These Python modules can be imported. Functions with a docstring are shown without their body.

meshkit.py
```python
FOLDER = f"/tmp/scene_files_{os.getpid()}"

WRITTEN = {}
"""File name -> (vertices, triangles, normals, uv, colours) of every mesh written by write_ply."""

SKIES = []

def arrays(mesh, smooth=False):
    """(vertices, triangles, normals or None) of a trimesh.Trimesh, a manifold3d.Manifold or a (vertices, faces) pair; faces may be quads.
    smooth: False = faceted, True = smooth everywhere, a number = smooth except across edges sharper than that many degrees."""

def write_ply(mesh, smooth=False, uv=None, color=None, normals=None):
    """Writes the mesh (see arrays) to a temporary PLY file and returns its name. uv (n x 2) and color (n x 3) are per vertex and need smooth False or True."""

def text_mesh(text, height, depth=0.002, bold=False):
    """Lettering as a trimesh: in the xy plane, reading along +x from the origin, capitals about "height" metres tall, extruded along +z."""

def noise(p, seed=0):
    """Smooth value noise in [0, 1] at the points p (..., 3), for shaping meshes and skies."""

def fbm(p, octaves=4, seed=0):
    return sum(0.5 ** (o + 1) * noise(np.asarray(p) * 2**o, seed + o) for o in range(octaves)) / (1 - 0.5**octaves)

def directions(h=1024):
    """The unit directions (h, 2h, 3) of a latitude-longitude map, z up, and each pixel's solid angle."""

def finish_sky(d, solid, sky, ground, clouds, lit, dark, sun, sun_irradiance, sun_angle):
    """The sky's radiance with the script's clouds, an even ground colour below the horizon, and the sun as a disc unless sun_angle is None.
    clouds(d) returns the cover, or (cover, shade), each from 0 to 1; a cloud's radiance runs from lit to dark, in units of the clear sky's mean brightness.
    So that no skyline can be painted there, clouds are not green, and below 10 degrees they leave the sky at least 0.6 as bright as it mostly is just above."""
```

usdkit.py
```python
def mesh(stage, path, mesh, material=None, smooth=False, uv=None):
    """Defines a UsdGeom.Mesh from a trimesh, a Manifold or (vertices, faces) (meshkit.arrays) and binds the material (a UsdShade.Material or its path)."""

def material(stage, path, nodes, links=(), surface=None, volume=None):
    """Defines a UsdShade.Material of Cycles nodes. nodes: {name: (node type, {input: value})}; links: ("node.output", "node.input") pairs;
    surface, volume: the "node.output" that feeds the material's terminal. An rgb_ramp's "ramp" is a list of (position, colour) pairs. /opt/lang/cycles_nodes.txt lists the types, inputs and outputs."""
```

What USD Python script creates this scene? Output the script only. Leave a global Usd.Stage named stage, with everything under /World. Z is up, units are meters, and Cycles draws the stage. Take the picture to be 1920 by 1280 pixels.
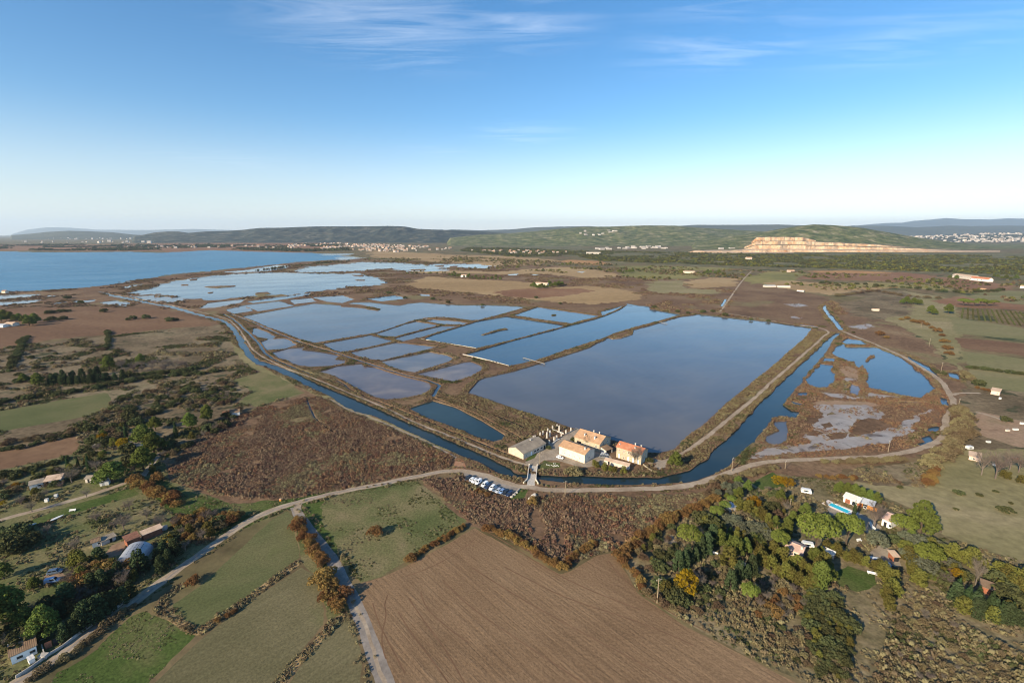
import math, numpy as np, trimesh, usdkit, meshkit
import shapely
from shapely.geometry import Polygon, LineString, MultiPolygon, Point
from shapely.ops import unary_union
from pxr import Usd, UsdGeom, UsdLux, UsdShade, Gf, Sdf, Vt

stage = Usd.Stage.CreateInMemory()
UsdGeom.SetStageUpAxis(stage, 'Z')
UsdGeom.SetStageMetersPerUnit(stage, 1.0)
world = UsdGeom.Xform.Define(stage, '/World')
stage.SetDefaultPrim(world.GetPrim())
UsdGeom.Scope.Define(stage, '/World/Looks')
T = Sdf.ValueTypeNames

# ------------------------------------------------------------------ camera
CAM_H, F_PX, HORIZON = 118.0, 900.0, 438.0
PITCH = math.atan((640 - HORIZON) / F_PX)
cam = UsdGeom.Camera.Define(stage, '/World/camera')
cam.AddTranslateOp().Set(Gf.Vec3d(0, 0, CAM_H))
cam.AddRotateXOp().Set(90 - math.degrees(PITCH))
cam.CreateHorizontalApertureAttr(36.0)
cam.CreateVerticalApertureAttr(24.0)
cam.CreateFocalLengthAttr(F_PX / 1920 * 36.0)
cam.CreateClippingRangeAttr(Gf.Vec2f(1.0, 120000.0))
cam.CreateExposureAttr(1.18)

# ------------------------------------------------------------------ sky and sun
SUN_EL, SUN_AZ = math.radians(24.0), math.radians(226.0)      # azimuth clockwise from +y
SUN = (math.sin(SUN_AZ) * math.cos(SUN_EL), math.cos(SUN_AZ) * math.cos(SUN_EL), math.sin(SUN_EL))
sky = usdkit.material(stage, '/World/Looks/sky', {
    'tc': ('texture_coordinate', {}),
    's': ('sky_texture', {'sky_type': 'single_scattering', 'sun_disc': False, 'sun_elevation': SUN_EL, 'sun_rotation': SUN_AZ,
                          'altitude': 100.0, 'air_density': 1.0, 'aerosol_density': 0.2, 'ozone_density': 2.0}),
    'sep': ('separate_xyz', {}),
    'zc': ('math', {'math_type': 'maximum', 'value2': 0.06}),
    'dx': ('math', {'math_type': 'divide'}), 'dy': ('math', {'math_type': 'divide'}),
    'pl': ('combine_xyz', {'z': 0.0}),
    'rot': ('mapping', {'rotation': (0, 0, math.radians(-32)), 'scale': (0.55, 2.3, 1.0), 'location': (0.35, 0.9, 0)}),
    'n1': ('noise_texture', {'scale': 2.1, 'detail': 10.0, 'roughness': 0.6, 'distortion': 0.9}),
    'r1': ('map_range', {'from_min': 0.44, 'from_max': 0.80, 'clamp': True}),
    'v0': ('vector_math', {'math_type': 'distance', 'vector2': (-0.62, 2.7, 0.0)}), 'q0': ('map_range', {'range_type': 'smoothstep', 'from_min': 0.0, 'from_max': 1.0, 'to_min': 0.75, 'to_max': 0.0, 'clamp': True}),
    'v1': ('vector_math', {'math_type': 'distance', 'vector2': (0.02, 2.62, 0.0)}), 'q1': ('map_range', {'range_type': 'smoothstep', 'from_min': 0.0, 'from_max': 0.62, 'to_min': 0.7, 'to_max': 0.0, 'clamp': True}),
    'x1': ('math', {'math_type': 'maximum'}),
    'v2': ('vector_math', {'math_type': 'distance', 'vector2': (1.15, 2.95, 0.0)}), 'q2': ('map_range', {'range_type': 'smoothstep', 'from_min': 0.0, 'from_max': 0.75, 'to_min': 0.7, 'to_max': 0.0, 'clamp': True}),
    'x2': ('math', {'math_type': 'maximum'}),
    'v3': ('vector_math', {'math_type': 'distance', 'vector2': (2.1, 2.8, 0.0)}), 'q3': ('map_range', {'range_type': 'smoothstep', 'from_min': 0.0, 'from_max': 0.9, 'to_min': 0.45, 'to_max': 0.0, 'clamp': True}),
    'x3': ('math', {'math_type': 'maximum'}),
    'v4': ('vector_math', {'math_type': 'distance', 'vector2': (0.12, 5.3, 0.0)}), 'q4': ('map_range', {'range_type': 'smoothstep', 'from_min': 0.0, 'from_max': 0.8, 'to_min': 0.6, 'to_max': 0.0, 'clamp': True}),
    'x4': ('math', {'math_type': 'maximum'}),
    'v5': ('vector_math', {'math_type': 'distance', 'vector2': (-1.0, 6.4, 0.0)}), 'q5': ('map_range', {'range_type': 'smoothstep', 'from_min': 0.0, 'from_max': 0.7, 'to_min': 0.35, 'to_max': 0.0, 'clamp': True}),
    'x5': ('math', {'math_type': 'maximum'}),
    'v6': ('vector_math', {'math_type': 'distance', 'vector2': (-4.0, 7.2, 0.0)}), 'q6': ('map_range', {'range_type': 'smoothstep', 'from_min': 0.0, 'from_max': 1.6, 'to_min': 0.3, 'to_max': 0.0, 'clamp': True}),
    'x6': ('math', {'math_type': 'maximum'}),
    'v7': ('vector_math', {'math_type': 'distance', 'vector2': (0.9, 2.3, 0.0)}), 'q7': ('map_range', {'range_type': 'smoothstep', 'from_min': 0.0, 'from_max': 0.6, 'to_min': 0.6, 'to_max': 0.0, 'clamp': True}),
    'x7': ('math', {'math_type': 'maximum'}),
    'm': ('math', {'math_type': 'multiply'}),
    'k': ('math', {'math_type': 'multiply', 'value2': 0.36}),
    'mix': ('mix', {'color2': (9.5, 9.8, 10.2)}),
    'satz': ('map_range', {'range_type': 'smoothstep', 'from_min': 0.0, 'from_max': 0.22, 'to_min': 0.6, 'to_max': 1.32, 'clamp': True}), 'sat': ('hsv', {'hue': 0.497}),
    'tint': ('mix', {'mix_type': 'multiply', 'fac': 1.0, 'color2': (0.955, 0.978, 1.04)}),
    'bg': ('background_shader', {'strength': 0.075}),
}, [('tc.generated', 'sep.vector'), ('sep.z', 'zc.value1'), ('sep.x', 'dx.value1'), ('zc.value', 'dx.value2'), ('sep.y', 'dy.value1'), ('zc.value', 'dy.value2'),
    ('dx.value', 'pl.x'), ('dy.value', 'pl.y'), ('pl.vector', 'rot.vector'), ('rot.vector', 'n1.vector'), 
    ('n1.fac', 'r1.value'), ('r1.result', 'm.value1'), ('x7.value', 'm.value2'), ('m.value', 'k.value1'),
    ('pl.vector', 'v0.vector1'), ('v0.value', 'q0.value'), ('pl.vector', 'v1.vector1'), ('v1.value', 'q1.value'), ('pl.vector', 'v2.vector1'), ('v2.value', 'q2.value'), ('pl.vector', 'v3.vector1'), ('v3.value', 'q3.value'), ('pl.vector', 'v4.vector1'), ('v4.value', 'q4.value'), ('pl.vector', 'v5.vector1'), ('v5.value', 'q5.value'), ('pl.vector', 'v6.vector1'), ('v6.value', 'q6.value'), ('pl.vector', 'v7.vector1'), ('v7.value', 'q7.value'),
    ('q0.result', 'x1.value1'), ('q1.result', 'x1.value2'), ('x1.value', 'x2.value1'), ('q2.result', 'x2.value2'), ('x2.value', 'x3.value1'), ('q3.result', 'x3.value2'), ('x3.value', 'x4.value1'), ('q4.result', 'x4.value2'), ('x4.value', 'x5.value1'), ('q5.result', 'x5.value2'), ('x5.value', 'x6.value1'), ('q6.result', 'x6.value2'), ('x6.value', 'x7.value1'), ('q7.result', 'x7.value2'),
    ('k.value', 'mix.fac'), ('s.color', 'sat.color'), ('sep.z', 'satz.value'), ('satz.result', 'sat.saturation'), ('sat.color', 'tint.color1'), ('tint.color', 'mix.color1'), ('mix.color', 'bg.color')], surface='bg.background')
dome = UsdLux.DomeLight.Define(stage, '/World/sky')
UsdShade.MaterialBindingAPI.Apply(dome.GetPrim()).Bind(sky)
sun = UsdLux.DistantLight.Define(stage, '/World/sun')
sun.CreateNormalizeAttr(True); sun.CreateIntensityAttr(1.0); sun.CreateAngleAttr(0.5)
sun.CreateColorAttr(Gf.Vec3f(1.0, 0.85, 0.61))
sun.AddRotateZOp().Set(180 - math.degrees(SUN_AZ)); sun.AddRotateXOp().Set(90 - math.degrees(SUN_EL))
# -z of the light after rotating: points from the sun to the scene

# ------------------------------------------------------------------ helpers
CP, SP = math.cos(PITCH), math.sin(PITCH)
def G(x, y, z=0.0):
    """The ground point (height z) seen at x, y of a 1920 x 1280 view from the helicopter's position; used to lay the map out in metres."""
    u, v = x - 960.0, 640.0 - y
    d = (u, F_PX * CP + v * SP, -F_PX * SP + v * CP)
    t = (z - CAM_H) / d[2]
    return np.array([d[0] * t, d[1] * t])
def GP(pts, z=0.0): return np.array([G(x, y, z) for x, y in pts])
def PX(p):
    x, y, z = p[0], p[1], (p[2] if len(p) > 2 else 0) - CAM_H
    dep = y * CP - z * SP; up = y * SP + z * CP
    return 960 + F_PX * x / dep, 640 - F_PX * up / dep
def HT(x, y, ytop):
    """height in metres of an upright thing whose foot is at x, y and whose top reaches ytop"""
    p = G(x, y); lo, hi = 0.0, 400.0
    for _ in range(40):
        m = (lo + hi) / 2
        if PX((p[0], p[1], m))[1] > ytop: lo = m
        else: hi = m
    return lo

names = {}
def numbered(name, parent):
    k = (str(parent), name); n = names.get(k, 0); names[k] = n + 1
    return name if n == 0 else f'{name}_{n:03d}'
def path_of(name, parent=None):
    base = '/World' if parent is None else str(parent.GetPath())
    return f'{base}/{numbered(name, base)}'
def tag(prim, label=None, cat=None, group=None, kind=None):
    prim = prim.GetPrim() if hasattr(prim, 'GetPrim') else prim
    for k, v in (('label', label), ('category', cat), ('group', group), ('kind', kind)):
        if v: prim.SetCustomDataByKey(k, v)
    return prim
def obj(name, mesh, mat, parent=None, smooth=False):
    return usdkit.mesh(stage, path_of(name, parent), mesh, mat, smooth).GetPrim()
def thing(name, label, cat, loc=(0, 0, 0), rotz=0.0, group=None, scale=None):
    x = UsdGeom.Xform.Define(stage, path_of(name))
    x.AddTranslateOp().Set(Gf.Vec3d(*map(float, loc))); x.AddRotateZOp().Set(float(rotz))
    if scale is not None: x.AddScaleOp().Set(Gf.Vec3f(*([float(scale)] * 3 if np.ndim(scale) == 0 else map(float, scale))))
    return tag(x, label, cat, group)
def struct(name, mesh, mat, smooth=False):
    return tag(obj(name, mesh, mat, None, smooth), kind='structure')
def klass(name):
    p = stage.CreateClassPrim(f'/World/{name}'); return p
def copy(kls, name, label, cat, loc, rotz=0.0, group=None, scale=None):
    o = thing(name, label, cat, loc, rotz, group, scale)
    o.GetReferences().AddInternalReference(kls.GetPath()); o.SetInstanceable(True)
    return o
def instancer(name, label, cat, protos, pos, scl, rot, idx, parent=None):
    p = path_of(name, parent); pi = UsdGeom.PointInstancer.Define(stage, p); tg = []
    for k, (mesh, mat) in enumerate(protos):
        usdkit.mesh(stage, f'{p}/clump_{k:03d}', mesh, mat); tg.append(Sdf.Path(f'{p}/clump_{k:03d}'))
    pi.CreatePrototypesRel().SetTargets(tg)
    pi.CreatePositionsAttr(Vt.Vec3fArray.FromNumpy(np.asarray(pos, np.float32)))
    scl = np.asarray(scl, np.float32)
    pi.CreateScalesAttr(Vt.Vec3fArray.FromNumpy(scl if scl.ndim == 2 else np.repeat(scl[:, None], 3, 1)))
    r = np.asarray(rot) / 2
    pi.CreateOrientationsAttr(Vt.QuathArray([Gf.Quath(float(math.cos(a)), 0, 0, float(math.sin(a))) for a in r]))
    pi.CreateProtoIndicesAttr(Vt.IntArray.FromNumpy(np.asarray(idx, np.int32)))
    return tag(pi, label, cat, kind='stuff')

class MB:
    """collects boxes, prisms and the like into one mesh"""
    def __init__(s): s.v, s.f, s.n = [], [], 0
    def add(s, v, f):
        v = np.asarray(v, float); f = np.asarray(f, int)
        if f.shape[1] == 4: f = np.vstack([f[:, [0, 1, 2]], f[:, [0, 2, 3]]])
        s.v.append(v); s.f.append(f + s.n); s.n += len(v); return s
    def box(s, x0, x1, y0, y1, z0, z1):
        v = [(x, y, z) for z in (z0, z1) for x, y in ((x0, y0), (x1, y0), (x1, y1), (x0, y1))]
        return s.add(v, [(3, 2, 1, 0), (4, 5, 6, 7), (0, 1, 5, 4), (1, 2, 6, 5), (2, 3, 7, 6), (3, 0, 4, 7)])
    def loft(s, rings, cap=True):
        n = len(rings[0]); f = []
        for k in range(len(rings) - 1):
            f += [(k * n + i, k * n + (i + 1) % n, (k + 1) * n + (i + 1) % n, (k + 1) * n + i) for i in range(n)]
        v = np.vstack(rings); s.add(v, f)
        if cap:
            for r, flip in ((rings[0], True), (rings[-1], False)):
                t = [(0, i, i + 1) for i in range(1, n - 1)]
                s.add(r, [x[::-1] for x in t] if flip else t)
        return s
    def tube(s, pts, radii, n=6):
        pts = np.asarray(pts, float); v, f = [], []
        t = np.gradient(pts, axis=0); t /= np.linalg.norm(t, axis=1, keepdims=True) + 1e-9
        radii = np.broadcast_to(radii, (len(pts),))
        rings = []
        for p, d, r in zip(pts, t, radii):
            a = np.cross(d, (0, 0, 1.0) if abs(d[2]) < .9 else (1.0, 0, 0)); a /= np.linalg.norm(a); b = np.cross(d, a)
            an = np.arange(n) * 2 * np.pi / n
            rings.append(p + r * (np.cos(an)[:, None] * a + np.sin(an)[:, None] * b))
        return s.loft(rings)
    def prism(s, poly, z0, z1):
        m = trimesh.creation.extrude_polygon(poly, z1 - z0, engine='earcut'); m.apply_translation((0, 0, z0)); return s.add(m.vertices, m.faces)
    def mesh(s): return np.vstack(s.v), np.vstack(s.f)
def tf(m, loc=(0, 0, 0), rotz=0.0, sc=1.0):
    v, f = m; c, s_ = math.cos(rotz), math.sin(rotz)
    v = np.asarray(v) * sc
    return np.stack([v[:, 0] * c - v[:, 1] * s_, v[:, 0] * s_ + v[:, 1] * c, v[:, 2]], 1) + np.asarray(loc), f

# ------------------------------------------------------------------ materials
def mat(name, col, rough=0.8, var=0.12, scale=0.5, spec=0.2, metallic=0.0, rand=0.0, detail=4.0, bump=0.0, bscale=None):
    """a solid colour with grain: noise in world space moves it by var; rand moves it from copy to copy"""
    c = np.array(col, float)
    n = {'g': ('geometry', {}), 'n': ('noise_texture', {'scale': scale, 'detail': detail, 'roughness': 0.6}),
         'r': ('rgb_ramp', {'ramp': [(0.3, tuple(np.clip(c * (1 - var * 1.6), 0, 1))), (0.5, tuple(c)), (0.72, tuple(np.clip(c * (1 + var * 1.6), 0, 1)))]}),
         'p': ('principled_bsdf', {'roughness': rough, 'specular_ior_level': spec, 'metallic': metallic})}
    l = [('g.position', 'n.vector'), ('n.fac', 'r.fac')]
    if rand:
        n['o'] = ('object_info', {}); n['mr'] = ('map_range', {'to_min': 1 - rand, 'to_max': 1 + rand}); n['h'] = ('hsv', {})
        l += [('o.random', 'mr.value'), ('mr.result', 'h.value'), ('r.color', 'h.color'), ('h.color', 'p.base_color')]
    else: l += [('r.color', 'p.base_color')]
    if bump:
        n['n2'] = ('noise_texture', {'scale': bscale or scale * 3, 'detail': 3.0}); n['b'] = ('bump', {'distance': bump, 'strength': 1.0})
        l += [('g.position', 'n2.vector'), ('n2.fac', 'b.height'), ('b.normal', 'p.normal')]
    return usdkit.material(stage, f'/World/Looks/{name}', n, l, surface='p.BSDF')
def leafmat(name, col, rand=0.25, hue=0.02, trans=0.25):
    """foliage: colour varies from leaf clump to leaf clump and from copy to copy; some light passes"""
    c = np.array(col, float)
    return usdkit.material(stage, f'/World/Looks/{name}', {
        'g': ('geometry', {}), 'o': ('object_info', {}),
        'a': ('map_range', {'to_min': 1 - rand, 'to_max': 1 + rand}), 'b': ('map_range', {'to_min': 0.62, 'to_max': 1.38}),
        'm': ('math', {'math_type': 'multiply'}), 'hh': ('map_range', {'to_min': 0.5 - hue, 'to_max': 0.5 + hue}),
        'h': ('hsv', {'color': tuple(c)}), 'd': ('diffuse_bsdf', {}), 't': ('translucent_bsdf', {}), 'x': ('mix_closure', {'fac': trans})},
        [('o.random', 'a.value'), ('g.random_per_island', 'b.value'), ('a.result', 'm.value1'), ('b.result', 'm.value2'), ('m.value', 'h.value'),
         ('o.random', 'hh.value'), ('hh.result', 'h.hue'), ('h.color', 'd.color'), ('h.color', 't.color'), ('d.BSDF', 'x.closure1'), ('t.BSDF', 'x.closure2')], surface='x.closure')
def ground(name, ramp, s1=0.02, s2=0.4, fine=0.35, bump=0.06, bscale=1.2, spots=None, wave=None, stretch=None, rough=0.95, spec=0.08):
    """land: a ramp of colours read by broad noise, fine grain on top, relief by bump; wave = (angle, wavelength, strength) adds furrows;
    spots = (colour, scale, threshold) adds patches"""
    n = {'g': ('geometry', {}), 'n1': ('noise_texture', {'scale': s1, 'detail': 6.0, 'roughness': 0.62, 'distortion': 0.3}),
         'n2': ('noise_texture', {'scale': s2, 'detail': 5.0, 'roughness': 0.65}),
         'r': ('rgb_ramp', {'ramp': ramp}), 'f': ('map_range', {'from_min': 0.3, 'from_max': 0.7, 'to_min': 1 - fine, 'to_max': 1 + fine, 'clamp': True}),
         'h': ('hsv', {}), 'p': ('principled_bsdf', {'roughness': rough, 'specular_ior_level': spec}),
         'n3': ('noise_texture', {'scale': bscale, 'detail': 4.0, 'roughness': 0.6}), 'bp': ('bump', {'distance': bump, 'strength': 1.0})}
    l = [('n1.fac', 'r.fac'), ('n2.fac', 'f.value'), ('f.result', 'h.value'), ('g.position', 'n2.vector'), ('g.position', 'n3.vector'), ('bp.normal', 'p.normal')]
    pos = 'g.position'
    if stretch:
        n['mp'] = ('mapping', {'mapping_type': 'texture', 'rotation': (0, 0, stretch[0]), 'scale': (stretch[1], 1.0, 1.0)}); l += [('g.position', 'mp.vector')]; pos = 'mp.vector'
    l += [(pos, 'n1.vector')]
    col = 'r.color'
    if spots:
        n['n4'] = ('noise_texture', {'scale': spots[1], 'detail': 5.0, 'roughness': 0.6, 'distortion': 0.4})
        n['sr'] = ('map_range', {'from_min': spots[2], 'from_max': spots[2] + 0.06, 'clamp': True}); n['mx'] = ('mix', {'color2': spots[0]})
        l += [('g.position', 'n4.vector'), ('n4.fac', 'sr.value'), ('sr.result', 'mx.fac'), (col, 'mx.color1')]; col = 'mx.color'
    if wave: # (angle of the furrows, share of fine streaks, share of wheel lines)
        ang, sk, tram = wave
        for i_, (sc, st) in enumerate(((0.9, 26.0), (0.22, 40.0), (0.34, 30.0))):
            n[f'sm{i_}'] = ('mapping', {'mapping_type': 'texture', 'rotation': (0, 0, ang + (0.16 if i_ == 2 else 0.0)), 'scale': (st, 1.0, 1.0)})
            n[f'sn{i_}'] = ('noise_texture', {'scale': sc, 'detail': 3.0 if i_ == 0 else 1.0, 'roughness': 0.6, 'distortion': 0.25})
            l += [('g.position', f'sm{i_}.vector'), (f'sm{i_}.vector', f'sn{i_}.vector')]
        n['sv'] = ('map_range', {'from_min': 0.32, 'from_max': 0.68, 'to_min': 1 - sk, 'to_max': 1 + sk, 'clamp': True}); n['sh'] = ('hsv', {})
        n['tv'] = ('map_range', {'from_min': 0.66, 'from_max': 0.72, 'to_min': 1.0, 'to_max': 1 - tram, 'clamp': True}); n['tw'] = ('map_range', {'from_min': 0.30, 'from_max': 0.25, 'to_min': 1.0, 'to_max': 1 + tram, 'clamp': True})
        n['t2'] = ('math', {'math_type': 'multiply'}); n['t3'] = ('math', {'math_type': 'multiply'})
        l += [('sn0.fac', 'sv.value'), ('sn1.fac', 'tv.value'), ('sn2.fac', 'tw.value'), ('sv.result', 't2.value1'), ('tv.result', 't2.value2'), ('t2.value', 't3.value1'), ('tw.result', 't3.value2'), ('t3.value', 'sh.value'), (col, 'sh.color')]; col = 'sh.color'
        n['ad'] = ('math', {'math_type': 'add'}); l += [('n3.fac', 'ad.value1'), ('sn0.fac', 'ad.value2'), ('ad.value', 'bp.height')]
    else: l += [('n3.fac', 'bp.height')]
    l += [(col, 'h.color'), ('h.color', 'p.base_color')]
    return usdkit.material(stage, f'/World/Looks/{name}', n, l, surface='p.BSDF')
def water(name, ramp, s1=0.015, rough=0.06, bump=0.03, bscale=0.5, fine=0.1, distort=0.5):
    """still water over mud: bottom tones from broad noise, small waves that come and go with the breeze"""
    return usdkit.material(stage, f'/World/Looks/{name}', {
        'g': ('geometry', {}), 'n1': ('noise_texture', {'scale': s1, 'detail': 5.0, 'roughness': 0.55, 'distortion': distort}),
        'r': ('rgb_ramp', {'ramp': ramp}), 'n2': ('noise_texture', {'scale': bscale, 'detail': 4.0, 'roughness': 0.55}),
        'b': ('bump', {'distance': bump, 'strength': 1.0}),
        'wm': ('mapping', {'mapping_type': 'texture', 'rotation': (0, 0, 0.5), 'scale': (5.0, 1.0, 1.0)}), 'n3': ('noise_texture', {'scale': 0.02, 'detail': 4.0, 'roughness': 0.6}), 'rr': ('map_range', {'from_min': 0.4, 'from_max': 0.62, 'to_min': rough, 'to_max': rough + 0.08, 'clamp': True}),
        'p': ('principled_bsdf', {'ior': 1.333, 'specular_ior_level': 0.5})},
        [('g.position', 'n1.vector'), ('n1.fac', 'r.fac'), ('g.position', 'n2.vector'), ('n2.fac', 'b.height'), ('b.normal', 'p.normal'), ('r.color', 'p.base_color'),
         ('g.position', 'wm.vector'), ('wm.vector', 'n3.vector'), ('n3.fac', 'rr.value'), ('rr.result', 'p.roughness')], surface='p.BSDF')
# ------------------------------------------------------------------ land and water: one flat patchwork without overlaps, water 0.45 m lower
M = {}
M['plain'] = ground('plain_soil', [(0.30, (0.105, 0.070, 0.040)), (0.45, (0.150, 0.110, 0.060)), (0.55, (0.120, 0.105, 0.050)), (0.66, (0.19, 0.14, 0.08))], s1=0.006, s2=0.05, fine=0.45, bump=0.3, bscale=0.2, spots=((0.045, 0.055, 0.025), 0.012, 0.56))
M['marsh'] = ground('marsh_soil', [(0.30, (0.098, 0.060, 0.037)), (0.48, (0.145, 0.090, 0.055)), (0.6, (0.180, 0.118, 0.070)), (0.72, (0.22, 0.160, 0.098))], s1=0.012, s2=0.3, fine=0.4, bump=0.25, bscale=0.7, spots=((0.165, 0.135, 0.070), 0.009, 0.57))
M['dryland'] = ground('dry_heath', [(0.30, (0.085, 0.065, 0.038)), (0.48, (0.145, 0.108, 0.066)), (0.6, (0.185, 0.145, 0.090)), (0.72, (0.12, 0.11, 0.055))], s1=0.018, s2=0.3, fine=0.4, bump=0.25, bscale=0.6, spots=((0.055, 0.055, 0.028), 0.05, 0.58))
M['grass'] = ground('rough_grass', [(0.30, (0.066, 0.084, 0.028)), (0.45, (0.108, 0.112, 0.046)), (0.57, (0.150, 0.132, 0.064)), (0.70, (0.190, 0.152, 0.086))], s1=0.04, s2=1.1, fine=0.38, bump=0.12, bscale=1.0)
M['green'] = ground('green_grass', [(0.30, (0.040, 0.066, 0.015)), (0.46, (0.060, 0.086, 0.022)), (0.60, (0.088, 0.098, 0.034)), (0.74, (0.130, 0.110, 0.058))], s1=0.05, s2=1.2, fine=0.4, bump=0.12, bscale=1.0)
M['mown'] = ground('mown_field', [(0.30, (0.072, 0.084, 0.032)), (0.48, (0.098, 0.104, 0.044)), (0.60, (0.122, 0.116, 0.054)), (0.72, (0.088, 0.106, 0.036))], s1=0.02, s2=1.3, fine=0.26, bump=0.09, bscale=1.2, wave=(math.radians(42), .07, .05))
M['mown2'] = ground('stubble_field', [(0.30, (0.085, 0.080, 0.038)), (0.48, (0.118, 0.104, 0.054)), (0.60, (0.142, 0.122, 0.066)), (0.72, (0.098, 0.106, 0.042))], s1=0.02, s2=1.3, fine=0.28, bump=0.09, bscale=1.2, wave=(math.radians(46), .09, .06))
M['meadow'] = ground('pale_meadow', [(0.30, (0.145, 0.132, 0.058)), (0.48, (0.205, 0.176, 0.090)), (0.60, (0.245, 0.202, 0.115)), (0.74, (0.165, 0.158, 0.066))], s1=0.012, s2=0.25, fine=0.25, bump=0.12, bscale=0.9, stretch=(math.radians(-15), 3.0))
M['lawn'] = ground('crop_green', [(0.30, (0.118, 0.118, 0.050)), (0.5, (0.160, 0.150, 0.072)), (0.7, (0.215, 0.178, 0.098))], s1=0.012, s2=0.2, fine=0.15, bump=0.08, bscale=0.7, stretch=(math.radians(-12), 5.0))
M['plough'] = ground('ploughed_soil', [(0.28, (0.148, 0.092, 0.051)), (0.48, (0.188, 0.120, 0.069)), (0.60, (0.212, 0.139, 0.081)), (0.74, (0.166, 0.118, 0.073))], s1=0.02, s2=1.3, fine=0.26, bump=0.14, bscale=1.1, wave=(math.radians(-47), .15, .16))
M['soil'] = ground('brown_soil', [(0.30, (0.115, 0.064, 0.038)), (0.5, (0.150, 0.088, 0.052)), (0.7, (0.19, 0.118, 0.070))], s1=0.012, s2=0.2, fine=0.2, bump=0.15, bscale=0.5, stretch=(math.radians(-12), 4.0))
M['redsoil'] = ground('red_soil', [(0.30, (0.155, 0.080, 0.045)), (0.5, (0.20, 0.110, 0.064)), (0.7, (0.23, 0.140, 0.085))], s1=0.006, s2=0.1, fine=0.15, bump=0.2, bscale=0.3)
M['beige'] = ground('beige_field', [(0.30, (0.235, 0.158, 0.080)), (0.48, (0.290, 0.198, 0.102)), (0.62, (0.325, 0.232, 0.126)), (0.76, (0.26, 0.205, 0.098))], s1=0.005, s2=0.08, fine=0.15, bump=0.2, bscale=0.3, stretch=(math.radians(8), 4.0))
M['sand'] = ground('pale_track', [(0.3, (0.23, 0.175, 0.125)), (0.5, (0.31, 0.245, 0.180)), (0.7, (0.38, 0.315, 0.245))], s1=0.12, s2=0.9, fine=0.18, bump=0.04, bscale=3.0)
M['tar'] = ground('worn_track', [(0.3, (0.17, 0.145, 0.125)), (0.5, (0.225, 0.195, 0.17)), (0.7, (0.29, 0.25, 0.22))], s1=0.15, s2=0.8, fine=0.18, bump=0.03, bscale=3.0)
M['gravel'] = ground('yard_gravel', [(0.3, (0.21, 0.168, 0.128)), (0.5, (0.285, 0.235, 0.182)), (0.7, (0.35, 0.295, 0.235))], s1=0.15, s2=0.9, fine=0.2, bump=0.03, bscale=3.0)
M['ochre'] = ground('red_earth', [(0.3, (0.24, 0.115, 0.065)), (0.5, (0.31, 0.155, 0.09)), (0.7, (0.30, 0.2, 0.13))], s1=0.2, s2=0.8, fine=0.2)
M['mud'] = ground('grey_mud', [(0.30, (0.165, 0.122, 0.090)), (0.44, (0.245, 0.200, 0.165)), (0.56, (0.285, 0.250, 0.222)), (0.70, (0.265, 0.205, 0.150))], s1=0.035, s2=0.2, fine=0.2, bump=0.02, bscale=0.8, spots=((0.105, 0.072, 0.045), 0.09, 0.585), rough=0.45, spec=0.3)
M['tanmud'] = ground('tan_mud', [(0.3, (0.20, 0.13, 0.085)), (0.5, (0.27, 0.185, 0.125)), (0.7, (0.22, 0.16, 0.10))], s1=0.06, s2=0.4, fine=0.2, bump=0.05)
M['garden'] = ground('garden_soil', [(0.30, (0.085, 0.078, 0.036)), (0.45, (0.140, 0.115, 0.062)), (0.58, (0.205, 0.160, 0.095)), (0.72, (0.130, 0.125, 0.050))], s1=0.06, s2=0.5, fine=0.4, bump=0.2, bscale=0.8)
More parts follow.
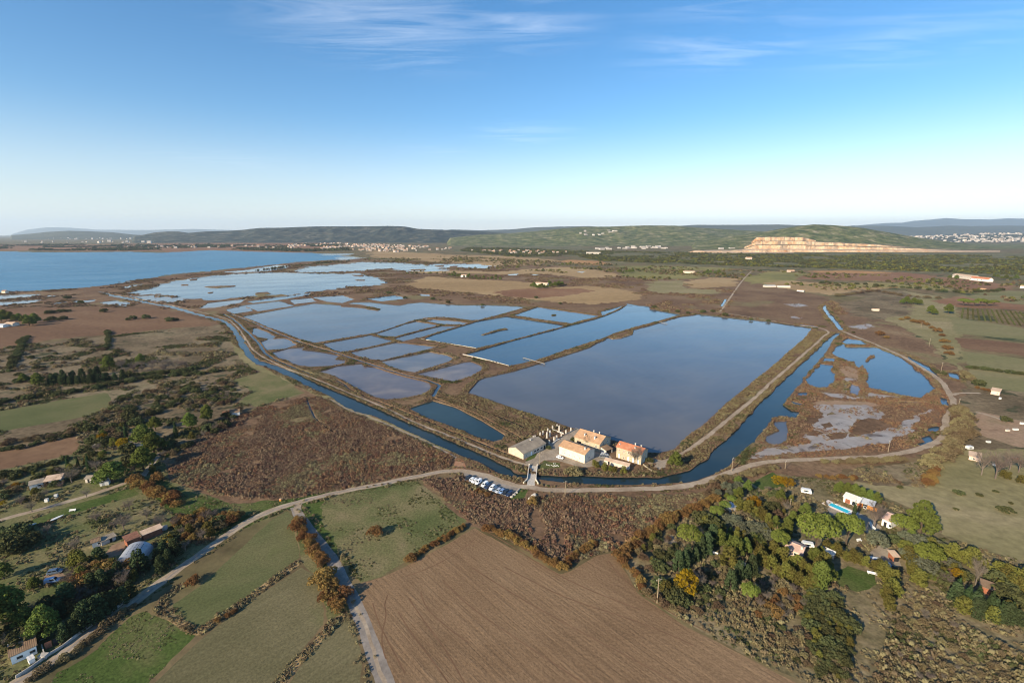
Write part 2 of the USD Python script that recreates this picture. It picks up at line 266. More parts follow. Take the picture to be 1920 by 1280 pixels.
M['orange'] = ground('orange_soil', [(0.3, (0.27, 0.145, 0.065)), (0.5, (0.34, 0.19, 0.085)), (0.7, (0.30, 0.19, 0.09))], s1=0.004, s2=0.05, fine=0.15)
M['olive'] = ground('olive_field', [(0.3, (0.130, 0.125, 0.05)), (0.5, (0.19, 0.170, 0.065)), (0.7, (0.25, 0.20, 0.085))], s1=0.004, s2=0.05, fine=0.2, bump=0.3, bscale=0.1)
M['scrubland'] = ground('wood_floor', [(0.3, (0.075, 0.075, 0.036)), (0.5, (0.115, 0.108, 0.055)), (0.7, (0.19, 0.155, 0.09))], s1=0.006, s2=0.05, fine=0.4, bump=0.5, bscale=0.1)

W = {}
W['sea'] = water('lagoon_water', [(0.3, (0.034, 0.130, 0.225)), (0.6, (0.048, 0.168, 0.275))], s1=0.002, rough=0.3, bump=0.5, bscale=0.12)
W['pond'] = water('pond_water', [(0.3, (0.068, 0.072, 0.084)), (0.5, (0.090, 0.090, 0.099)), (0.7, (0.118, 0.110, 0.106))], s1=0.012, rough=0.10, bump=0.02, bscale=0.5)
W['blue'] = water('clear_pond_water', [(0.3, (0.034, 0.066, 0.105)), (0.7, (0.055, 0.088, 0.122))], s1=0.01, rough=0.10, bump=0.02, bscale=0.5)
W['grey'] = water('shallow_water', [(0.3, (0.085, 0.085, 0.094)), (0.5, (0.125, 0.118, 0.120)), (0.7, (0.19, 0.165, 0.145))], s1=0.02, rough=0.10, bump=0.015, bscale=0.6)
W['violet'] = water('violet_water', [(0.3, (0.082, 0.070, 0.078)), (0.5, (0.120, 0.100, 0.100)), (0.7, (0.20, 0.160, 0.130))], s1=0.025, rough=0.10, bump=0.015, bscale=0.6)
W['canal'] = water('canal_water', [(0.3, (0.010, 0.020, 0.024)), (0.5, (0.014, 0.028, 0.034)), (0.7, (0.026, 0.036, 0.034))], s1=0.03, rough=0.12, bump=0.08, bscale=0.7)
W['teal'] = water('teal_water', [(0.3, (0.014, 0.030, 0.034)), (0.7, (0.026, 0.048, 0.052))], s1=0.02, rough=0.12, bump=0.03, bscale=0.6)

L = []   # (name, label, material, polygon, water?)  later entries lie on top
RNG = np.random.default_rng(7)
def rough(xy, amp, closed=True, seed=0, far=0.0022):
    """a natural edge: points added along the outline and moved sideways by noise"""
    xy = np.asarray(xy, float); out = []
    n = len(xy)
    for i in range(n if closed else n - 1):
        a, b = xy[i], xy[(i + 1) % n]; d = np.linalg.norm(b - a)
        step = max(1.2, far * np.linalg.norm((a + b) / 2))
        k = int(np.clip(d / step, 1, 160))
        out += [a + (b - a) * j / k for j in range(k)]
    if not closed: out.append(xy[-1])
    out = np.array(out)
    dist = np.linalg.norm(out, axis=1)[:, None]
    def disp(wl, s): return np.stack([meshkit.fbm(np.c_[out / wl, np.zeros(len(out))], 3, seed=s) - .5, meshkit.fbm(np.c_[out / wl, np.ones(len(out)) * 9], 3, seed=s + 50) - .5], 1) * 2
    A = amp * (1 + dist / 500)
    return out + A * disp(9.0, seed) + 0.45 * A * disp(2.6, seed + 9)
def clean(p):
    p = p if p.is_valid else p.buffer(0)
    return p
def poly(name, label, m, px, amp=0.8, wat=False, xy=None):
    p = Polygon(GP(px) if xy is None else xy)
    if wat and name in ('salt_pond', 'lagoon_pool', 'marsh_pool'): # the view was traced a little inside the water's edge
        p = clean(p); p = p.buffer(float(np.clip(p.distance(Point(0, 0)) * (.0052 if name == 'salt_pond' else .003), .25, 6)), join_style=2, mitre_limit=2.0); amp *= .55 if name == 'salt_pond' else 1.0
    p = clean(Polygon(rough(np.array(p.exterior.coords)[:-1], amp, seed=len(L) * 3)))
    L.append((name, label, m, p, wat)); return p
def smooth_line(pts, step=3.0):
    pts = np.asarray(pts, float)
    d = np.r_[0, np.cumsum(np.linalg.norm(np.diff(pts, axis=0), axis=1))]
    from scipy.interpolate import PchipInterpolator
    n = max(4, int(d[-1] / step)); t = np.linspace(0, d[-1], n)
    return np.stack([PchipInterpolator(d, pts[:, 0])(t), PchipInterpolator(d, pts[:, 1])(t)], 1)
def strip(line, width, amp=0.3, seed=0, cap=2):
    """a band of the given width along a line"""
    p = LineString(line).buffer(width / 2, cap_style=cap, join_style=1)
    e = np.array(p.exterior.coords)[:-1]
    return clean(Polygon(rough(e, amp, seed=seed)))
def line(name, label, m, px, width, amp=0.25, wat=False, step=3.0):
    ln = smooth_line(GP(px), step); p = strip(ln, width, amp, seed=len(L) * 3)
    L.append((name, label, m, p, wat)); return ln

# --- broad land
poly('salt_marsh', 'wide reddish brown samphire marsh around the salt ponds', 'marsh', [(-500, 546), (80, 546), (253, 524), (420, 506), (560, 490), (660, 484), (760, 490), (900, 490), (1000, 494), (1130, 506), (1215, 520), (1400, 520), (1420, 532), (1390, 560), (1550, 560), (1650, 590), (1740, 640), (1800, 700), (1810, 760), (1770, 840), (1600, 880), (1400, 905), (1340, 930), (1290, 965), (1200, 1000), (1150, 1030), (1050, 1064), (1000, 1040), (930, 1000), (885, 985), (780, 900), (700, 915), (590, 930), (545, 942), (470, 950), (430, 952), (300, 905), (310, 880), (350, 830), (450, 775), (570, 740), (480, 700), (440, 640), (380, 606), (300, 580), (150, 580), (-500, 590)], 3.0)
poly('dry_heath', 'dry brown heath with dark bushes on the left plain', 'dryland', [(-700, 640), (50, 645), (205, 630), (410, 608), (440, 640), (480, 700), (570, 738), (450, 775), (350, 830), (310, 880), (250, 900), (-300, 1000), (-700, 1000)], 2.0)
poly('garden_ground', 'dark grassy plots of the left hamlet beside the track', 'grass', [(-500, 930), (0, 880), (150, 850), (300, 835), (320, 900), (470, 960), (545, 945), (430, 1000), (320, 1080), (100, 1240), (30, 1285), (-100, 1360), (-500, 1360)], 1.0)
poly('grass_margin', 'green grassy margin under the dark marsh beside the track', 'green', [(285, 880), (330, 915), (430, 945), (560, 930), (640, 918), (560, 945), (470, 985), (400, 1010), (320, 960), (270, 915)], 1.5)
poly('garden_ground', 'dry grassy ground of the hamlet gardens on the right', 'garden', [(1165, 1050), (1290, 968), (1350, 935), (1400, 905), (1450, 888), (1560, 900), (1640, 925), (1700, 950), (1770, 1000), (1850, 1030), (2200, 1110), (2400, 1400), (1600, 1400), (1530, 1290), (1400, 1228), (1280, 1166), (1195, 1110)], 0.8)
poly('pale_meadow', 'pale olive meadow on the right with dark round bushes', 'meadow', [(1600, 905), (1650, 880), (1740, 860), (1800, 845), (1880, 840), (2300, 860), (2500, 1100), (2200, 1120), (1850, 1032), (1770, 1000), (1745, 965), (1690, 945), (1640, 925)], 1.0)
poly('dry_field', 'dry brown weedy field on the right behind the reeds', 'dryland', [(1600, 880), (1740, 862), (1765, 880), (1738, 915), (1640, 908), (1575, 895)], 0.8)
poly('dry_plots', 'dry sandy plots on the far right', 'dryland', [(1810, 740), (1830, 680), (1870, 690), (2300, 720), (2400, 860), (1880, 840), (1800, 845), (1775, 838), (1790, 780)], 2.0)
poly('olive_heath', 'olive brown grassland right of the pond road', 'meadow', [(1590, 575), (1690, 545), (1790, 560), (1800, 600), (1800, 700), (1740, 640), (1650, 592)], 3.0)
poly('green_field', 'green crop field at the right edge below the vineyard', 'lawn', [(1780, 594), (1900, 612), (2200, 660), (2200, 690), (1920, 637), (1795, 625)], 2.0)
poly('brown_field', 'brown field at the right edge', 'soil', [(1795, 633), (1925, 645), (2200, 690), (2200, 720), (1920, 667), (1800, 652)], 2.0)
poly('green_field', 'green pasture at the right edge above the sandy plots', 'lawn', [(1805, 658), (1920, 672), (2300, 725), (2300, 790), (1920, 735), (1840, 725), (1815, 700)], 2.0)
poly('sandy_plot', 'sandy brown plot at the right edge', 'tanmud', [(1830, 770), (1920, 790), (2200, 830), (2200, 860), (1900, 836), (1840, 815), (1825, 795)], 1.2)
# --- far land
poly('wooded_plain', 'grey green wooded plain in the distance on the right', 'scrubland', [(880, 448), (1000, 446), (1120, 470), (1400, 472), (1960, 474), (2600, 490), (2600, 530), (1920, 524), (1750, 512), (1500, 504), (1350, 500), (1120, 492), (1070, 478), (960, 478), (860, 472)], 30)
poly('far_fields', 'brown fields beyond the lagoon', 'redsoil', [(-900, 472), (-900, 460), (200, 458), (520, 452), (640, 456), (640, 470), (560, 473), (300, 472), (100, 470)], 25)
poly('reed_plain', 'brown reed plain behind the upper ponds', 'beige', [(690, 468), (860, 478), (960, 480), (1060, 490), (1000, 496), (930, 498), (860, 494), (700, 482)], 12)
poly('orange_field', 'orange brown field in the middle distance', 'orange', [(1045, 490), (1067, 487), (1120, 489), (1148, 496), (1100, 497)], 6)
poly('olive_field', 'yellow green field in the middle distance', 'olive', [(1160, 514), (1190, 507), (1280, 509), (1330, 512), (1300, 523), (1200, 523)], 5)
poly('olive_field', 'green strip field before the wood', 'olive', [(1150, 498), (1270, 499), (1380, 503), (1330, 507), (1180, 506)], 5)
poly('olive_field', 'olive field right of the straight track', 'olive', [(1390, 523), (1440, 508), (1520, 512), (1478, 530), (1420, 536)], 5)
poly('brown_field', 'wide reddish ploughed field in the distance on the right', 'redsoil', [(1492, 523), (1530, 507), (1700, 511), (1752, 517), (1742, 530), (1640, 527)], 5)
poly('brown_field', 'red ploughed field beside the far farmhouse', 'redsoil', [(1748, 531), (1762, 519), (1830, 525), (1905, 536), (1880, 544), (1800, 543)], 4)
poly('orange_field', 'thin orange strip along the wood edge', 'orange', [(1508, 508), (1600, 507), (1680, 511), (1640, 513), (1530, 511)], 4)
poly('grey_field', 'grey brown fallow field in the distance on the right', 'dryland', [(1570, 555), (1600, 540), (1690, 545), (1720, 556), (1650, 558)], 4)
poly('green_field', 'green field at the right edge behind the trees', 'lawn', [(1800, 560), (1850, 545), (2100, 545), (2200, 565), (1930, 572)], 4)
poly('brown_field', 'brown field behind the round trees on the right', 'redsoil', [(1745, 565), (1800, 556), (1900, 570), (2100, 585), (2100, 600), (1900, 580), (1800, 576)], 3)
poly('tan_field', 'tan field left of the straight track', 'beige', [(1280, 528), (1340, 520), (1387, 522), (1376, 537), (1300, 540)], 5)
poly('brown_marsh', 'dark brown marsh between the straight track and the ditch', 'marsh', [(1384, 537), (1420, 531), (1552, 556), (1541, 574), (1565, 604), (1525, 614), (1440, 600), (1362, 588)], 4)
poly('beige_field', 'large beige stubble field behind the salt ponds', 'beige', [(758, 533), (805, 518), (870, 523), (973, 527), (1040, 538), (1107, 536), (1173, 543), (1207, 553), (1197, 562), (1157, 566), (1100, 571), (1050, 567), (1000, 562), (940, 555), (870, 548), (790, 541)], 5)
poly('red_field', 'reddish ploughed patch in the beige field', 'redsoil', [(925, 547), (965, 542), (1010, 540), (1090, 541), (1115, 545), (1060, 555), (1005, 559), (950, 556)], 5)
poly('tan_plain', 'tan reed plain beyond the salt marsh', 'beige', [(735, 500), (830, 506), (930, 510), (1050, 500), (1130, 507), (1172, 519), (1100, 521), (1030, 514), (930, 514), (850, 512), (790, 512)], 8)
poly('olive_patch', 'olive grassland right of the beige field', 'meadow', [(1215, 528), (1275, 526), (1290, 541), (1360, 545), (1340, 552), (1250, 550), (1212, 545)], 6)
poly('tan_plain', 'tan grassland before the far hedges on the right', 'beige', [(1430, 531), (1480, 526), (1560, 532), (1640, 530), (1690, 540), (1600, 545), (1560, 553), (1500, 546)], 6)
poly('olive_patch', 'olive strip along the far farm track', 'olive', [(1500, 534), (1640, 530), (1740, 533), (1790, 545), (1690, 540), (1560, 537)], 4)
poly('tan_plain', 'brown heath between the ditch and the pond road', 'dryland', [(1575, 570), (1640, 552), (1720, 560), (1700, 590), (1640, 600), (1595, 590)], 4)
# --- left fields
poly('brown_field', 'brown ploughed field on the left below the lagoon shore', 'soil', [(-600, 604), (-200, 588), (0, 579), (170, 575), (310, 580), (385, 600), (404, 611), (330, 614), (210, 630), (208, 626), (195, 628), (100, 636), (50, 645), (0, 655), (-500, 690)], 3)
poly('fallow_strip', 'tan fallow strip left of the canal', 'dryland', [(206, 655), (207, 633), (275, 625), (412, 610), (428, 622), (325, 645), (250, 656)], 1.5)
poly('green_field', 'long green field at the left edge', 'mown', [(-400, 830), (0, 770), (100, 752), (197, 736), (207, 741), (205, 764), (170, 778), (100, 791), (0, 809), (-400, 880)], 1.0)
poly('brown_field', 'small brown field at the left edge', 'soil', [(-300, 910), (0, 846), (147, 815), (148, 848), (25, 876), (0, 881), (-300, 950)], 0.8)
poly('pale_meadow', 'small grey green meadow beside the canal', 'grass', [(436, 712), (480, 699), (508, 694), (545, 718), (572, 736), (530, 748), (480, 763), (447, 755), (472, 735)], 1.2)
poly('canal_bank', 'grassy left bank of the canal', 'meadow', [(428, 622), (450, 650), (480, 684), (540, 708), (620, 744), (650, 762), (700, 780), (760, 803), (850, 846), (868, 856), (858, 852), (780, 822), (700, 788), (648, 770), (600, 745), (520, 705), (470, 690), (440, 660)], 0.8)
# --- fields of the foreground
poly('meadow', 'green grassy meadow between track and ploughed field', 'grass', [(576, 946), (640, 925), (700, 914), (780, 898), (800, 915), (840, 950), (876, 977), (830, 1010), (762, 1052), (715, 1080), (672, 1092), (640, 1050), (605, 1000), (575, 965)], 0.8)
poly('grass_patch', 'bright green grass beside the road fork', 'green', [(566, 955), (590, 938), (612, 935), (600, 950), (608, 985), (625, 1015), (640, 1050), (620, 1040), (600, 1005)], 1.2)
poly('ploughed_field', 'large brown ploughed field in the foreground with furrows', 'plough', [(890, 990), (930, 1012), (1050, 1076), (1070, 1070), (1120, 1040), (1145, 1036), (1160, 1050), (1195, 1112), (1280, 1170), (1400, 1232), (1535, 1300), (1700, 1400), (775, 1400), (730, 1290), (690, 1170), (668, 1096), (715, 1082), (780, 1052)], 0.35)
poly('mown_field', 'mown olive field left of the road fork', 'mown', [(538, 957), (549, 968), (551, 991), (560, 1020), (563, 1045), (510, 1084), (464, 1117), (431, 1140), (385, 1172), (366, 1180), (326, 1149), (323, 1132), (366, 1103), (405, 1073), (441, 1037), (484, 998), (513, 972)], 0.5)
poly('mown_field', 'second mown olive field at the bottom left', 'mown2', [(566, 1062), (582, 1072), (597, 1087), (607, 1142), (606, 1170), (562, 1225), (520, 1275), (440, 1380), (150, 1400), (270, 1294), (390, 1188), (460, 1132)], 0.5)
poly('stubble_field', 'olive brown stubble field beside the track at the bottom', 'mown2', [(657, 1154), (666, 1175), (680, 1230), (675, 1290), (690, 1400), (470, 1400), (570, 1238), (622, 1180)], 0.4)
poly('green_field', 'bright green weedy grass at the bottom left', 'green', [(240, 1158), (266, 1147), (320, 1168), (368, 1190), (270, 1290), (150, 1400), (20, 1400), (110, 1262), (172, 1224)], 0.9)
poly('meadow_verge', 'weedy verge between the fields and the road', 'grass', [(552, 968), (560, 965), (600, 1030), (640, 1090), (655, 1150), (612, 1175), (610, 1140), (598, 1086), (572, 1060), (562, 1030)], 0.8)
poly('yard_grass', 'green lawn before the salt works', 'green', [(1012, 872), (1020, 862), (1035, 866), (1050, 868), (1052, 876), (1015, 880)], 0.5)
poly('yard_grass', 'small lawn beside the shed', 'green', [(985, 862), (1000, 850), (1010, 852), (1003, 862), (990, 868)], 0.4)
poly('parking_grass', 'green grass at the end of the car park', 'green', [(955, 937), (975, 915), (990, 918), (985, 930), (968, 942)], 0.5)
poly('garden_lawn', 'lawn beside the reeds in the right hamlet', 'green', [(1408, 905), (1450, 885), (1470, 900), (1475, 912), (1430, 918)], 0.5)
poly('garden_lawn', 'lawn with a bench in the lower right garden', 'green', [(1560, 1075), (1590, 1060), (1640, 1075), (1645, 1095), (1610, 1110), (1570, 1095)], 0.5)
poly('garden_yard', 'pale gravel yard between the garden trees', 'gravel', [(1630, 1035), (1650, 1020), (1680, 1035), (1690, 1060), (1668, 1065), (1640, 1050)], 0.4)
poly('garden_yard', 'paved yard of the house with the pool', 'gravel', [(1548, 955), (1560, 945), (1585, 950), (1610, 960), (1640, 975), (1655, 990), (1630, 1000), (1600, 980), (1560, 968)], 0.4)
poly('garden_yard', 'grey bare ground below the umbrella pine', 'gravel', [(1243, 1020), (1262, 1000), (1268, 1015), (1260, 1040), (1246, 1040)], 0.8)
poly('garden_lawn', 'bright green lawn strip in the left hamlet', 'green', [(0, 998), (60, 975), (140, 945), (250, 915), (262, 925), (180, 950), (90, 975), (0, 1015)], 0.8)
poly('dirt_yard', 'bare earth yard before the round roofed barn', 'tanmud', [(196, 1040), (210, 1022), (250, 1005), (310, 990), (305, 1000), (270, 1014), (240, 1018), (225, 1040), (205, 1045)], 0.5)
poly('dirt_yard', 'pale earth car yard among the trees at the lower left', 'tanmud', [(82, 1080), (100, 1068), (120, 1068), (122, 1082), (105, 1094), (92, 1094)], 0.5)
# --- water
sea = poly('lagoon', 'broad blue lagoon stretching away on the left', 'sea', [(-1200, 471), (0, 471), (100, 473), (250, 472), (300, 474), (393, 469), (500, 472), (583, 474), (640, 479), (660, 482), (648, 486), (560, 491), (533, 494), (467, 501), (393, 508), (327, 514), (253, 526), (167, 539), (67, 545), (0, 548), (-600, 565), (-1200, 575)], 6, True)
poly('lagoon_pool', 'calm blue pool inside the lagoon bank', 'blue', [(293, 537), (300, 532), (333, 526), (393, 517), (473, 512), (533, 511), (640, 513), (677, 512), (687, 517), (707, 521), (728, 529), (707, 535), (660, 537), (617, 543), (550, 552), (493, 553), (473, 555), (393, 563), (372, 560), (318, 560), (337, 555), (305, 552), (250, 551), (243, 548), (270, 543)], 5, True)
poly('marsh_pool', 'pale shallow pool at the bank corner', 'grey', [(243, 554), (290, 555), (337, 558), (350, 563), (310, 566), (270, 561)], 5, True)
poly('marsh_pool', 'thin pool between two lagoon banks', 'blue', [(420, 510), (467, 505), (520, 497), (540, 498), (535, 503), (500, 508), (440, 511)], 3, True)
poly('lagoon_pool', 'long pool with small islets in the distance', 'blue', [(547, 507), (585, 499), (640, 495), (683, 491), (733, 492), (773, 495), (827, 495), (900, 495), (928, 499), (913, 504), (860, 501), (820, 503), (840, 507), (800, 509), (767, 509), (735, 504), (707, 504), (683, 507), (660, 509), (617, 510), (570, 510)], 8, True)
poly('marsh_pool', 'small far pool at the lagoon end', 'blue', [(600, 476), (662, 475), (655, 478), (610, 479)], 6, True)
poly('marsh_pool', 'second small far pool at the lagoon end', 'blue', [(630, 482), (660, 481), (678, 484), (640, 488)], 6, True)
poly('marsh_pool', 'pale flooded flat at the left edge', 'grey', [(-400, 556), (0, 554), (72, 551), (55, 556), (0, 561), (-400, 570)], 4, True)
poly('marsh_pool', 'lower pale flooded flat at the left edge', 'grey', [(-400, 580), (0, 566), (72, 562), (60, 567), (0, 572), (-400, 592)], 4, True)
for q in ([(187, 566), (213, 564), (243, 567), (236, 571), (205, 570)], [(150, 563), (170, 562), (172, 565), (140, 567)], [(92, 554), (106, 553), (104, 556), (94, 556)], [(106, 567), (122, 565), (120, 568), (108, 569)], [(222, 572), (240, 571), (236, 574), (224, 574)], [(232, 537), (262, 533), (250, 537), (236, 540)]):
    poly('marsh_pool', 'small pale puddle in the left marsh', 'grey', q, 3, True)
poly('canal', 'narrow upper canal along the marsh bank', 'canal', [(184, 547), (190, 547), (240, 557), (290, 568), (330, 574), (380, 589), (420, 598), (412, 602), (378, 593), (320, 577), (260, 566), (210, 555)], 1.5, True)
poly('canal', 'dark canal running from the marsh to the bridge and past the salt works', 'canal', [(410, 599), (420, 598), (440, 612), (458, 637), (470, 660), (487, 675), (510, 681), (555, 700), (600, 721), (632, 735), (670, 751), (730, 776), (792, 804), (855, 831), (905, 853), (935, 867), (948, 873), (957, 880), (963, 886), (970, 889), (992, 890), (1007, 891), (1060, 893), (1085, 891), (1135, 894), (1185, 896), (1235, 895), (1272, 887), (1300, 877), (1328, 860), (1338, 845), (1365, 820), (1385, 800), (1405, 780), (1430, 750), (1445, 737), (1470, 712), (1502, 682), (1522, 665), (1547, 640), (1567, 624), (1578, 624), (1562, 637), (1545, 667), (1525, 687), (1505, 709), (1505, 716), (1482, 740), (1469, 759), (1482, 769), (1499, 779), (1490, 784), (1465, 781), (1450, 783), (1436, 800), (1410, 830), (1385, 852), (1360, 877), (1330, 892), (1285, 904), (1235, 907), (1185, 909), (1110, 907), (1035, 902), (1003, 899), (983, 896), (960, 893), (941, 888), (929, 882), (904, 869), (870, 857), (855, 850), (805, 827), (755, 804), (720, 787), (695, 778), (665, 771), (645, 761), (620, 743), (585, 727), (555, 712), (510, 692), (480, 682), (460, 666), (448, 645), (436, 622), (424, 608)], 0.7, True)
line('ditch', 'ditch behind the canal path opposite the dark marsh', 'canal', [(628, 711), (645, 720), (655, 729), (690, 745), (730, 760), (780, 780), (855, 812), (915, 836), (955, 852)], 1.8, 0.3, True)
line('ditch', 'narrow ditch beside the teal pond', 'canal', [(812, 745), (840, 755), (890, 775), (960, 811), (978, 822)], 1.4, 0.25, True)
line('ditch', 'second narrow ditch beside the teal pond', 'canal', [(815, 742), (862, 752), (905, 770), (955, 789), (985, 803)], 1.2, 0.25, True)
line('ditch', 'short blue ditch through the dark marsh', 'canal', [(575, 747), (580, 762), (588, 778), (602, 793), (622, 806), (636, 814)], 1.3, 0.3, True)
P = lambda lab, m, px, a=1.0: poly('salt_pond', lab, m, px, a, True)
P('wide blue grey salt pond on the left of the salt works', 'pond', [(452, 594), (500, 585), (553, 575), (590, 569), (617, 571), (640, 573), (663, 567), (690, 567), (717, 570), (750, 573), (767, 569), (790, 567), (823, 570), (860, 572), (907, 572), (950, 573), (987, 576), (940, 589), (897, 599), (860, 602), (820, 598), (783, 598), (740, 610), (695, 624), (640, 633), (590, 641), (560, 632), (520, 617), (480, 604)], 1.2)
P('small pond beside the feeder bank', 'pond', [(428, 580), (453, 574), (471, 582), (443, 587)], 1.2)
P('shallow pond above the wide salt pond', 'pond', [(462, 572), (520, 565), (548, 573), (487, 582)], 1.2)
P('small pond near the lagoon bank', 'grey', [(548, 562), (580, 559), (588, 565), (555, 569)], 1.5)
P('pond below the lagoon bank', 'pond', [(590, 557), (640, 554), (660, 561), (640, 567), (617, 565)], 1.5)
P('small blue pond in the brown marsh', 'blue', [(693, 560), (740, 554), (760, 559), (717, 564)], 1.5)
P('long thin pond by the bank', 'grey', [(380, 577), (393, 568), (455, 561), (447, 567), (417, 573), (400, 576)], 2)
P('thin slanting pond by the bank', 'blue', [(470, 565), (507, 559), (578, 550), (575, 553), (520, 562), (477, 567)], 2)
P('rounded evaporation pond in the middle', 'pond', [(704, 625), (720, 617), (780, 603), (820, 609), (738, 630), (716, 629)], 0.7)
P('long rounded evaporation pond beside the middle one', 'pond', [(742, 635), (760, 629), (830, 611), (862, 611), (787, 631), (756, 638)], 0.7)
P('thin grey pond above the rounded ponds', 'grey', [(802, 601), (823, 598), (880, 606), (866, 608), (830, 607)], 0.8)
P('blue pond with a long thin spit', 'blue', [(794, 634), (850, 617), (900, 602), (950, 594), (1060, 611), (1000, 629), (930, 644), (893, 651), (840, 642)], 0.6)
P('small blue pond in the far corner', 'blue', [(967, 591), (1010, 576), (1120, 592), (1068, 605)], 0.6)
P('long blue salt pond behind the main basin', 'blue', [(875, 665), (957, 641), (1068, 611), (1132, 594), (1130, 584), (1174, 572), (1274, 590), (1235, 600), (1186, 613), (1150, 624), (1125, 634), (1070, 651), (1002, 674), (955, 684)], 0.6)
P('largest slate blue salt basin behind the salt works', 'pond', [(880, 735), (905, 709), (960, 697), (1002, 685), (1060, 667), (1110, 650), (1131, 637), (1142, 633), (1188, 619), (1232, 607), (1275, 594), (1310, 589), (1360, 595), (1440, 603), (1520, 615), (1508, 632), (1475, 659), (1455, 677), (1438, 692), (1412, 712), (1390, 730), (1370, 745), (1352, 760), (1320, 790), (1285, 817), (1257, 841), (1235, 846), (1213, 845), (1145, 821), (1100, 806), (1072, 800), (1045, 790), (1007, 777), (960, 762), (925, 750)], 0.7)
poly('marsh_pool', 'thin blue pool behind the main basin', 'blue', [(1174, 569), (1222, 576), (1215, 579), (1182, 572)], 1.5, True)
poly('marsh_pool', 'thin pool at the far basin corner', 'blue', [(1503, 608), (1535, 612), (1530, 613), (1505, 611)], 1, True)
P('shallow pond at the bend of the ditch', 'pond', [(480, 616), (495, 622), (514, 631), (507, 634), (490, 631), (478, 625)], 1.0)
P('grey shallow pond between the ditches', 'grey', [(492, 641), (507, 635), (532, 634), (552, 646), (530, 653), (505, 655), (495, 649)], 0.9)
P('violet shallow pond between the ditches', 'violet', [(515, 660), (542, 653), (567, 651), (562, 656), (592, 659), (633, 667), (620, 674), (642, 675), (640, 680), (620, 684), (585, 686), (567, 684), (555, 681), (545, 675), (527, 670)], 1.0)
P('large violet grey shallow pond with a rounded end', 'violet', [(602, 696), (635, 686), (675, 682), (680, 687), (705, 689), (742, 697), (780, 707), (800, 716), (804, 722), (801, 730), (790, 737), (750, 745), (725, 747), (705, 742), (680, 730), (655, 716), (637, 706), (620, 700)], 0.8)
P('grey blue pond below the wide pond', 'pond', [(609, 644), (692, 628), (733, 639), (705, 646), (662, 655), (642, 658), (627, 654)], 0.8)
P('second grey blue pond below the wide pond', 'grey', [(662, 660), (742, 642), (780, 646), (820, 650), (790, 656), (717, 674), (692, 671), (672, 665)], 0.8)
P('third grey blue pond toward the salt works', 'grey', [(719, 677), (805, 660), (833, 665), (846, 671), (838, 677), (777, 696), (762, 694), (732, 685)], 0.8)
P('violet pond by the basin corner', 'violet', [(783, 700), (850, 681), (880, 678), (900, 685), (898, 694), (880, 704), (850, 713), (817, 707)], 0.9)
P('dark teal pond near the salt works', 'teal', [(772, 765), (812, 752), (850, 763), (900, 788), (943, 815), (938, 822), (925, 825), (905, 820), (855, 800), (795, 778)], 0.4)
# --- the thin dikes that part the ponds, and the ditches that run on the broader ones
D = lambda lab, px, w=2.0: line('dike', lab, 'marsh', px, w, .35)
D('dike carrying the feeder ditch', [(432, 588), (473, 603), (525, 626), (580, 646), (630, 661), (692, 681), (755, 701), (815, 717), (824, 723), (818, 732), (812, 743)], 6.5)
D('dike carrying the ditch beside the canal path', [(418, 588), (440, 600), (462, 620), (482, 640), (506, 668), (555, 690), (587, 702)], 5.8)
line('feeder_ditch', 'blue feeder ditch between the shallow ponds', 'blue', [(432, 588), (473, 603), (525, 626), (580, 646), (630, 661), (692, 681), (755, 701), (815, 717), (824, 723), (818, 732), (812, 743)], 3.0, 0.4, True)
line('ditch', 'ditch with dark water beside the canal path', 'canal', [(418, 588), (440, 600), (462, 620), (482, 640), (506, 668), (555, 690), (587, 702)], 3.2, 0.4, True)
D('thin dike along the edge of the wide pond', [(606, 643), (640, 637), (700, 625.5), (740, 613), (780, 600), (798, 597)])
D('thin dike between two grey blue ponds, first', [(662, 658), (700, 650), (742, 641)])
D('short dike above the grey blue ponds', [(700, 626), (722, 632), (742, 637), (757, 640), (790, 637)], 3.4)
D('thin dike between two grey blue ponds, second', [(716, 676), (765, 664), (810, 653), (826, 646)])
D('thin dike between two grey blue ponds, third', [(779, 700), (825, 689), (872, 677)])
D('thin dike between the two rounded ponds', [(738, 633), (780, 621), (824, 610)])
D('dike behind the rounded ponds', [(785, 639), (800, 631), (850, 615), (900, 600), (945, 588), (988, 576)], 4.2)
D('dike between the two blue ponds', [(893, 654), (955, 639), (1062, 611), (1128, 593), (1172, 572)], 3.6)
D('dike under the small blue pond', [(948, 592), (966, 593), (1030, 603), (1067, 609)], 4.5)
D('vegetated dike between the long pond and the main basin', [(872, 725), (905, 705), (956, 690), (1002, 679), (1065, 659), (1131, 636)], 5.8)
D('dike before the far corner of the main basin', [(1190, 616), (1232, 604), (1275, 592), (1312, 588)], 5.0)
# right marsh
poly('marsh_pool', 'small blue pool at the top of the right marsh', 'blue', [(1590, 634), (1610, 637), (1627, 645), (1612, 645), (1595, 646), (1580, 641)], 0.9, True)
poly('marsh_lake', 'large bright blue pool of the right marsh', 'blue', [(1580, 643), (1595, 649), (1625, 647), (1647, 652), (1665, 659), (1690, 670), (1710, 685), (1725, 697), (1740, 707), (1751, 725), (1745, 735), (1727, 745), (1690, 741), (1657, 734), (1630, 727), (1625, 717), (1626, 700), (1620, 684), (1612, 689), (1605, 685), (1602, 677), (1590, 677), (1580, 672), (1560, 662), (1567, 651)], 1.0, True)
poly('marsh_pool', 'blue pool with ragged edges beside the wide canal', 'blue', [(1540, 681), (1562, 684), (1557, 695), (1567, 701), (1562, 710), (1560, 717), (1550, 724), (1535, 726), (1522, 722), (1517, 710), (1527, 697)], 1.2, True)
poly('marsh_pool', 'tiny blue pool beside the wide canal', 'blue', [(1549, 670), (1562, 671), (1560, 677), (1546, 676)], 0.5, True)
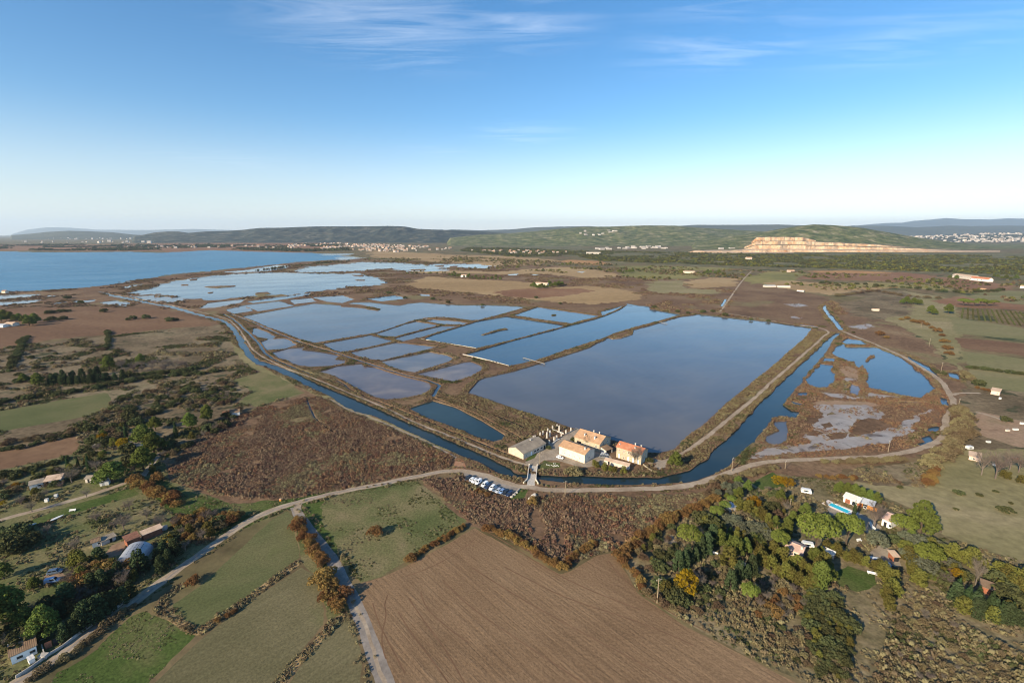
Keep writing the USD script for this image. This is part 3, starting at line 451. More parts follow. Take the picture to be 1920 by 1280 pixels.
poly('mudflat', 'pale grey mud strip between the marsh pools', 'mud', [(1533, 734), (1560, 737), (1578, 738), (1582, 715), (1578, 706), (1612, 711), (1618, 733), (1660, 740), (1697, 745), (1640, 748), (1600, 748), (1560, 744)], 1.2)
poly('mudflat', 'tan mud by the blue pool', 'tanmud', [(1570, 688), (1590, 686), (1612, 695), (1612, 710), (1580, 706)], 1.0)
poly('marsh_island', 'brown samphire ring around the small oval pool', 'marsh', [(1592, 715), (1612, 714), (1618, 728), (1614, 742), (1600, 746), (1588, 740), (1588, 727)], 0.8)
poly('marsh_pool', 'small oval violet pool in the brown ring', 'violet', [(1600, 720), (1607, 722), (1610, 730), (1605, 739), (1597, 737), (1596, 727)], 0.5, True)
poly('mudflat', 'tan mud along the upper edge of the flat', 'tanmud', [(1512, 758), (1545, 750), (1630, 753), (1650, 760), (1640, 762), (1560, 764)], 1.0)
poly('mudflat', 'wide pale grey mudflat curving through the right marsh', 'mud', [(1517, 762), (1545, 757), (1630, 760), (1650, 770), (1660, 779), (1640, 785), (1615, 786), (1595, 800), (1590, 812), (1640, 810), (1677, 800), (1717, 777), (1745, 768), (1757, 768), (1727, 780), (1710, 807), (1677, 822), (1665, 830), (1615, 837), (1540, 846), (1430, 856), (1395, 868), (1410, 852), (1440, 841), (1490, 835), (1525, 832), (1512, 820), (1522, 800), (1537, 790), (1545, 775)], 1.6)
poly('marsh_pool', 'dark grey pool near the canal bend', 'pond', [(1455, 790), (1472, 789), (1475, 800), (1475, 812), (1470, 825), (1457, 832), (1445, 830), (1438, 826), (1437, 817), (1455, 810), (1463, 806), (1456, 800)], 0.7, True)
poly('ditch', 'blue flooded ditch outside the curved road', 'blue', [(1692, 663), (1715, 674), (1740, 687), (1762, 706), (1750, 702), (1737, 694), (1710, 676)], 0.7, True)
poly('marsh_pool', 'small blue puddle right of the curved road', 'blue', [(1780, 699), (1790, 700), (1796, 710), (1785, 706)], 1.0, True)
poly('marsh_pool', 'small blue puddle by the road corner', 'blue', [(1767, 747), (1771, 748), (1776, 759), (1771, 758)], 0.5, True)
line('ditch', 'thin violet ditch across the right marsh', 'violet', [(1640, 750), (1680, 751), (1735, 754)], 3.0, 0.8, True)
for q in ([(1742, 803), (1756, 801), (1752, 807), (1744, 807)], [(1732, 822), (1742, 819), (1746, 827), (1738, 829)], [(1725, 833), (1735, 831), (1731, 836)], [(1484, 772), (1497, 773), (1493, 777)], [(1487, 752), (1505, 756), (1500, 758), (1488, 755)], [(1500, 737), (1510, 736), (1508, 740), (1500, 740)]):
    poly('marsh_pool', 'tiny blue puddle in the right marsh', 'blue', q, 0.7, True)
poly('ditch', 'blue ditch running from the canal head toward the hills', 'blue', [(1542, 573), (1547, 572), (1553, 584), (1568, 600), (1583, 619), (1575, 619), (1557, 600), (1545, 584)], 0.8, True)
poly('ditch', 'short blue ditch beside the straight track', 'blue', [(1350, 574), (1359, 560), (1363, 561), (1356, 574)], 0.5, True)
for q in ([(955, 514), (970, 513), (966, 516), (956, 516)], [(997, 514), (1008, 514), (1008, 516), (998, 516)], [(1083, 509), (1095, 509), (1092, 511)], [(786, 551), (806, 552), (804, 555), (790, 554)]):
    poly('marsh_pool', 'pale shallow puddle in the brown plain', 'grey', q, 1.5, True)
for q in ([(1472, 570), (1500, 568), (1512, 573), (1490, 576)], [(1480, 592), (1500, 593), (1502, 598), (1485, 596)], [(1592, 611), (1625, 607), (1640, 612), (1620, 618), (1600, 614)]):
    poly('mudflat', 'pale wet mud patch in the brown marsh behind the basin', 'mud', q, 2.0)
# --- islands and spits
I = lambda lab, px, a=0.5: poly('marsh_island', lab, 'marsh', px, a)
I('brown spit in the wide salt pond', [(640, 569), (675, 571), (714, 579), (708, 582), (680, 577), (640, 574)], 0.8)
I('long brown bank at the end of the wide pond', [(795, 596), (820, 594), (850, 596), (890, 601), (887, 603), (850, 601), (815, 598)], 0.8)
I('thin spit in the blue pond', [(903, 627), (935, 617), (947, 615), (953, 617), (936, 620), (907, 628)], 0.3)
I('tiny islet in the small blue pond', [(1034, 590), (1042, 589), (1043, 591), (1035, 592)], 0.5)
I('islet in the calm pool', [(385, 537), (400, 536), (442, 535), (440, 537), (408, 540), (392, 539)], 1.5)
I('small islet in the calm pool', [(390, 548), (399, 547), (398, 549), (392, 550)], 1.0)
I('islet at the bank of the calm pool', [(340, 533), (354, 533), (352, 535), (342, 535)], 1.0)
I('islet near the lagoon bank', [(355, 524), (370, 522), (368, 525), (358, 526)], 1.0)
I('brown point in the calm pool', [(478, 549), (500, 547), (508, 550), (492, 555), (478, 560), (470, 562), (484, 554)], 1.0)
for q in ([(843, 499), (858, 498), (856, 502), (845, 503)], [(796, 496), (804, 496), (803, 498), (797, 498)], [(817, 498), (832, 497), (830, 500), (818, 500)], [(768, 505), (798, 504), (796, 507), (772, 507)], [(868, 504), (876, 503), (875, 505)], [(660, 515), (682, 516), (680, 518), (662, 517)], [(668, 524), (684, 524), (682, 526), (669, 526)]):
    I('small brown islet in a far pool', q, 2.0)
I('brown spit at the top of the right marsh pool', [(1584, 645), (1600, 645), (1628, 647), (1645, 650), (1620, 650), (1597, 650), (1586, 649)], 0.6)
I('small brown islet in the bright blue pool', [(1623, 676), (1630, 666), (1640, 667), (1632, 672), (1626, 678)], 0.6)
I('brown bank islet between the main basin and the long pond', [(1139, 632), (1150, 625), (1175, 619), (1188, 620), (1185, 624), (1165, 631), (1145, 634)], 0.4)
poly('mudflat', 'pale mud rim of the bank islet', 'tanmud', [(1145, 634), (1165, 631), (1187, 623), (1187, 626), (1165, 633.5), (1150, 635)], 0.3)
I('dark brown patch on the mudflat', [(1602, 792), (1625, 782), (1647, 786), (1677, 797), (1652, 807), (1615, 815), (1593, 820)], 1.2)
for q in ([(1540, 795), (1555, 791), (1562, 798), (1548, 802)], [(1552, 815), (1575, 810), (1592, 812), (1588, 820), (1560, 825)], [(1515, 808), (1530, 806), (1545, 812), (1530, 818), (1515, 816)], [(1547, 775), (1560, 772), (1566, 776), (1552, 779)], [(1650, 780), (1665, 776), (1672, 782), (1655, 786)]):
    I('small brown samphire patch on the mudflat', q, 1.0)
# --- tracks
bank_a = line('field_bank', 'straw coloured bank between the two mown fields', 'beige', [(562, 1052), (530, 1075), (490, 1104), (440, 1140), (400, 1165), (375, 1186), (345, 1170), (325, 1155)], 2.6, 0.7)
bank_b = line('field_bank', 'straw coloured bank along the lower stubble field', 'beige', [(655, 1150), (640, 1157), (615, 1178), (590, 1206), (560, 1237), (520, 1282), (480, 1330)], 2.4, 0.7)
bank_c = line('field_bank', 'straw coloured bank behind the green weedy field', 'dryland', [(325, 1150), (300, 1140), (320, 1110), (360, 1090)], 2.6, 1.0)
poly('car_park', 'gravel car park beside the track', 'tar', [(868, 884), (885, 886), (915, 892), (950, 905), (972, 913), (975, 918), (962, 928), (950, 930), (935, 924), (900, 912), (876, 900)], 0.3)
poly('red_earth', 'red earth patch at the end of the marsh path', 'ochre', [(852, 860), (866, 858), (873, 874), (874, 880), (850, 880)], 0.6)
track = line('gravel_track', 'pale gravel track winding along the marsh to the bridge and around the right marsh', 'sand', [(-40, 1322), (34, 1276), (103, 1236), (143, 1204), (240, 1137), (320, 1078), (366, 1045), (431, 998), (484, 968), (543, 945), (595, 931), (650, 919), (700, 910), (730, 904), (792, 890), (842, 882), (865, 882), (890, 887), (912, 891), (935, 899), (956, 907), (975, 912), (993, 913), (1018, 918), (1060, 919), (1110, 918), (1210, 916), (1285, 910), (1335, 897), (1370, 885), (1410, 872), (1450, 865), (1515, 861), (1560, 859), (1620, 857), (1700, 847), (1740, 835), (1763, 824), (1772, 808), (1774, 787), (1785, 765), (1786, 750), (1775, 730), (1762, 712), (1735, 694), (1690, 667), (1640, 645), (1590, 625), (1578, 620)], 3.7, 0.5)
line('track_middle', 'darker strip between the wheel ruts of the gravel track', 'tar', [(-40, 1322), (34, 1276), (103, 1236), (143, 1204), (240, 1137), (320, 1078), (366, 1045), (431, 998), (484, 968), (543, 945), (595, 931), (650, 919), (700, 910), (730, 904), (792, 890), (842, 882)], 0.8, 0.45)
south = line('paved_track', 'worn grey farm track leading down from the fork', 'tar', [(553, 950), (560, 966), (579, 991), (602, 1021), (628, 1057), (645, 1090), (664, 1126), (681, 1165), (700, 1221), (720, 1272), (745, 1350)], 4.3, 0.4)
line('track_middle', 'pale wheel worn strip on the lower farm track', 'sand', [(660, 1118), (681, 1165), (700, 1221), (720, 1272), (745, 1350)], 1.1, 0.5)
line('gravel_track', 'short curved arm of the road fork', 'sand', [(575, 938), (560, 943), (556, 952), (560, 962)], 3.0, 0.3)
path = line('canal_path', 'pale dirt path on the dike beside the canal', 'sand', [(200, 548), (260, 560), (317, 571), (393, 589), (425, 598), (445, 614), (462, 637), (480, 661), (530, 687), (600, 714), (655, 737), (705, 757), (780, 792), (855, 822), (905, 842), (955, 862), (981, 869), (996, 873)], 1.9, 0.35)
east = line('dike_path', 'pale path on the dike between the main basin and the wide canal', 'sand', [(1215, 868), (1245, 864), (1277, 851), (1320, 822), (1382, 772), (1410, 750), (1440, 722), (1477, 690), (1515, 657), (1540, 634), (1547, 618), (1535, 614), (1490, 609), (1440, 600), (1352, 586), (1300, 581)], 2.6, 0.3)
line('straight_track', 'straight pale track leading toward the hills', 'sand', [(1350, 584), (1362, 568), (1388, 531), (1400, 517), (1410, 508)], 3.2, 0.3)
line('marsh_path', 'pale path along the left canal bank', 'sand', [(620, 748), (650, 766), (700, 784), (760, 810), (820, 838), (856, 858)], 1.3, 0.5)
line('garden_track', 'pale lane between the left hamlet gardens', 'sand', [(-60, 995), (0, 975), (83, 952), (167, 928), (215, 912), (250, 900)], 3.0, 0.25)
line('garden_track', 'short lane up to the house among the pines', 'sand', [(268, 893), (276, 880), (288, 866), (300, 848)], 3.0, 0.3)
line('marsh_path', 'faint path through the front marsh', 'tanmud', [(940, 945), (925, 955), (910, 965), (895, 972)], 1.5, 0.5)
line('garden_track', 'dirt drive among the right hamlet gardens', 'gravel', [(1330, 980), (1350, 985), (1400, 1000), (1440, 1020), (1452, 1035)], 3.0, 0.6)
line('garden_track', 'pale bypath at the right road corner', 'sand', [(1787, 740), (1810, 736), (1838, 737)], 2.5, 0.6)
line('garden_track', 'pale lane to the sandy plots', 'sand', [(1830, 772), (1860, 780), (1890, 792)], 2.5, 0.6)
poly('yard', 'gravel yard between the salt works buildings', 'gravel', [(985, 866), (994, 876), (1000, 884), (1006, 880), (1011, 868), (1020, 862), (1042, 862), (1075, 872), (1100, 875), (1135, 872), (1150, 862), (1140, 850), (1120, 835), (1090, 845), (1062, 838), (1075, 822), (1090, 806), (1080, 802), (1062, 812), (1040, 826), (1012, 842), (1003, 858)], 0.3)
poly('yard', 'gravel turning place by the round pine', 'gravel', [(1215, 858), (1240, 862), (1250, 866), (1248, 875), (1236, 880), (1226, 876), (1232, 866), (1222, 862)], 0.3)
poly('fork_island', 'grassy triangle in the fork of the roads', 'green', [(566, 944), (578, 940), (571, 950)], 0.2)

for px_ in ([(905, 992), (961, 1024), (1024, 1064), (1086, 1096), (1200, 1142)], [(946, 1061), (992, 1086), (1055, 1117), (1200, 1167), (1300, 1208)], [(886, 1064), (930, 1092), (992, 1130), (1200, 1242), (1290, 1290)], [(830, 1086), (867, 1124), (930, 1171), (1024, 1233), (1110, 1292)], [(789, 1108), (799, 1136), (830, 1167), (880, 1205)], [(767, 1121), (789, 1155), (830, 1211), (880, 1295)], [(747, 1146), (774, 1189), (805, 1230), (850, 1292)], [(727, 1114), (722, 1130), (724, 1152), (717, 1186), (724, 1234)], [(699, 1130), (711, 1167), (727, 1199), (760, 1262)], [(1140, 1050), (1165, 1080), (1230, 1130), (1330, 1185)], [(760, 1080), (800, 1066), (850, 1040), (890, 1010)]):
    line('wheel_rut', 'dark curving wheel rut in the ploughed field', 'soil', px_, .42, .12, False, 2.0)
# --- cut the patches against each other, later ones on top
R_FAR = 46000.0
base = Polygon([(R_FAR * math.cos(a), R_FAR * math.sin(a)) for a in np.linspace(0, 2 * np.pi, 120, endpoint=False)])
L.insert(0, ('ground', 'wide brown and olive coastal plain reaching to the horizon', 'plain', base, False))
pieces = []; above = None
for name, label, m, p, wat in reversed(L):
    q = p if above is None else clean(p.difference(above))
    above = p if above is None else above.union(p)
    parts = [g for g in getattr(q, 'geoms', [q]) if g.geom_type == 'Polygon' and g.area > 0.3]
    pieces.append((name, label, m, parts, wat))
pieces.reverse()
def sheet(parts, z, skirt=0.0):
    vs, fs, n = [], [], 0
    for g in parts:
        v, f = trimesh.creation.triangulate_polygon(g, engine='earcut')
        vs.append(np.c_[v, np.full(len(v), z)]); fs.append(np.asarray(f) + n); n += len(v)
        if skirt:
            for r in (g.exterior, *g.interiors):
                c = np.array(r.coords)
                if len(c) > 4000: continue
                k = len(c); vs.append(np.vstack([np.c_[c, np.full(k, z)], np.c_[c, np.full(k, z - skirt)]]))
                i = np.arange(k - 1)
                fs.append(np.vstack([np.stack([i + n, i + 1 + n, i + 1 + k + n], 1), np.stack([i + n, i + 1 + k + n, i + k + n], 1)])); n += 2 * k
    v, f = np.vstack(vs), np.vstack(fs)
    # faces of the sheet look up
    a, b, c = v[f[:, 0]], v[f[:, 1]], v[f[:, 2]]
    nz = np.cross(b - a, c - a)[:, 2]; f[nz < 0] = f[nz < 0][:, ::-1]
    return v, f
k = 0
for name, label, m, parts, wat in pieces:
    if not parts: continue
    if wat:
        k += 1
        pp = [g.buffer(0.7) for g in parts]
        o = struct(name, sheet(pp, -0.45 - 0.0015 * k), W[m])
    else:
        o = struct(name, sheet(parts, 0.0, 1.6), M[m])
    tag(o, label)
LAND = {}
for name, label, m, parts, wat in pieces:
    LAND.setdefault(label, []).extend(parts)
WATER = unary_union([g for *_, parts, wat in pieces if wat for g in parts if g.distance(Point(0, 0)) < 3000])
# ------------------------------------------------------------------ hills, far shore, quarry
M['ridge'] = ground('wooded_ridge', [(0.36, (0.018, 0.027, 0.026)), (0.48, (0.034, 0.042, 0.036)), (0.58, (0.062, 0.064, 0.048)), (0.68, (0.13, 0.115, 0.09))], s1=0.006, s2=0.02, fine=0.6, bump=3.0, bscale=0.02)
M['green_hill'] = ground('scrub_hill', [(0.34, (0.040, 0.055, 0.020)), (0.46, (0.085, 0.098, 0.034)), (0.58, (0.150, 0.142, 0.066)), (0.70, (0.30, 0.25, 0.17))], s1=0.010, s2=0.035, fine=0.6, bump=2.0, bscale=0.03)
M['far_ridge'] = ground('far_ridge', [(0.3, (0.05, 0.055, 0.04)), (0.7, (0.09, 0.09, 0.06))], s1=0.001, s2=0.01, fine=0.3, bump=5.0, bscale=0.01)
M['limestone'] = ground('quarry_stone', [(0.3, (0.38, 0.20, 0.10)), (0.44, (0.46, 0.29, 0.17)), (0.58, (0.50, 0.37, 0.25)), (0.72, (0.38, 0.27, 0.18))], s1=0.02, s2=0.08, fine=0.25, bump=2.0, bscale=0.06)
M['quarry_floor'] = ground('quarry_floor', [(0.3, (0.36, 0.25, 0.155)), (0.5, (0.46, 0.34, 0.24)), (0.7, (0.33, 0.23, 0.15))], s1=0.01, s2=0.05, fine=0.2, bump=0.6, bscale=0.06)
def ridge(name, label, m, prof, d_front, d_crest, d_back, seed, rough_=0.12, nx=260, nd=34, gully=0.0):
    """a long hill: its crest height follows prof (view column, view row) at distance d_crest; it rises from d_front and falls to d_back"""
    prof = np.array(prof, float); xs = np.linspace(prof[0, 0], prof[-1, 0], nx); ys = np.interp(xs, prof[:, 0], prof[:, 1])
    zc = CAM_H + (HORIZON - ys) / F_PX * d_crest * 1.02
    t = np.linspace(0, 1, nd); tc = (d_crest - d_front) / (d_back - d_front)
    s = np.where(t < tc, t / tc, (1 - t) / (1 - tc)); s = s * s * (3 - 2 * s); s = s ** 0.85
    d = d_front + t * (d_back - d_front)
    X = (xs[:, None] - 960) / F_PX * d[None, :]; Y = np.repeat(d[None, :], nx, 0)
    Z = np.maximum(zc, 4)[:, None] * s[None, :]
    wl = (d_back - d_front) * 0.22
    nz = meshkit.fbm(np.stack([X / wl, Y / wl, np.zeros_like(X)], -1), 5, seed=seed) - 0.5
    crest = np.exp(-((t - tc) / 0.10) ** 2)[None, :]
    Z = Z * (1 + rough_ * 3 * nz * (1 - 0.85 * crest)) - 1.0
    if gully:
        g = meshkit.fbm(np.stack([X / (wl * .5), Y / (wl * 2.2), np.ones_like(X)], -1), 4, seed=seed + 5)
        Z -= gully * np.abs(g - .5) * 4 * Z * (1 - crest) * 0.5
    Z[:, 0] = Z[:, -1] = -3; e = np.clip(np.minimum(np.arange(nx), nx - 1 - np.arange(nx)) / 3, 0, 1); Z = Z * e[:, None] - 3 * (1 - e[:, None])
    i, j = np.meshgrid(np.arange(nx - 1), np.arange(nd - 1), indexing='ij'); a = i * nd + j
    f = np.stack([a, a + nd, a + nd + 1, a + 1], -1).reshape(-1, 4)
    v = np.stack([X, Y, Z], -1).reshape(-1, 3)
    tag(struct(name, (v, f), m, True), label)
    return v
ridge('mountains', 'pale blue mountains on the right horizon', M['far_ridge'], [(1500, 437), (1560, 428), (1600, 423), (1640, 420), (1670, 419.5), (1690, 416), (1720, 414), (1745, 412), (1790, 413.5), (1830, 414), (1860, 412), (1920, 413.5), (2100, 416), (2400, 430)], 24000, 33000, 38000, 1)
ridge('mountains', 'faint distant mountain on the left horizon', M['far_ridge'], [(40, 440), (75, 431), (110, 427), (150, 427.5), (200, 431), (300, 432), (380, 430), (460, 432), (560, 438)], 30000, 38000, 42000, 2)
ridge('hills', 'second blue ridge on the right below the mountains', M['far_ridge'], [(1440, 437), (1540, 428), (1580, 424), (1640, 424.5), (1700, 427), (1760, 424), (1800, 425), (1860, 424), (1920, 425), (2100, 422), (2400, 430)], 12500, 17000, 21000, 3)
ridge('hills', 'dark blue ridge behind the green hills', M['far_ridge'], [(1180, 436), (1250, 425), (1300, 422.5), (1340, 423), (1400, 422.5), (1440, 422), (1500, 424), (1600, 434)], 11000, 14000, 17000, 4)
ridge('hills', 'blue hills behind the wooded ridge', M['far_ridge'], [(800, 438), (850, 431), (900, 432.5), (960, 430.5), (1000, 427), (1050, 425.5), (1100, 425), (1180, 430), (1240, 437)], 11500, 15000, 18000, 5)
ridge_port = ridge('hills', 'rounded hill with a town across the lagoon on the left', M['far_ridge'], [(40, 441), (80, 438), (110, 435), (150, 433), (190, 434), (230, 435.5), (260, 439), (290, 441)], 10000, 12500, 14500, 6)
ridge('hills', 'long dark wooded ridge with steep folds on the left', M['ridge'], [(262, 443), (285, 440), (305, 436), (330, 434), (350, 434), (368, 436.5), (400, 434), (440, 433), (470, 431), (500, 428), (540, 427.5), (600, 425.5), (640, 425), (700, 425), (740, 425), (765, 426), (790, 430), (830, 431), (900, 434), (1000, 440), (1080, 446)], 6300, 8200, 10500, 7, 0.16, 420, 60, 0.75)
ridge_green = ridge('hills', 'green scrub covered hills in the centre distance', M['green_hill'], [(840, 446), (900, 440), (960, 437), (1000, 434), (1050, 429), (1090, 426), (1150, 425.5), (1200, 424), (1260, 424), (1300, 427), (1350, 430), (1400, 433), (1450, 436), (1520, 444)], 4700, 6800, 8500, 8, 0.12, 320, 40, 0.4)
ridge('hills', 'green hill rising behind the quarry', M['green_hill'], [(1290, 455), (1330, 447), (1370, 441), (1400, 438), (1440, 431), (1480, 425), (1510, 422), (1540, 423), (1570, 425), (1600, 428), (1650, 436), (1700, 444), (1760, 452), (1840, 462), (1930, 470)], 3600, 4700, 6200, 9, 0.08, 300, 40, 0.2)
ridge_town = ridge('hills', 'low slope carrying the white town on the right', M['far_ridge'], [(1600, 452), (1700, 443), (1800, 439), (1900, 437.5), (2000, 437), (2300, 441)], 6500, 9800, 12500, 10, 0.06)

# the quarry: stepped benches cut into the foot of the hill, each a rock face with a flat bench behind it
M['quarry_scrub'] = ground('quarry_scrub', [(0.3, (0.10, 0.085, 0.045)), (0.5, (0.17, 0.135, 0.08)), (0.62, (0.22, 0.17, 0.11)), (0.75, (0.40, 0.30, 0.20))], s1=0.02, s2=0.06, fine=0.3)
def quarry_bench(label, x0, x1, dist, z0, z1, depth, fall):
    """one step: a rock face between view columns x0 and x1, dist metres away, rising from z0 to z1 (lower towards the right by fall), with a flat top"""
    n = 150; xs = np.linspace(x0, x1, n); ln = np.stack([(xs - 960) / F_PX * dist, np.full(n, dist) + (xs - x0) * .12], 1)
    j = (meshkit.fbm(np.c_[ln / 70, np.zeros(n)], 4, seed=int(dist)) - .5) * 70
    taper = np.clip(np.minimum(np.arange(n) / 10, (n - 1 - np.arange(n)) / 30), 0.03, 1)
    g_ = np.clip(1 - (xs - 1490) / 390, .12, 1) * np.clip(.45 + (xs - 1378) / 60, .3, 1); z0 = z0 * g_; z1 = z1 * g_
    away = ln / np.linalg.norm(ln, axis=1)[:, None]; foot = ln + away * j[:, None]; top = foot + away * 14; back = foot + away * depth
    h = z0 + (z1 - z0) * taper * (0.9 + 0.2 * meshkit.fbm(np.c_[ln / 60, np.ones(n)], 3, seed=3))
    rows = [np.c_[foot - away * 4, z0 - 30], np.c_[foot, np.minimum(z0 + 1, h)]]
    for k, (a_, g) in enumerate(((.3, .35), (.6, .62), (1, 1))): rows.append(np.c_[foot * (1 - a_) + top * a_ + away * ((meshkit.fbm(np.c_[ln / 22, np.full(n, k)], 3, seed=k) - .5) * 9)[:, None], z0 + (h - z0) * g])
    rows += [np.c_[back, h + 2], np.c_[back + away * 8, z0 - 60]]; v = np.vstack(rows); i = np.arange(n - 1); f = [np.stack([i + r * n, i + 1 + r * n, i + 1 + (r + 1) * n, i + (r + 1) * n], 1) for r in range(len(rows) - 1)]
    tag(struct('quarry_face', (v, np.vstack(f[:4])), M['limestone']), label + ', rock face'); tag(struct('quarry_bench', (v, np.vstack(f[4:])), M['quarry_floor' if dist < 3200 else 'quarry_scrub']), label + ', flat top')
quarry_bench('lowest long quarry step', 1296, 1880, 3150, 0, 15, 260, .75)
quarry_bench('second quarry step', 1378, 1800, 3330, 14, 40, 260, .7)
quarry_bench('third quarry step', 1388, 1700, 3500, 41, 64, 260, .55)
quarry_bench('top quarry step', 1400, 1520, 3660, 72, 92, 220, .35)
tag(struct('quarry_floor', sheet([Polygon([((1270 - 960) / F_PX * 2990, 2990), ((1480 - 960) / F_PX * 3050, 3050), ((1480 - 960) / F_PX * 3200, 3200), ((1300 - 960) / F_PX * 3500, 3500)])], .3), M['quarry_floor']), 'pale ground of the quarry plant')
for x0_, x1_, d_, h_, lab in ((1292, 1326, 3080, 14, 'orange spoil heap left of the quarry'), (1338, 1362, 3120, 9, 'pale spoil heap before the quarry'), (1366, 1392, 3180, 11, 'tan spoil heap at the quarry foot')):
    n_ = 26; a_, b_ = np.meshgrid(np.linspace(0, 1, n_), np.linspace(0, 1, n_), indexing='ij'); X_ = ((x0_ + (x1_ - x0_) * a_) - 960) / F_PX * d_; Y_ = d_ + 90 * b_
    Z_ = h_ * np.maximum(0, np.sin(np.pi * a_) * np.sin(np.pi * b_)) ** .7 * (.6 + .8 * meshkit.fbm(np.stack([X_ / 30, Y_ / 30, X_ * 0], -1), 4, seed=int(x0_))) - .6
    i_, j_ = np.meshgrid(np.arange(n_ - 1), np.arange(n_ - 1), indexing='ij'); q_ = (i_ * n_ + j_).ravel(); tag(struct('spoil_heap', (np.stack([X_, Y_, Z_], -1).reshape(-1, 3), np.stack([q_, q_ + n_, q_ + n_ + 1, q_ + 1], 1)), M['limestone'], True), lab)
# ------------------------------------------------------------------ the air: an even haze round everything
HZ = usdkit.material(stage, '/World/Looks/haze', {'v': ('principled_volume', {'color': (0.74, 0.88, 1.0), 'density': 2.5e-5, 'anisotropy': 0.2})}, [], volume='v.volume')
hz = MB().box(-47000, 47000, -47000, 47000, -8, 1250).mesh()
tag(obj('haze', hz, HZ), 'thin blue haze that pales the far hills', 'haze', kind='stuff')
# ------------------------------------------------------------------ plants: kinds
LF = {}
for n_, c_, r_, h_, t_ in (('pine_leaf', (0.175, 0.212, 0.052), 0.22, 0.02, 0.2), ('bright_pine_leaf', (0.225, 0.270, 0.058), 0.15, 0.015, 0.2), ('cypress_leaf', (0.060, 0.094, 0.038), 0.2, 0.02, 0.12),
                       ('conifer_leaf', (0.085, 0.115, 0.052), 0.25, 0.02, 0.12), ('hedge_leaf', (0.205, 0.190, 0.050), 0.25, 0.025, 0.2), ('olive_leaf', (0.200, 0.212, 0.140), 0.18, 0.02, 0.2),
                       ('rust_leaf', (0.345, 0.200, 0.078), 0.28, 0.022, 0.3), ('yellow_leaf', (0.42, 0.26, 0.022), 0.18, 0.02, 0.35), ('brown_leaf', (0.240, 0.175, 0.102), 0.28, 0.025, 0.2),
                       ('bush_leaf', (0.125, 0.132, 0.056), 0.3, 0.03, 0.15), ('wood_leaf', (0.110, 0.115, 0.058), 0.3, 0.03, 0.15), ('twig', (0.25, 0.20, 0.165), 0.2, 0.02, 0.0), ('reed_leaf', (0.32, 0.255, 0.14), 0.22, 0.02, 0.25),
                       ('marsh_leaf', (0.260, 0.172, 0.118), 0.3, 0.022, 0.1), ('red_marsh_leaf', (0.290, 0.168, 0.104), 0.25, 0.02, 0.1), ('sedge_leaf', (0.29, 0.235, 0.135), 0.3, 0.025, 0.2), ('grass_leaf', (0.125, 0.130, 0.050), 0.25, 0.03, 0.2), ('frond', (0.135, 0.145, 0.035), 0.15, 0.02, 0.2), ('dry_frond', (0.33, 0.24, 0.13), 0.1, 0.01, 0.1)):
    LF[n_] = leafmat(n_, c_, r_, h_, t_)
M['bark'] = mat('bark', (0.085, 0.062, 0.045), 0.9, 0.25, 2.0, 0.1)
M['pale_bark'] = mat('pale_bark', (0.20, 0.155, 0.12), 0.9, 0.25, 2.0, 0.1)

def quads(p, nrm, size, rng, asp=1.0, tri=False):
    """one small leaf clump (two triangles) at every point, facing nrm"""
    n = len(p); nrm = nrm / (np.linalg.norm(nrm, axis=1, keepdims=True) + 1e-9)
    h = rng.normal(size=(n, 3)); a = np.cross(nrm, h); a /= np.linalg.norm(a, axis=1, keepdims=True) + 1e-9; b = np.cross(nrm, a)
    s = np.broadcast_to(size, (n,))[:, None] * rng.uniform(.7, 1.3, (n, 1))
    k = 0.28 * s * nrm
    v = np.stack([p - a * s * asp, p - b * s + k * rng.uniform(-1, 1, (n, 1)), p + a * s * asp, p + b * s + k * rng.uniform(-1, 1, (n, 1))], 1).reshape(-1, 3)
    i = np.arange(n)[:, None] * 4
    f = np.vstack([np.hstack([i, i + 1, i + 2]), np.hstack([i, i + 2, i + 3])])
    return v, f
def crown(lobes, n, size, rng, jit=0.5, low=-0.5):
    lo = np.array(lobes, float); w = (lo[:, 3] * lo[:, 4] + lo[:, 3] * lo[:, 5]); w /= w.sum()
    k = rng.choice(len(lo), n * 3, p=w); d = rng.normal(size=(n * 3, 3)); d /= np.linalg.norm(d, axis=1, keepdims=True)
    d = d[d[:, 2] > low][: n * 3]; k = k[: len(d)]
    p = lo[k, :3] + d * lo[k, 3:] * rng.uniform(.66, 1.15, (len(d), 1))
    inside = np.zeros(len(p), int)
    for L_ in lo: inside += ((((p - L_[:3]) / L_[3:]) ** 2).sum(1) < 0.6)
    ok = np.flatnonzero(inside == 0)[:n]
    return quads(p[ok], d[ok] / lo[k[ok], 3:] * lo[k[ok], 3:].mean() + rng.normal(size=(len(ok), 3)) * jit, size, rng)
def lumps(rng, n, cx, cz, rx, rz, r, zlo=-0.3):
    """n lobes laid over an ellipsoid of radii rx, rz around height cz"""
    out = []
    for i in range(n):
        z = 1 - (i + .5) / n * (1 - zlo); a = i * 2.39996 + rng.uniform(-.4, .4); q = math.sqrt(max(0, 1 - z * z))
        s = rng.uniform(.75, 1.25) * r; e = rng.uniform(.78, 1.05)
        out.append((cx + q * math.cos(a) * rx * e, q * math.sin(a) * rx * e, cz + z * rz * e, s, s, s * .8))
    return out
def limbs(rng, h, r0, tips, bend=.3, n=5):
    m = MB(); top = h
    m.tube([(0, 0, -.3), (0.04 * h, 0, h * .3), (0, .03 * h, h * .65), (0.02 * h, 0, top)], [r0 * 1.25, r0, r0 * .75, r0 * .35], n)
    for t in tips:
        t = np.array(t[:3]); s = np.array([0, 0, min(h * rng.uniform(.45, .75), max(t[2] - .3, .3))]); mid = (s + t) / 2 + (0, 0, -bend * .3)
        m.tube([s, mid, t], [r0 * .45, r0 * .3, r0 * .12], 4)
    return m.mesh()
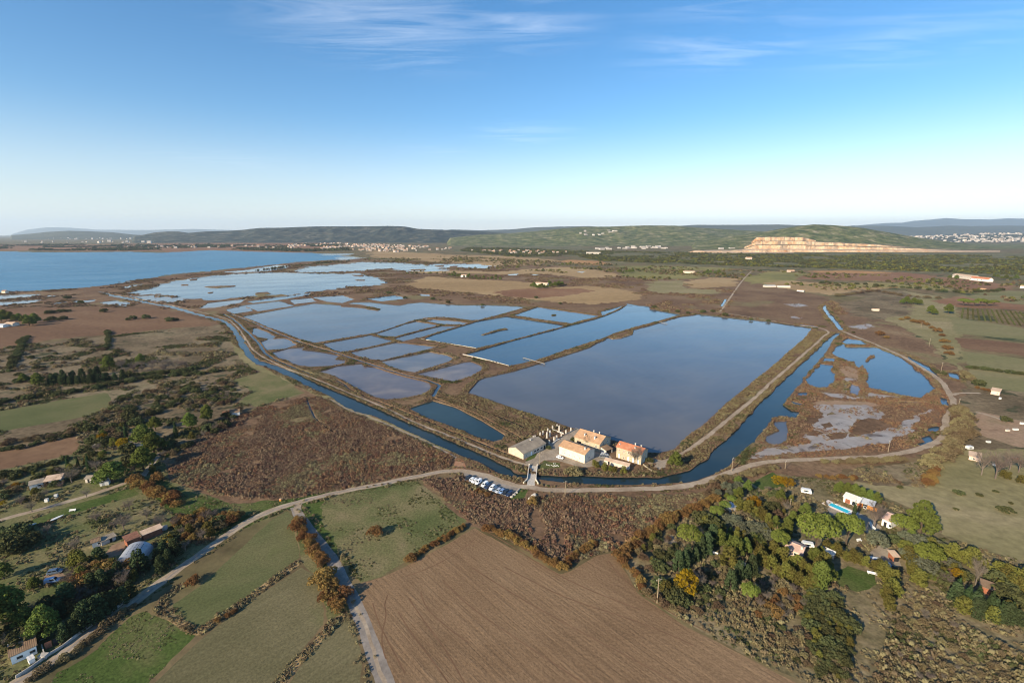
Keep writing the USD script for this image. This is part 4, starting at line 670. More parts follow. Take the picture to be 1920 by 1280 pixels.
def bare(rng, h, w, n1=9, up=0.6):
    """a leafless tree: forks down to thin twigs"""
    m = MB(); m.tube([(0, 0, -.3), (.05, 0, h * .25), (0, .05, h * .55)], [h * .03, h * .024, h * .016], 5); v, f = [], []
    P = []
    for i in range(n1):
        a = i * 2.4 + rng.uniform(-.4, .4); s = np.array([0, 0, h * rng.uniform(.2, .55)]); r = w * rng.uniform(.55, 1)
        e = np.array([math.cos(a) * r, math.sin(a) * r, h * rng.uniform(.6, 1.0)]); mid = (s + e) / 2 + (0, 0, h * .05)
        m.tube([s, mid, e], [h * .012, h * .008, h * .003], 3)
        for j in range(16):
            t = rng.uniform(.3, 1); q = s * (1 - t) + e * t + rng.normal(size=3) * .04 * h; g = q + rng.normal(size=3) * (w * .22, w * .22, h * .06) + (0, 0, h * .09)
            m.tube([q, (q + g) / 2 + rng.normal(size=3) * .03 * h, g], [h * .0045, h * .003, h * .0018], 3)
            for q2 in range(3):
                z = q + (g - q) * rng.uniform(.3, 1); m.tube([z, z + rng.normal(size=3) * (w * .1, w * .1, h * .03) + (0, 0, h * .045)], [h * .0028, h * .0015], 3)
    return m.mesh()
KINDS = {}
def kind(key, h, parts):
    k = klass(f'{key}_kind')
    for nm, mesh, m in parts: usdkit.mesh(stage, f'{k.GetPath()}/{nm}', mesh, m)
    KINDS.setdefault(key.split('__')[0], []).append((k, h))
for v_ in range(3):
    rng = np.random.default_rng(100 + v_)
    lb = lumps(rng, 34, 0, 6.6, 4.0, 1.9, 1.25, -0.1); kind(f'umbrella_pine__{v_}', 9.2, [('trunk', limbs(rng, 6.3, .3, lb[4:18:2]), M['bark']), ('crown', crown(lb, 2600, .24, rng, .45, -.35), LF['bright_pine_leaf'])])
    lb = [x for z, r, w in ((3.2, 3.0, 1.5), (5.2, 2.6, 1.5), (7.2, 1.7, 1.3), (8.4, .7, 1.0)) for x in lumps(rng, 9, rng.uniform(-.5, .5), z, r, .9, w * .75, -.4)]
    kind(f'pine__{v_}', 9.6, [('trunk', limbs(rng, 7.6, .28, lb[::3]), M['bark']), ('crown', crown(lb, 2500, .25, rng, .55), LF['pine_leaf'])])
    lb = [(0, 0, .6 + i * 1.0, r, r, .95) for i, r in enumerate((.75, .95, 1.02, 1.0, .92, .8, .66, .48, .26))]
    kind(f'cypress__{v_}', 9.7, [('trunk', limbs(rng, 5, .14, []), M['bark']), ('crown', crown([(x[0] + rng.uniform(-.1, .1), x[1] + rng.uniform(-.1, .1), *x[2:]) for x in lb], 1100, .17, rng, .4, -1), LF['cypress_leaf'])])
    lb = [x for z, r in ((1.2, 2.0), (2.8, 1.8), (4.4, 1.4), (6.0, .95), (7.3, .45)) for x in lumps(rng, 7, 0, z, r, .6, .75, -.6)]
    kind(f'conifer__{v_}', 8.4, [('trunk', limbs(rng, 6.5, .18, []), M['bark']), ('crown', crown(lb, 1500, .24, rng, .6, -.8), LF['conifer_leaf'])])
    lb = [x for z, r in ((.9, 1.35), (2.2, 1.3), (3.4, .95), (4.3, .5)) for x in lumps(rng, 6, 0, z, r, .5, .62, -.6)]
    kind(f'hedge_tree__{v_}', 4.9, [('trunk', limbs(rng, 3.2, .1, []), M['bark']), ('crown', crown(lb, 1000, .19, rng, .6, -.8), LF['hedge_leaf'])])
    lb = lumps(rng, 16, 0, 2.3, 1.7, 1.25, .7, -.6)
    kind(f'olive_tree__{v_}', 4.1, [('trunk', limbs(rng, 2.2, .16, lb[2:10:2]), M['bark']), ('crown', crown(lb, 1100, .17, rng, .7, -.7), LF['olive_leaf'])])
    lb = [x for c in ((0, 0, 1.6, 1.5), (1.2, .3, 1.1, 1.0), (-1.0, .6, 1.2, 1.1), (.2, -1.1, 1.0, 1.0)) for x in [(c[0] + y[0] * .8, c[1] + y[1] * .8, max(.3, y[2]), *y[3:]) for y in lumps(rng, 7, 0, c[2], c[3], c[3] * .8, .55, -.4)]]
    kind(f'rust_shrub__{v_}', 3.3, [('stem', limbs(rng, 1.8, .09, lb[::4]), M['bark']), ('crown', crown(lb, 1000, .16, rng, .8, -.6), LF['rust_leaf'])])
    kind(f'brown_shrub__{v_}', 3.3, [('stem', limbs(rng, 1.8, .09, lb[::4]), M['bark']), ('crown', crown(lb, 900, .17, rng, .8, -.6), LF['brown_leaf'])])
    kind(f'reed_shrub__{v_}', 3.3, [('stem', limbs(rng, 1.8, .09, lb[::4]), M['bark']), ('crown', crown(lb, 900, .17, rng, .8, -.6), LF['reed_leaf'])])
    lb = lumps(rng, 18, 0, 3.3, 1.9, 2.0, .75, -.7)
    kind(f'yellow_tree__{v_}', 5.9, [('trunk', limbs(rng, 3.4, .13, lb[2:12:2]), M['bark']), ('crown', crown(lb, 900, .19, rng, .8, -.8), LF['yellow_leaf'])])
    lb = lumps(rng, 14, 0, .95, 1.25, .85, .5, -.7)
    kind(f'dark_bush__{v_}', 2.2, [('stem', limbs(rng, 1.0, .08, lb[2:8:2]), M['bark']), ('crown', crown(lb, 700, .16, rng, .7, -.6), LF['bush_leaf'])])
    kind(f'bare_tree__{v_}', 7.0, [('branches', bare(rng, 7.0, 3.0, 13), LF['twig'])])
def fan(rng, n, r, z, droop, w, up):
    m = MB(); V, F, c = [], [], 0
    for i in range(n):
        a = i * 2.39996; e = rng.uniform(*up); d = np.array([math.cos(a), math.sin(a), 0]); s = np.array([-math.sin(a), math.cos(a), 0]); q = []
        for t in (0, .35, .7, 1.0):
            c_ = d * r * t * math.cos(e) + np.array([0, 0, z + r * t * math.sin(e) - droop * t * t]); k = w * (0.35 + 1.2 * t * (1 - t) * 2) * (1 if t < 1 else .2)
            q += [c_ - s * k, c_ + s * k]
        V += q; F += [(c + 2 * j, c + 2 * j + 1, c + 2 * j + 3) for j in range(3)] + [(c + 2 * j, c + 2 * j + 3, c + 2 * j + 2) for j in range(3)]; c += 8
    return np.array(V), np.array(F)
rng = np.random.default_rng(9)
mb = MB(); mb.tube([(0, 0, -.2), (.1, 0, 2), (0, 0, 4.2)], [.3, .24, .26], 8)
kind('palm', 6.4, [('trunk', mb.mesh(), M['bark']), ('dead_fronds', fan(rng, 26, 1.5, 4.1, 1.5, .16, (-1.0, -.2)), LF['dry_frond']), ('crown', fan(rng, 46, 2.3, 4.3, .9, .2, (-.1, 1.3)), LF['frond'])])
USED = {}
def plant(key, x, yb, yt=None, h=None, label='', cat=None, group=None, wide=1.0, name=None, xy=None):
    """a plant whose foot is seen at x, yb and whose top reaches yt, or which is h metres tall"""
    p = G(x, yb) if xy is None else xy
    if h is None: h = HT(x, yb, yt)
    vs = KINDS[key]; n = USED.get(key, 0); USED[key] = n + 1; k, h0 = vs[(n * 7 + n // 3) % len(vs)]
    s = h / h0; rz = (n * 137.5) % 360
    return copy(k, name or key, label, cat or ('shrub' if 'shrub' in key or 'bush' in key else 'tree'), (p[0], p[1], 0), rz, group, (s * wide, s * wide, s))
def row(key, px, step, h, label, group, jit=0.8, wide=1.0, name=None, hv=0.25, seed=0, xy=None):
    """a line of plants, each a plant of its own"""
    rng = np.random.default_rng(seed + len(USED) * 13 + len(px)); ln = smooth_line(GP(px) if xy is None else xy, .5); d = np.r_[0, np.cumsum(np.linalg.norm(np.diff(ln, axis=0), axis=1))]
    t = 0.0
    while t < d[-1]:
        q = np.array([np.interp(t, d, ln[:, 0]), np.interp(t, d, ln[:, 1])]) + rng.normal(size=2) * jit * .5
        plant(key, 0, 0, h=h * rng.uniform(1 - hv, 1 + hv), label=label, group=group, wide=wide * rng.uniform(.85, 1.2), name=name, xy=q); t += step * rng.uniform(.8, 1.25)
def grove(keys, px, n, h, label, group, hv=.3, seed=0, wide=1.0, mind=2.0, rename={}):
    """n plants spread through an area, none closer than mind metres"""
    rng = np.random.default_rng(seed + 77); p = Polygon(GP(px)).buffer(0); x0, y0, x1, y1 = p.bounds; got = []
    for _ in range(n * 40):
        q = np.array([rng.uniform(x0, x1), rng.uniform(y0, y1)])
        if not p.contains(Point(q)) or WATER.contains(Point(q)) or any(np.hypot(*(q - g)) < mind for g in got): continue
        got.append(q); key = keys[rng.integers(len(keys))]
        plant(key, 0, 0, h=h * rng.uniform(1 - hv, 1 + hv), label=label if isinstance(label, str) else label[key], group=group if isinstance(group, str) else group[key], wide=wide * rng.uniform(.85, 1.2), xy=q, name=rename.get(key))
        if len(got) >= n: break
# ------------------------------------------------------------------ trees and shrubs one by one
def c6(x, y): return 1160 + x / 4.2675, 860 + y / 4.2675
def c7(x, y): return 1520 + x / 4.2675, 860 + y / 4.2675
def c4(x, y): return x / 4.0, 600 + y / 4.0
def c1(x, y): return x / 6.0, 860 + y / 6.0
def c2(x, y): return x / 5.82, 1060 + y / 5.82
def c3(x, y): return 300 + x / 3.0475, 860 + y / 3.0475
def cm(x, y): return 680 + x / 3.2, 880 + y / 3.2
def P1(key, cf, x, yt, yb, label, wide=1.0, name=None, cat=None):
    a = cf(x, yb); plant(key, a[0], a[1], yt=cf(x, yt)[1], label=label, wide=wide, name=name, cat=cat)
# right hamlet
P1('umbrella_pine', c6, 550, 545, 735, 'bright green umbrella pine over the grey bare ground beside the rust hedge', 0.84)
P1('umbrella_pine', c6, 1035, 1005, 1190, 'small bright pine standing over pale fanned dead stalks', 0.60)
P1('umbrella_pine', c6, 1565, 470, 760, 'largest bright umbrella pine in the middle of the right hamlet', 0.90)
P1('umbrella_pine', c6, 1275, 585, 740, 'rounded bright pine beside the pink roofed house', 0.76)
P1('umbrella_pine', c7, 285, 465, 690, 'umbrella pine in front of the paved yard with its bare trunk showing', 0.80)
P1('umbrella_pine', c7, 720, 465, 625, 'umbrella pine leaning over the tan roofed house', 0.92)
P1('umbrella_pine', c7, 920, 700, 890, 'umbrella pine right of the gravel garden yard', 0.88)
P1('pine', c7, 865, 335, 615, 'tallest dark pine casting a long shadow on the pale meadow', .95)
for x, t, b, s in ((225, 180, 285, 'first'), (285, 190, 300, 'second'), (345, 200, 315, 'third'), (405, 225, 330, 'fourth'), (465, 245, 345, 'fifth'), (520, 265, 360, 'last')):
    P1('pine', c7, x, t, b, f'{s} pine from the left in the row behind the long white roofed house', .9)
P1('cypress', c7, 340, 328, 485, 'slender cypress between the pool and the paved yard', .8)
P1('bare_tree', c7, 505, 350, 560, 'pale bare tree in the paved yard of the tan roofed house', .75)
P1('olive_tree', c7, 520, 585, 710, 'grey green olive tree below the paved yard', 1.1)
P1('olive_tree', c7, 845, 610, 720, 'grey green olive tree right of the umbrella pines', 1.3)
P1('olive_tree', c7, 890, 795, 920, 'wide grey green olive tree below the right umbrella pine', 1.3)
P1('bare_tree', c7, 1315, 805, 1020, 'tall upright bare poplar among the cypresses', .5)
P1('yellow_tree', c7, 1160, 870, 960, 'small yellow tree left of the bare poplar', .8)
for x, t, b, s in ((1165, 945, 1110, 'tall cypress left of the bare poplar'), (1240, 1000, 1190, 'blue green cypress in front of the bare poplar'), (1322, 1005, 1180, 'pointed cypress below the bare poplar'), (1425, 1050, 1240, 'cypress before the dark shed'), (1510, 1130, 1290, 'low cypress near the right edge'), (1595, 1140, 1310, 'wide cypress at the right edge')):
    P1('cypress', c7, x, t, b, s, 1.5)
for x, t, b, s in ((70, 820, 1040, 'big rounded pine at the end of the double hedge'), (20, 930, 1060, 'smaller rounded pine at the end of the double hedge')): P1('pine', c7, x, t, b, s, .8)
P1('yellow_tree', c6, 540, 890, 1085, 'yellow autumn tree near the ploughed field corner', 1.0)
P1('bare_tree', c6, 625, 900, 1050, 'grey bare tree beside the yellow autumn tree', .9)
P1('yellow_tree', c6, 1085, 305, 390, 'golden tree behind the yellow green hedge', 1.5)
P1('yellow_tree', c6, 1275, 140, 205, 'golden shrubby tree on the upper lawn, left one of two', 1.8)
P1('yellow_tree', c6, 1345, 150, 225, 'golden shrubby tree on the upper lawn, right one of two', 1.6)
P1('palm', c6, 1250, 480, 600, 'palm with a skirt of dead fronds among the hedges')
P1('palm', c6, 1090, 600, 700, 'short palm beside the garden drive')
P1('cypress', c6, 1058, 745, 870, 'thin cypress beside the white caravan bench', .7)
P1('pine', c6, 1030, 165, 270, 'dark pine at the roadside corner of the right hamlet', .8)
P1('pine', c6, 960, 225, 310, 'lower dark pine at the roadside corner of the right hamlet', .9)
for x, t, b, s in ((778, 385, 480, 'round bright bush left of the white shed'), (842, 345, 425, 'second round bright bush beside the white shed'), (900, 300, 365, 'third round bright bush beside the white shed')):
    P1('umbrella_pine', c6, x, t, b, s, 1.0, 'round_bush', 'bush')
for x, t, b in ((860, 440, 500), (930, 455, 520), (975, 500, 560), (1055, 500, 560), (1140, 520, 600), (1000, 550, 610), (1090, 560, 620), (880, 500, 545)):
    P1('olive_tree', c6, x, t, b, 'grey green olive tree in the small olive grove of the right hamlet', 1.3)
GR = 'olive trees of the right hamlet'
for pth in [p for p in stage.GetPrimAtPath('/World').GetChildren() if (p.GetCustomDataByKey('label') or '').startswith('grey green olive tree in the small')]: pth.SetCustomDataByKey('group', GR)
P1('pine', c6, 1290, 245, 345, 'rounded green pine on the upper lawn of the right hamlet', 1.0)
P1('pine', c6, 1390, 415, 505, 'green pine right of the garden power pole', 1.0)
P1('pine', c6, 1490, 350, 460, 'green pine left of the swimming pool', 1.0)
P1('pine', c6, 920, 615, 790, 'dark rounded tree in the centre of the right hamlet', .95)
P1('pine', c6, 800, 560, 700, 'olive green tree right of the left umbrella pine', .9)
P1('pine', c6, 1010, 630, 760, 'olive green tree left of the garden drive', .9)
P1('pine', c6, 1350, 480, 600, 'olive green tree left of the largest umbrella pine', 1.0)
P1('hedge_tree', c6, 880, 715, 850, 'drooping dark shrub above the dry grass', 1.4)
P1('hedge_tree', c6, 1125, 690, 790, 'green bush beside the dark parked car', 1.2)
row('conifer', [c6(470, 905), c6(560, 850), c6(640, 790), c6(720, 725), c6(760, 690)], 3.0, 7.5, 'dark conifer in the thick row behind the left umbrella pine', 'dark conifer row of the right hamlet', .9, 1.0)
row('conifer', [c6(890, 1040), c6(960, 985), c6(1030, 930), c6(1060, 900)], 3.4, 6.5, 'dark conifer in the short row above the small bright pine', 'short dark conifer row of the right hamlet', .9, 1.0)
row('hedge_tree', [c6(960, 400), c6(1060, 430), c6(1150, 480), c6(1225, 540)], 2.3, 4.4, 'yellow green hedge tree in the hedge above the olive grove', 'hedge above the olive grove', .6, 1.15)
row('hedge_tree', [c6(1140, 840), c6(1250, 910), c6(1400, 985), c6(1570, 1060)], 2.2, 4.8, 'olive yellow hedge tree in the front row of the double hedge', 'front row of the double hedge', .6, 1.15)
row('hedge_tree', [c6(1230, 775), c6(1380, 860), c6(1540, 950), c6(1700, 1020)], 2.2, 4.8, 'olive green hedge tree in the back row of the double hedge', 'back row of the double hedge', .6, 1.15)
row('hedge_tree', [c7(120, 740), c7(280, 800), c7(450, 860), c7(600, 930)], 2.1, 4.0, 'hedge tree below the gravel garden yard', 'hedge below the gravel garden yard', .6, 1.15)
row('hedge_tree', [c7(570, 940), c7(650, 1010), c7(600, 1120), c7(640, 1210)], 2.6, 5.0, 'yellowing hedge tree at the lower garden corner', 'hedge of the lower garden corner', 1.2, 1.2)
row('hedge_tree', [c7(760, 760), c7(800, 860), c7(830, 960), c7(900, 1030)], 2.4, 4.6, 'yellow green hedge tree right of the gravel garden yard', 'hedge right of the gravel garden yard', 1.0, 1.2)
row('hedge_tree', [c7(960, 740), c7(1100, 800), c7(1330, 880), c7(1550, 960), c7(1720, 1020)], 2.5, 6.2, 'tall hedge tree along the edge of the pale meadow', 'tall hedge along the pale meadow', .7, 1.15)
row('hedge_tree', [c7(1560, 1000), c7(1640, 1050), c7(1700, 1120)], 2.5, 6.0, 'tall hedge tree near the right edge of the garden', 'hedge at the right edge', 1.0, 1.2)
row('conifer', [c7(1150, 1130), c7(1260, 1200), c7(1400, 1260), c7(1560, 1310)], 3.2, 6.0, 'blue green conifer in the lower right screen of trees', 'conifer screen at the lower right', 1.2, 1.1)
row('rust_shrub', [c6(20, 800), c6(140, 690), c6(300, 570), c6(420, 490), c6(560, 430), c6(700, 370), c6(790, 320)], 2.5, 3.4, 'rust coloured tamarisk in the hedge between marsh and right hamlet', 'tamarisk hedge of the right hamlet', 1.2, 1.1)
row('rust_shrub', [c6(10, 800), c6(60, 850), c6(150, 960), c6(230, 1070)], 2.7, 3.0, 'rust brown shrub along the ploughed field corner', 'shrubs at the ploughed field corner', 1.2, 1.0)
row('brown_shrub', [c6(250, 1080), c6(380, 1180), c6(520, 1260)], 3.0, 2.6, 'brown shrub along the right edge of the ploughed field', 'shrubs at the right edge of the ploughed field', 1.4, 1.1)
row('reed_shrub', [c6(760, 205), c6(860, 175), c6(1000, 145), c6(1150, 105), c6(1290, 75)], 2.4, 2.8, 'ochre reed clump along the track beside the right hamlet', 'reed clumps along the track', .9, 1.1)
row('brown_shrub', [c6(700, 290), c6(800, 240), c6(900, 215)], 2.2, 3.0, 'grey brown shrub at the upper corner of the right hamlet', 'shrubs at the upper hamlet corner', 1.2, 1.1)
row('reed_shrub', [(1548, 868), (1590, 868), (1640, 866), (1695, 862)], 2.3, 2.7, 'olive reed clump in the long reed bank below the curved track', 'reed bank below the curved track', 1.2, 1.2)
row('rust_shrub', [(1535, 893), (1570, 897), (1610, 899)], 2.6, 2.2, 'rust coloured shrub in the low hedge behind the upper lawn', 'rust hedge behind the upper lawn', 1.2, 1.2)
row('brown_shrub', [(1797, 768), (1806, 790), (1800, 818), (1776, 846)], 2.6, 4.6, 'brown bare cane clump at the road corner', 'brown cane clumps at the road corner', 3.4, 1.1, hv=.35)
row('reed_shrub', [(1795, 770), (1802, 790), (1798, 815), (1780, 840), (1760, 855), (1742, 880)], 2.6, 5.0, 'tall olive brown cane clump at the road corner', 'cane clumps at the road corner', 3.4, 1.1)
row('rust_shrub', [(1735, 895), (1740, 912), (1752, 880)], 3.0, 3.0, 'rust coloured shrub above the pale meadow', 'rust shrubs above the pale meadow', 1.2, 1.2)
row('reed_shrub', [(1805, 700), (1815, 708), (1825, 716)], 3.2, 4.2, 'orange brown bush left of the small pink house', 'bushes left of the small pink house', 1.5, 1.2)
row('rust_shrub', [(1832, 728), (1850, 733), (1866, 737)], 3.2, 2.6, 'low orange bush before the small pink house', 'low bushes before the small pink house', 1.0, 1.2)
plant('dark_bush', 1835, 723, h=5.0, label='round green bush left of the small pink house', wide=1.2)
plant('dark_bush', 1887, 790, h=3.6, label='round green tree on the sandy plots', wide=1.2)
for x, y, h, w, s in ((1797, 925, 1.6, 2.0, 'dark round bush on the pale meadow nearest the tall pine'), (1885, 958, 1.8, 2.4, 'widest dark bush on the pale meadow'), (1687, 914, 1.2, 1.6, 'small dark bush on the meadow below the dry field'), (1836, 929, 1.2, 1.7, 'small dark bush beside the wide meadow bush'), (1867, 922, 1.0, 1.7, 'small dark bush at the top of the pale meadow'), (1895, 944, .9, 1.4, 'smallest bush on the pale meadow'), (1792, 955, .8, 2.0, 'flat green bush low on the pale meadow'), (1600, 624, 2.0, 1.4, 'dark bush on the green crop field')):
    plant('dark_bush', x, y, h=h, label=s, wide=w)
for x, t, b, s, w in ((1840, 848, 890, 'big bare tree in the right hamlet yard, left one of the pair', .85), (1866, 850, 897, 'big bare tree in the right hamlet yard, right one of the pair', .85), (1893, 845, 880, 'grey bare tree behind the big pair', 1.0), (1910, 850, 885, 'grey bare tree at the right edge of the yard', 1.0)): plant('bare_tree', x, b, yt=t, label=s, wide=w)
row('hedge_tree', [(1880, 893), (1898, 900), (1925, 908)], 3.0, 3.6, 'olive bush below the big bare trees', 'olive bushes below the big bare trees', 1.5, 1.3)
UL = {'brown_shrub': 'brown dry shrub in the rough garden ground of the right hamlet', 'dark_bush': 'dark green bush in the rough garden ground of the right hamlet', 'hedge_tree': 'olive green bush in the rough garden ground of the right hamlet', 'bare_tree': 'small grey bare tree in the rough garden ground of the right hamlet', 'reed_shrub': 'straw coloured clump in the rough garden ground of the right hamlet', 'rust_shrub': 'rust brown shrub in the rough garden ground of the right hamlet', 'pine': 'green tree in the rough garden ground of the right hamlet'}
UG = {k: v.split(' in the ')[0] + ' plants of the right hamlet' for k, v in UL.items()}
grove(['brown_shrub', 'brown_shrub', 'dark_bush', 'hedge_tree', 'bare_tree', 'reed_shrub'], [c6(110, 760), c6(250, 640), c6(420, 560), c6(480, 700), c6(470, 860), c6(330, 930), c6(220, 880)], 26, 2.6, UL, UG, .35, 1, 1.1, 2.2)
grove(['dark_bush', 'hedge_tree', 'dark_bush', 'conifer'], [c6(320, 1010), c6(440, 990), c6(560, 1080), c6(560, 1190), c6(450, 1180)], 16, 3.6, {**UL, 'conifer': 'dark conifer below the yellow autumn tree'}, {**UG, 'conifer': 'dark conifers below the yellow tree'}, .3, 2, 1.1, 2.2)
grove(['brown_shrub', 'reed_shrub', 'bare_tree', 'dark_bush', 'brown_shrub'], [c6(640, 900), c6(780, 820), c6(880, 880), c6(880, 1050), c6(800, 1200), c6(620, 1260), c6(560, 1200), c6(640, 1060)], 24, 2.0, UL, UG, .35, 3, 1.1, 2.6)
grove(['bare_tree', 'brown_shrub', 'reed_shrub', 'bare_tree', 'rust_shrub'], [c6(1090, 1060), c6(1200, 960), c6(1330, 1010), c6(1450, 1090), c6(1480, 1200), c6(1330, 1290), c6(1120, 1270)], 26, 2.8, UL, UG, .35, 4, 1.1, 2.4)
grove(['hedge_tree', 'pine', 'hedge_tree', 'brown_shrub', 'dark_bush'], [c6(700, 540), c6(900, 590), c6(1100, 650), c6(1180, 720), c6(1100, 760), c6(900, 700), c6(760, 620)], 16, 3.4, UL, UG, .3, 5, 1.1, 2.4)
grove(['hedge_tree', 'brown_shrub', 'bare_tree', 'pine', 'dark_bush'], [c6(1180, 260), c6(1360, 320), c6(1480, 420), c6(1400, 560), c6(1220, 600), c6(1200, 420)], 18, 3.2, UL, UG, .3, 6, 1.1, 2.6)
grove(['hedge_tree', 'bare_tree', 'brown_shrub', 'dark_bush'], [c7(700, 640), c7(900, 650), c7(1000, 760), c7(1050, 900), c7(1250, 950), c7(1100, 1080), c7(950, 1000), c7(800, 900)], 22, 3.4, UL, UG, .3, 7, 1.1, 2.4)
grove(['dark_bush', 'hedge_tree', 'dark_bush'], [c6(1480, 1180), c6(1560, 1060), c6(1700, 1100), (1600, 1180), (1580, 1280), (1535, 1250)], 60, 2.3, {'dark_bush': 'dark green bush in the dense thicket at the bottom right', 'hedge_tree': 'olive bush in the dense thicket at the bottom right'}, {'dark_bush': 'thicket bushes at the bottom right', 'hedge_tree': 'olive thicket bushes at the bottom right'}, .35, 8, 1.2, 1.9, {'dark_bush': 'thicket_bush'})
grove(['reed_shrub', 'brown_shrub', 'bare_tree'], [(1690, 1120), (1740, 1110), (1800, 1170), (1900, 1230), (1980, 1290), (1700, 1310), (1680, 1200)], 60, 1.7, {'reed_shrub': 'straw coloured clump in the dry plot at the bottom right corner', 'brown_shrub': 'brown shrub in the dry plot at the bottom right corner', 'bare_tree': 'thin bare sapling in the dry plot at the bottom right corner'}, {'reed_shrub': 'clumps of the bottom right plot', 'brown_shrub': 'shrubs of the bottom right plot', 'bare_tree': 'saplings of the bottom right plot'}, .35, 9, 1.2, 2.0)
grove(['reed_shrub', 'brown_shrub', 'dark_bush'], [(1440, 1190), (1480, 1170), (1560, 1230), (1640, 1290), (1560, 1310)], 26, 1.7, {'reed_shrub': 'straw coloured clump beside the ploughed field at the bottom right', 'brown_shrub': 'brown shrub beside the ploughed field at the bottom right', 'dark_bush': 'dark bush beside the ploughed field at the bottom right'}, {'reed_shrub': 'clumps beside the ploughed field', 'brown_shrub': 'shrubs beside the ploughed field', 'dark_bush': 'bushes beside the ploughed field'}, .35, 10, 1.2, 1.8)
DL = {'hedge_tree': 'yellow green garden tree packed between the right hamlet houses', 'pine': 'green garden pine packed between the right hamlet houses', 'olive_tree': 'grey green garden tree packed between the right hamlet houses', 'dark_bush': 'dark garden bush packed between the right hamlet houses'}
DG = {k: v.split(' packed')[0] + ' plants between the houses' for k, v in DL.items()}
RN = {'dark_bush': 'garden_bush', 'hedge_tree': 'garden_tree', 'pine': 'garden_pine', 'olive_tree': 'garden_olive'}
grove(['hedge_tree', 'pine', 'hedge_tree', 'olive_tree'], [c6(1150, 560), c6(1320, 590), c6(1420, 640), c6(1320, 720), c6(1180, 700)], 9, 4.2, DL, DG, .3, 31, 1.1, 2.6, RN)
grove(['hedge_tree', 'pine', 'dark_bush'], [c6(640, 500), c6(760, 470), c6(860, 560), c6(760, 620), c6(640, 560)], 9, 3.8, DL, DG, .3, 32, 1.1, 2.4, RN)
grove(['hedge_tree', 'pine', 'olive_tree', 'dark_bush'], [c7(620, 640), c7(760, 640), c7(960, 700), c7(1080, 820), c7(1240, 960), c7(1060, 1010), c7(900, 950), c7(780, 860)], 22, 4.0, DL, DG, .3, 33, 1.15, 2.4, RN)
grove(['pine', 'hedge_tree'], [c7(0, 820), c7(60, 760), c7(180, 860), c7(170, 1000), c7(20, 1040)], 9, 5.0, DL, DG, .3, 34, 1.1, 2.6, RN)
grove(['hedge_tree', 'olive_tree', 'pine'], [c6(760, 280), c6(960, 200), c6(1060, 260), c6(1000, 340), c6(860, 400)], 11, 3.8, DL, DG, .3, 35, 1.1, 2.6, RN)
grove(['hedge_tree', 'hedge_tree', 'dark_bush'], [c7(1540, 930), c7(1700, 1000), c7(1720, 1150), c7(1600, 1180), c7(1480, 1080)], 16, 5.0, DL, DG, .3, 36, 1.2, 2.6, RN)
grove(['conifer', 'conifer', 'hedge_tree'], [c7(1120, 1140), c7(1300, 1180), c7(1560, 1260), c7(1680, 1330), c7(1500, 1330), c7(1250, 1260)], 16, 6.0, {'conifer': 'blue green conifer filling the lower right screen', 'hedge_tree': 'olive tree filling the lower right screen'}, {'conifer': 'conifers filling the lower right screen', 'hedge_tree': 'olive trees filling the lower right screen'}, .25, 37, 1.2, 2.6, {'hedge_tree': 'screen_tree', 'conifer': 'screen_conifer'})
# salt works
plant('pine', 1266, 877, yt=846, label='round bright green pine on the canal bank by the turning place', wide=.95)
plant('reed_shrub', 1076, 889, h=4.2, label='big rounded grey tamarisk on the canal bank below the cream barn', wide=1.7)
plant('dark_bush', 1075, 829, h=3.6, label='dark bush at the corner of the tan roofed house', wide=.8)
plant('dark_bush', 1028, 841, h=2.0, label='dark bush at the back corner of the grey roofed shed', wide=1.3)
plant('bare_tree', 1190, 872, yt=838, label='bare tree in front of the red roofed stone house', wide=.9)
plant('bare_tree', 1101, 838, yt=818, label='bare tree in front of the tan roofed house', wide=.9)
row('hedge_tree', [(1112, 872), (1130, 880), (1150, 884), (1178, 888)], 3.2, 3.4, 'olive green bush along the canal bank of the salt works', 'bushes along the salt works bank', 1.2, 1.3)
plant('dark_bush', 1218, 866, h=2.6, label='dark shrub at the gable of the stone house', wide=1.3)
plant('rust_shrub', 998, 943, h=3.2, label='rust shrub beside the pale rocks at the car park end', wide=1.4)
row('rust_shrub', [(898, 921), (910, 928), (925, 930)], 2.6, 2.0, 'rust brown shrub in front of the parked cars', 'shrubs in front of the parked cars', 1.0, 1.2)
# hedges of the foreground
row('rust_shrub', [(558, 985), (566, 998), (578, 1017), (592, 1040), (606, 1063)], 2.3, 3.6, 'orange autumn tamarisk in the upper roadside clump', 'upper roadside tamarisks', 1.1, 1.1)
row('rust_shrub', [(606, 1088), (615, 1100), (627, 1118), (636, 1134), (640, 1148)], 2.1, 4.2, 'orange autumn tamarisk in the lower roadside clump', 'lower roadside tamarisks', 2.6, 1.1)
plant('rust_shrub', 704, 1003, yt=985, label='single orange bush in the grassy meadow', wide=1.1)
row('rust_shrub', [(766, 1052), (785, 1040), (805, 1026), (840, 1008), (870, 986)], 1.9, 2.2, 'orange shrub in the hedge between meadow and ploughed field', 'hedge between meadow and ploughed field', .7, 1.1)
row('rust_shrub', [(908, 992), (946, 1005), (993, 1029), (1030, 1054), (1056, 1066), (1076, 1044), (1102, 1030), (1126, 1016)], 2.0, 2.6, 'orange tamarisk in the zigzag hedge above the ploughed field', 'zigzag tamarisk hedge', .9, 1.1)
row('rust_shrub', [(440, 1148), (425, 1158), (404, 1166)], 2.2, 1.5, 'small orange shrub on the bank between the mown fields', 'small orange shrubs between the mown fields', .5, 1.1)
plant('rust_shrub', 362, 1093, yt=1078, label='ochre bush alone in the verge of the mown field', wide=1.2)
row('rust_shrub', [(415, 972), (430, 975), (445, 972), (455, 966)], 2.4, 4.0, 'orange tamarisk cluster beside the track bend', 'tamarisks beside the track bend', 1.4, 1.1)
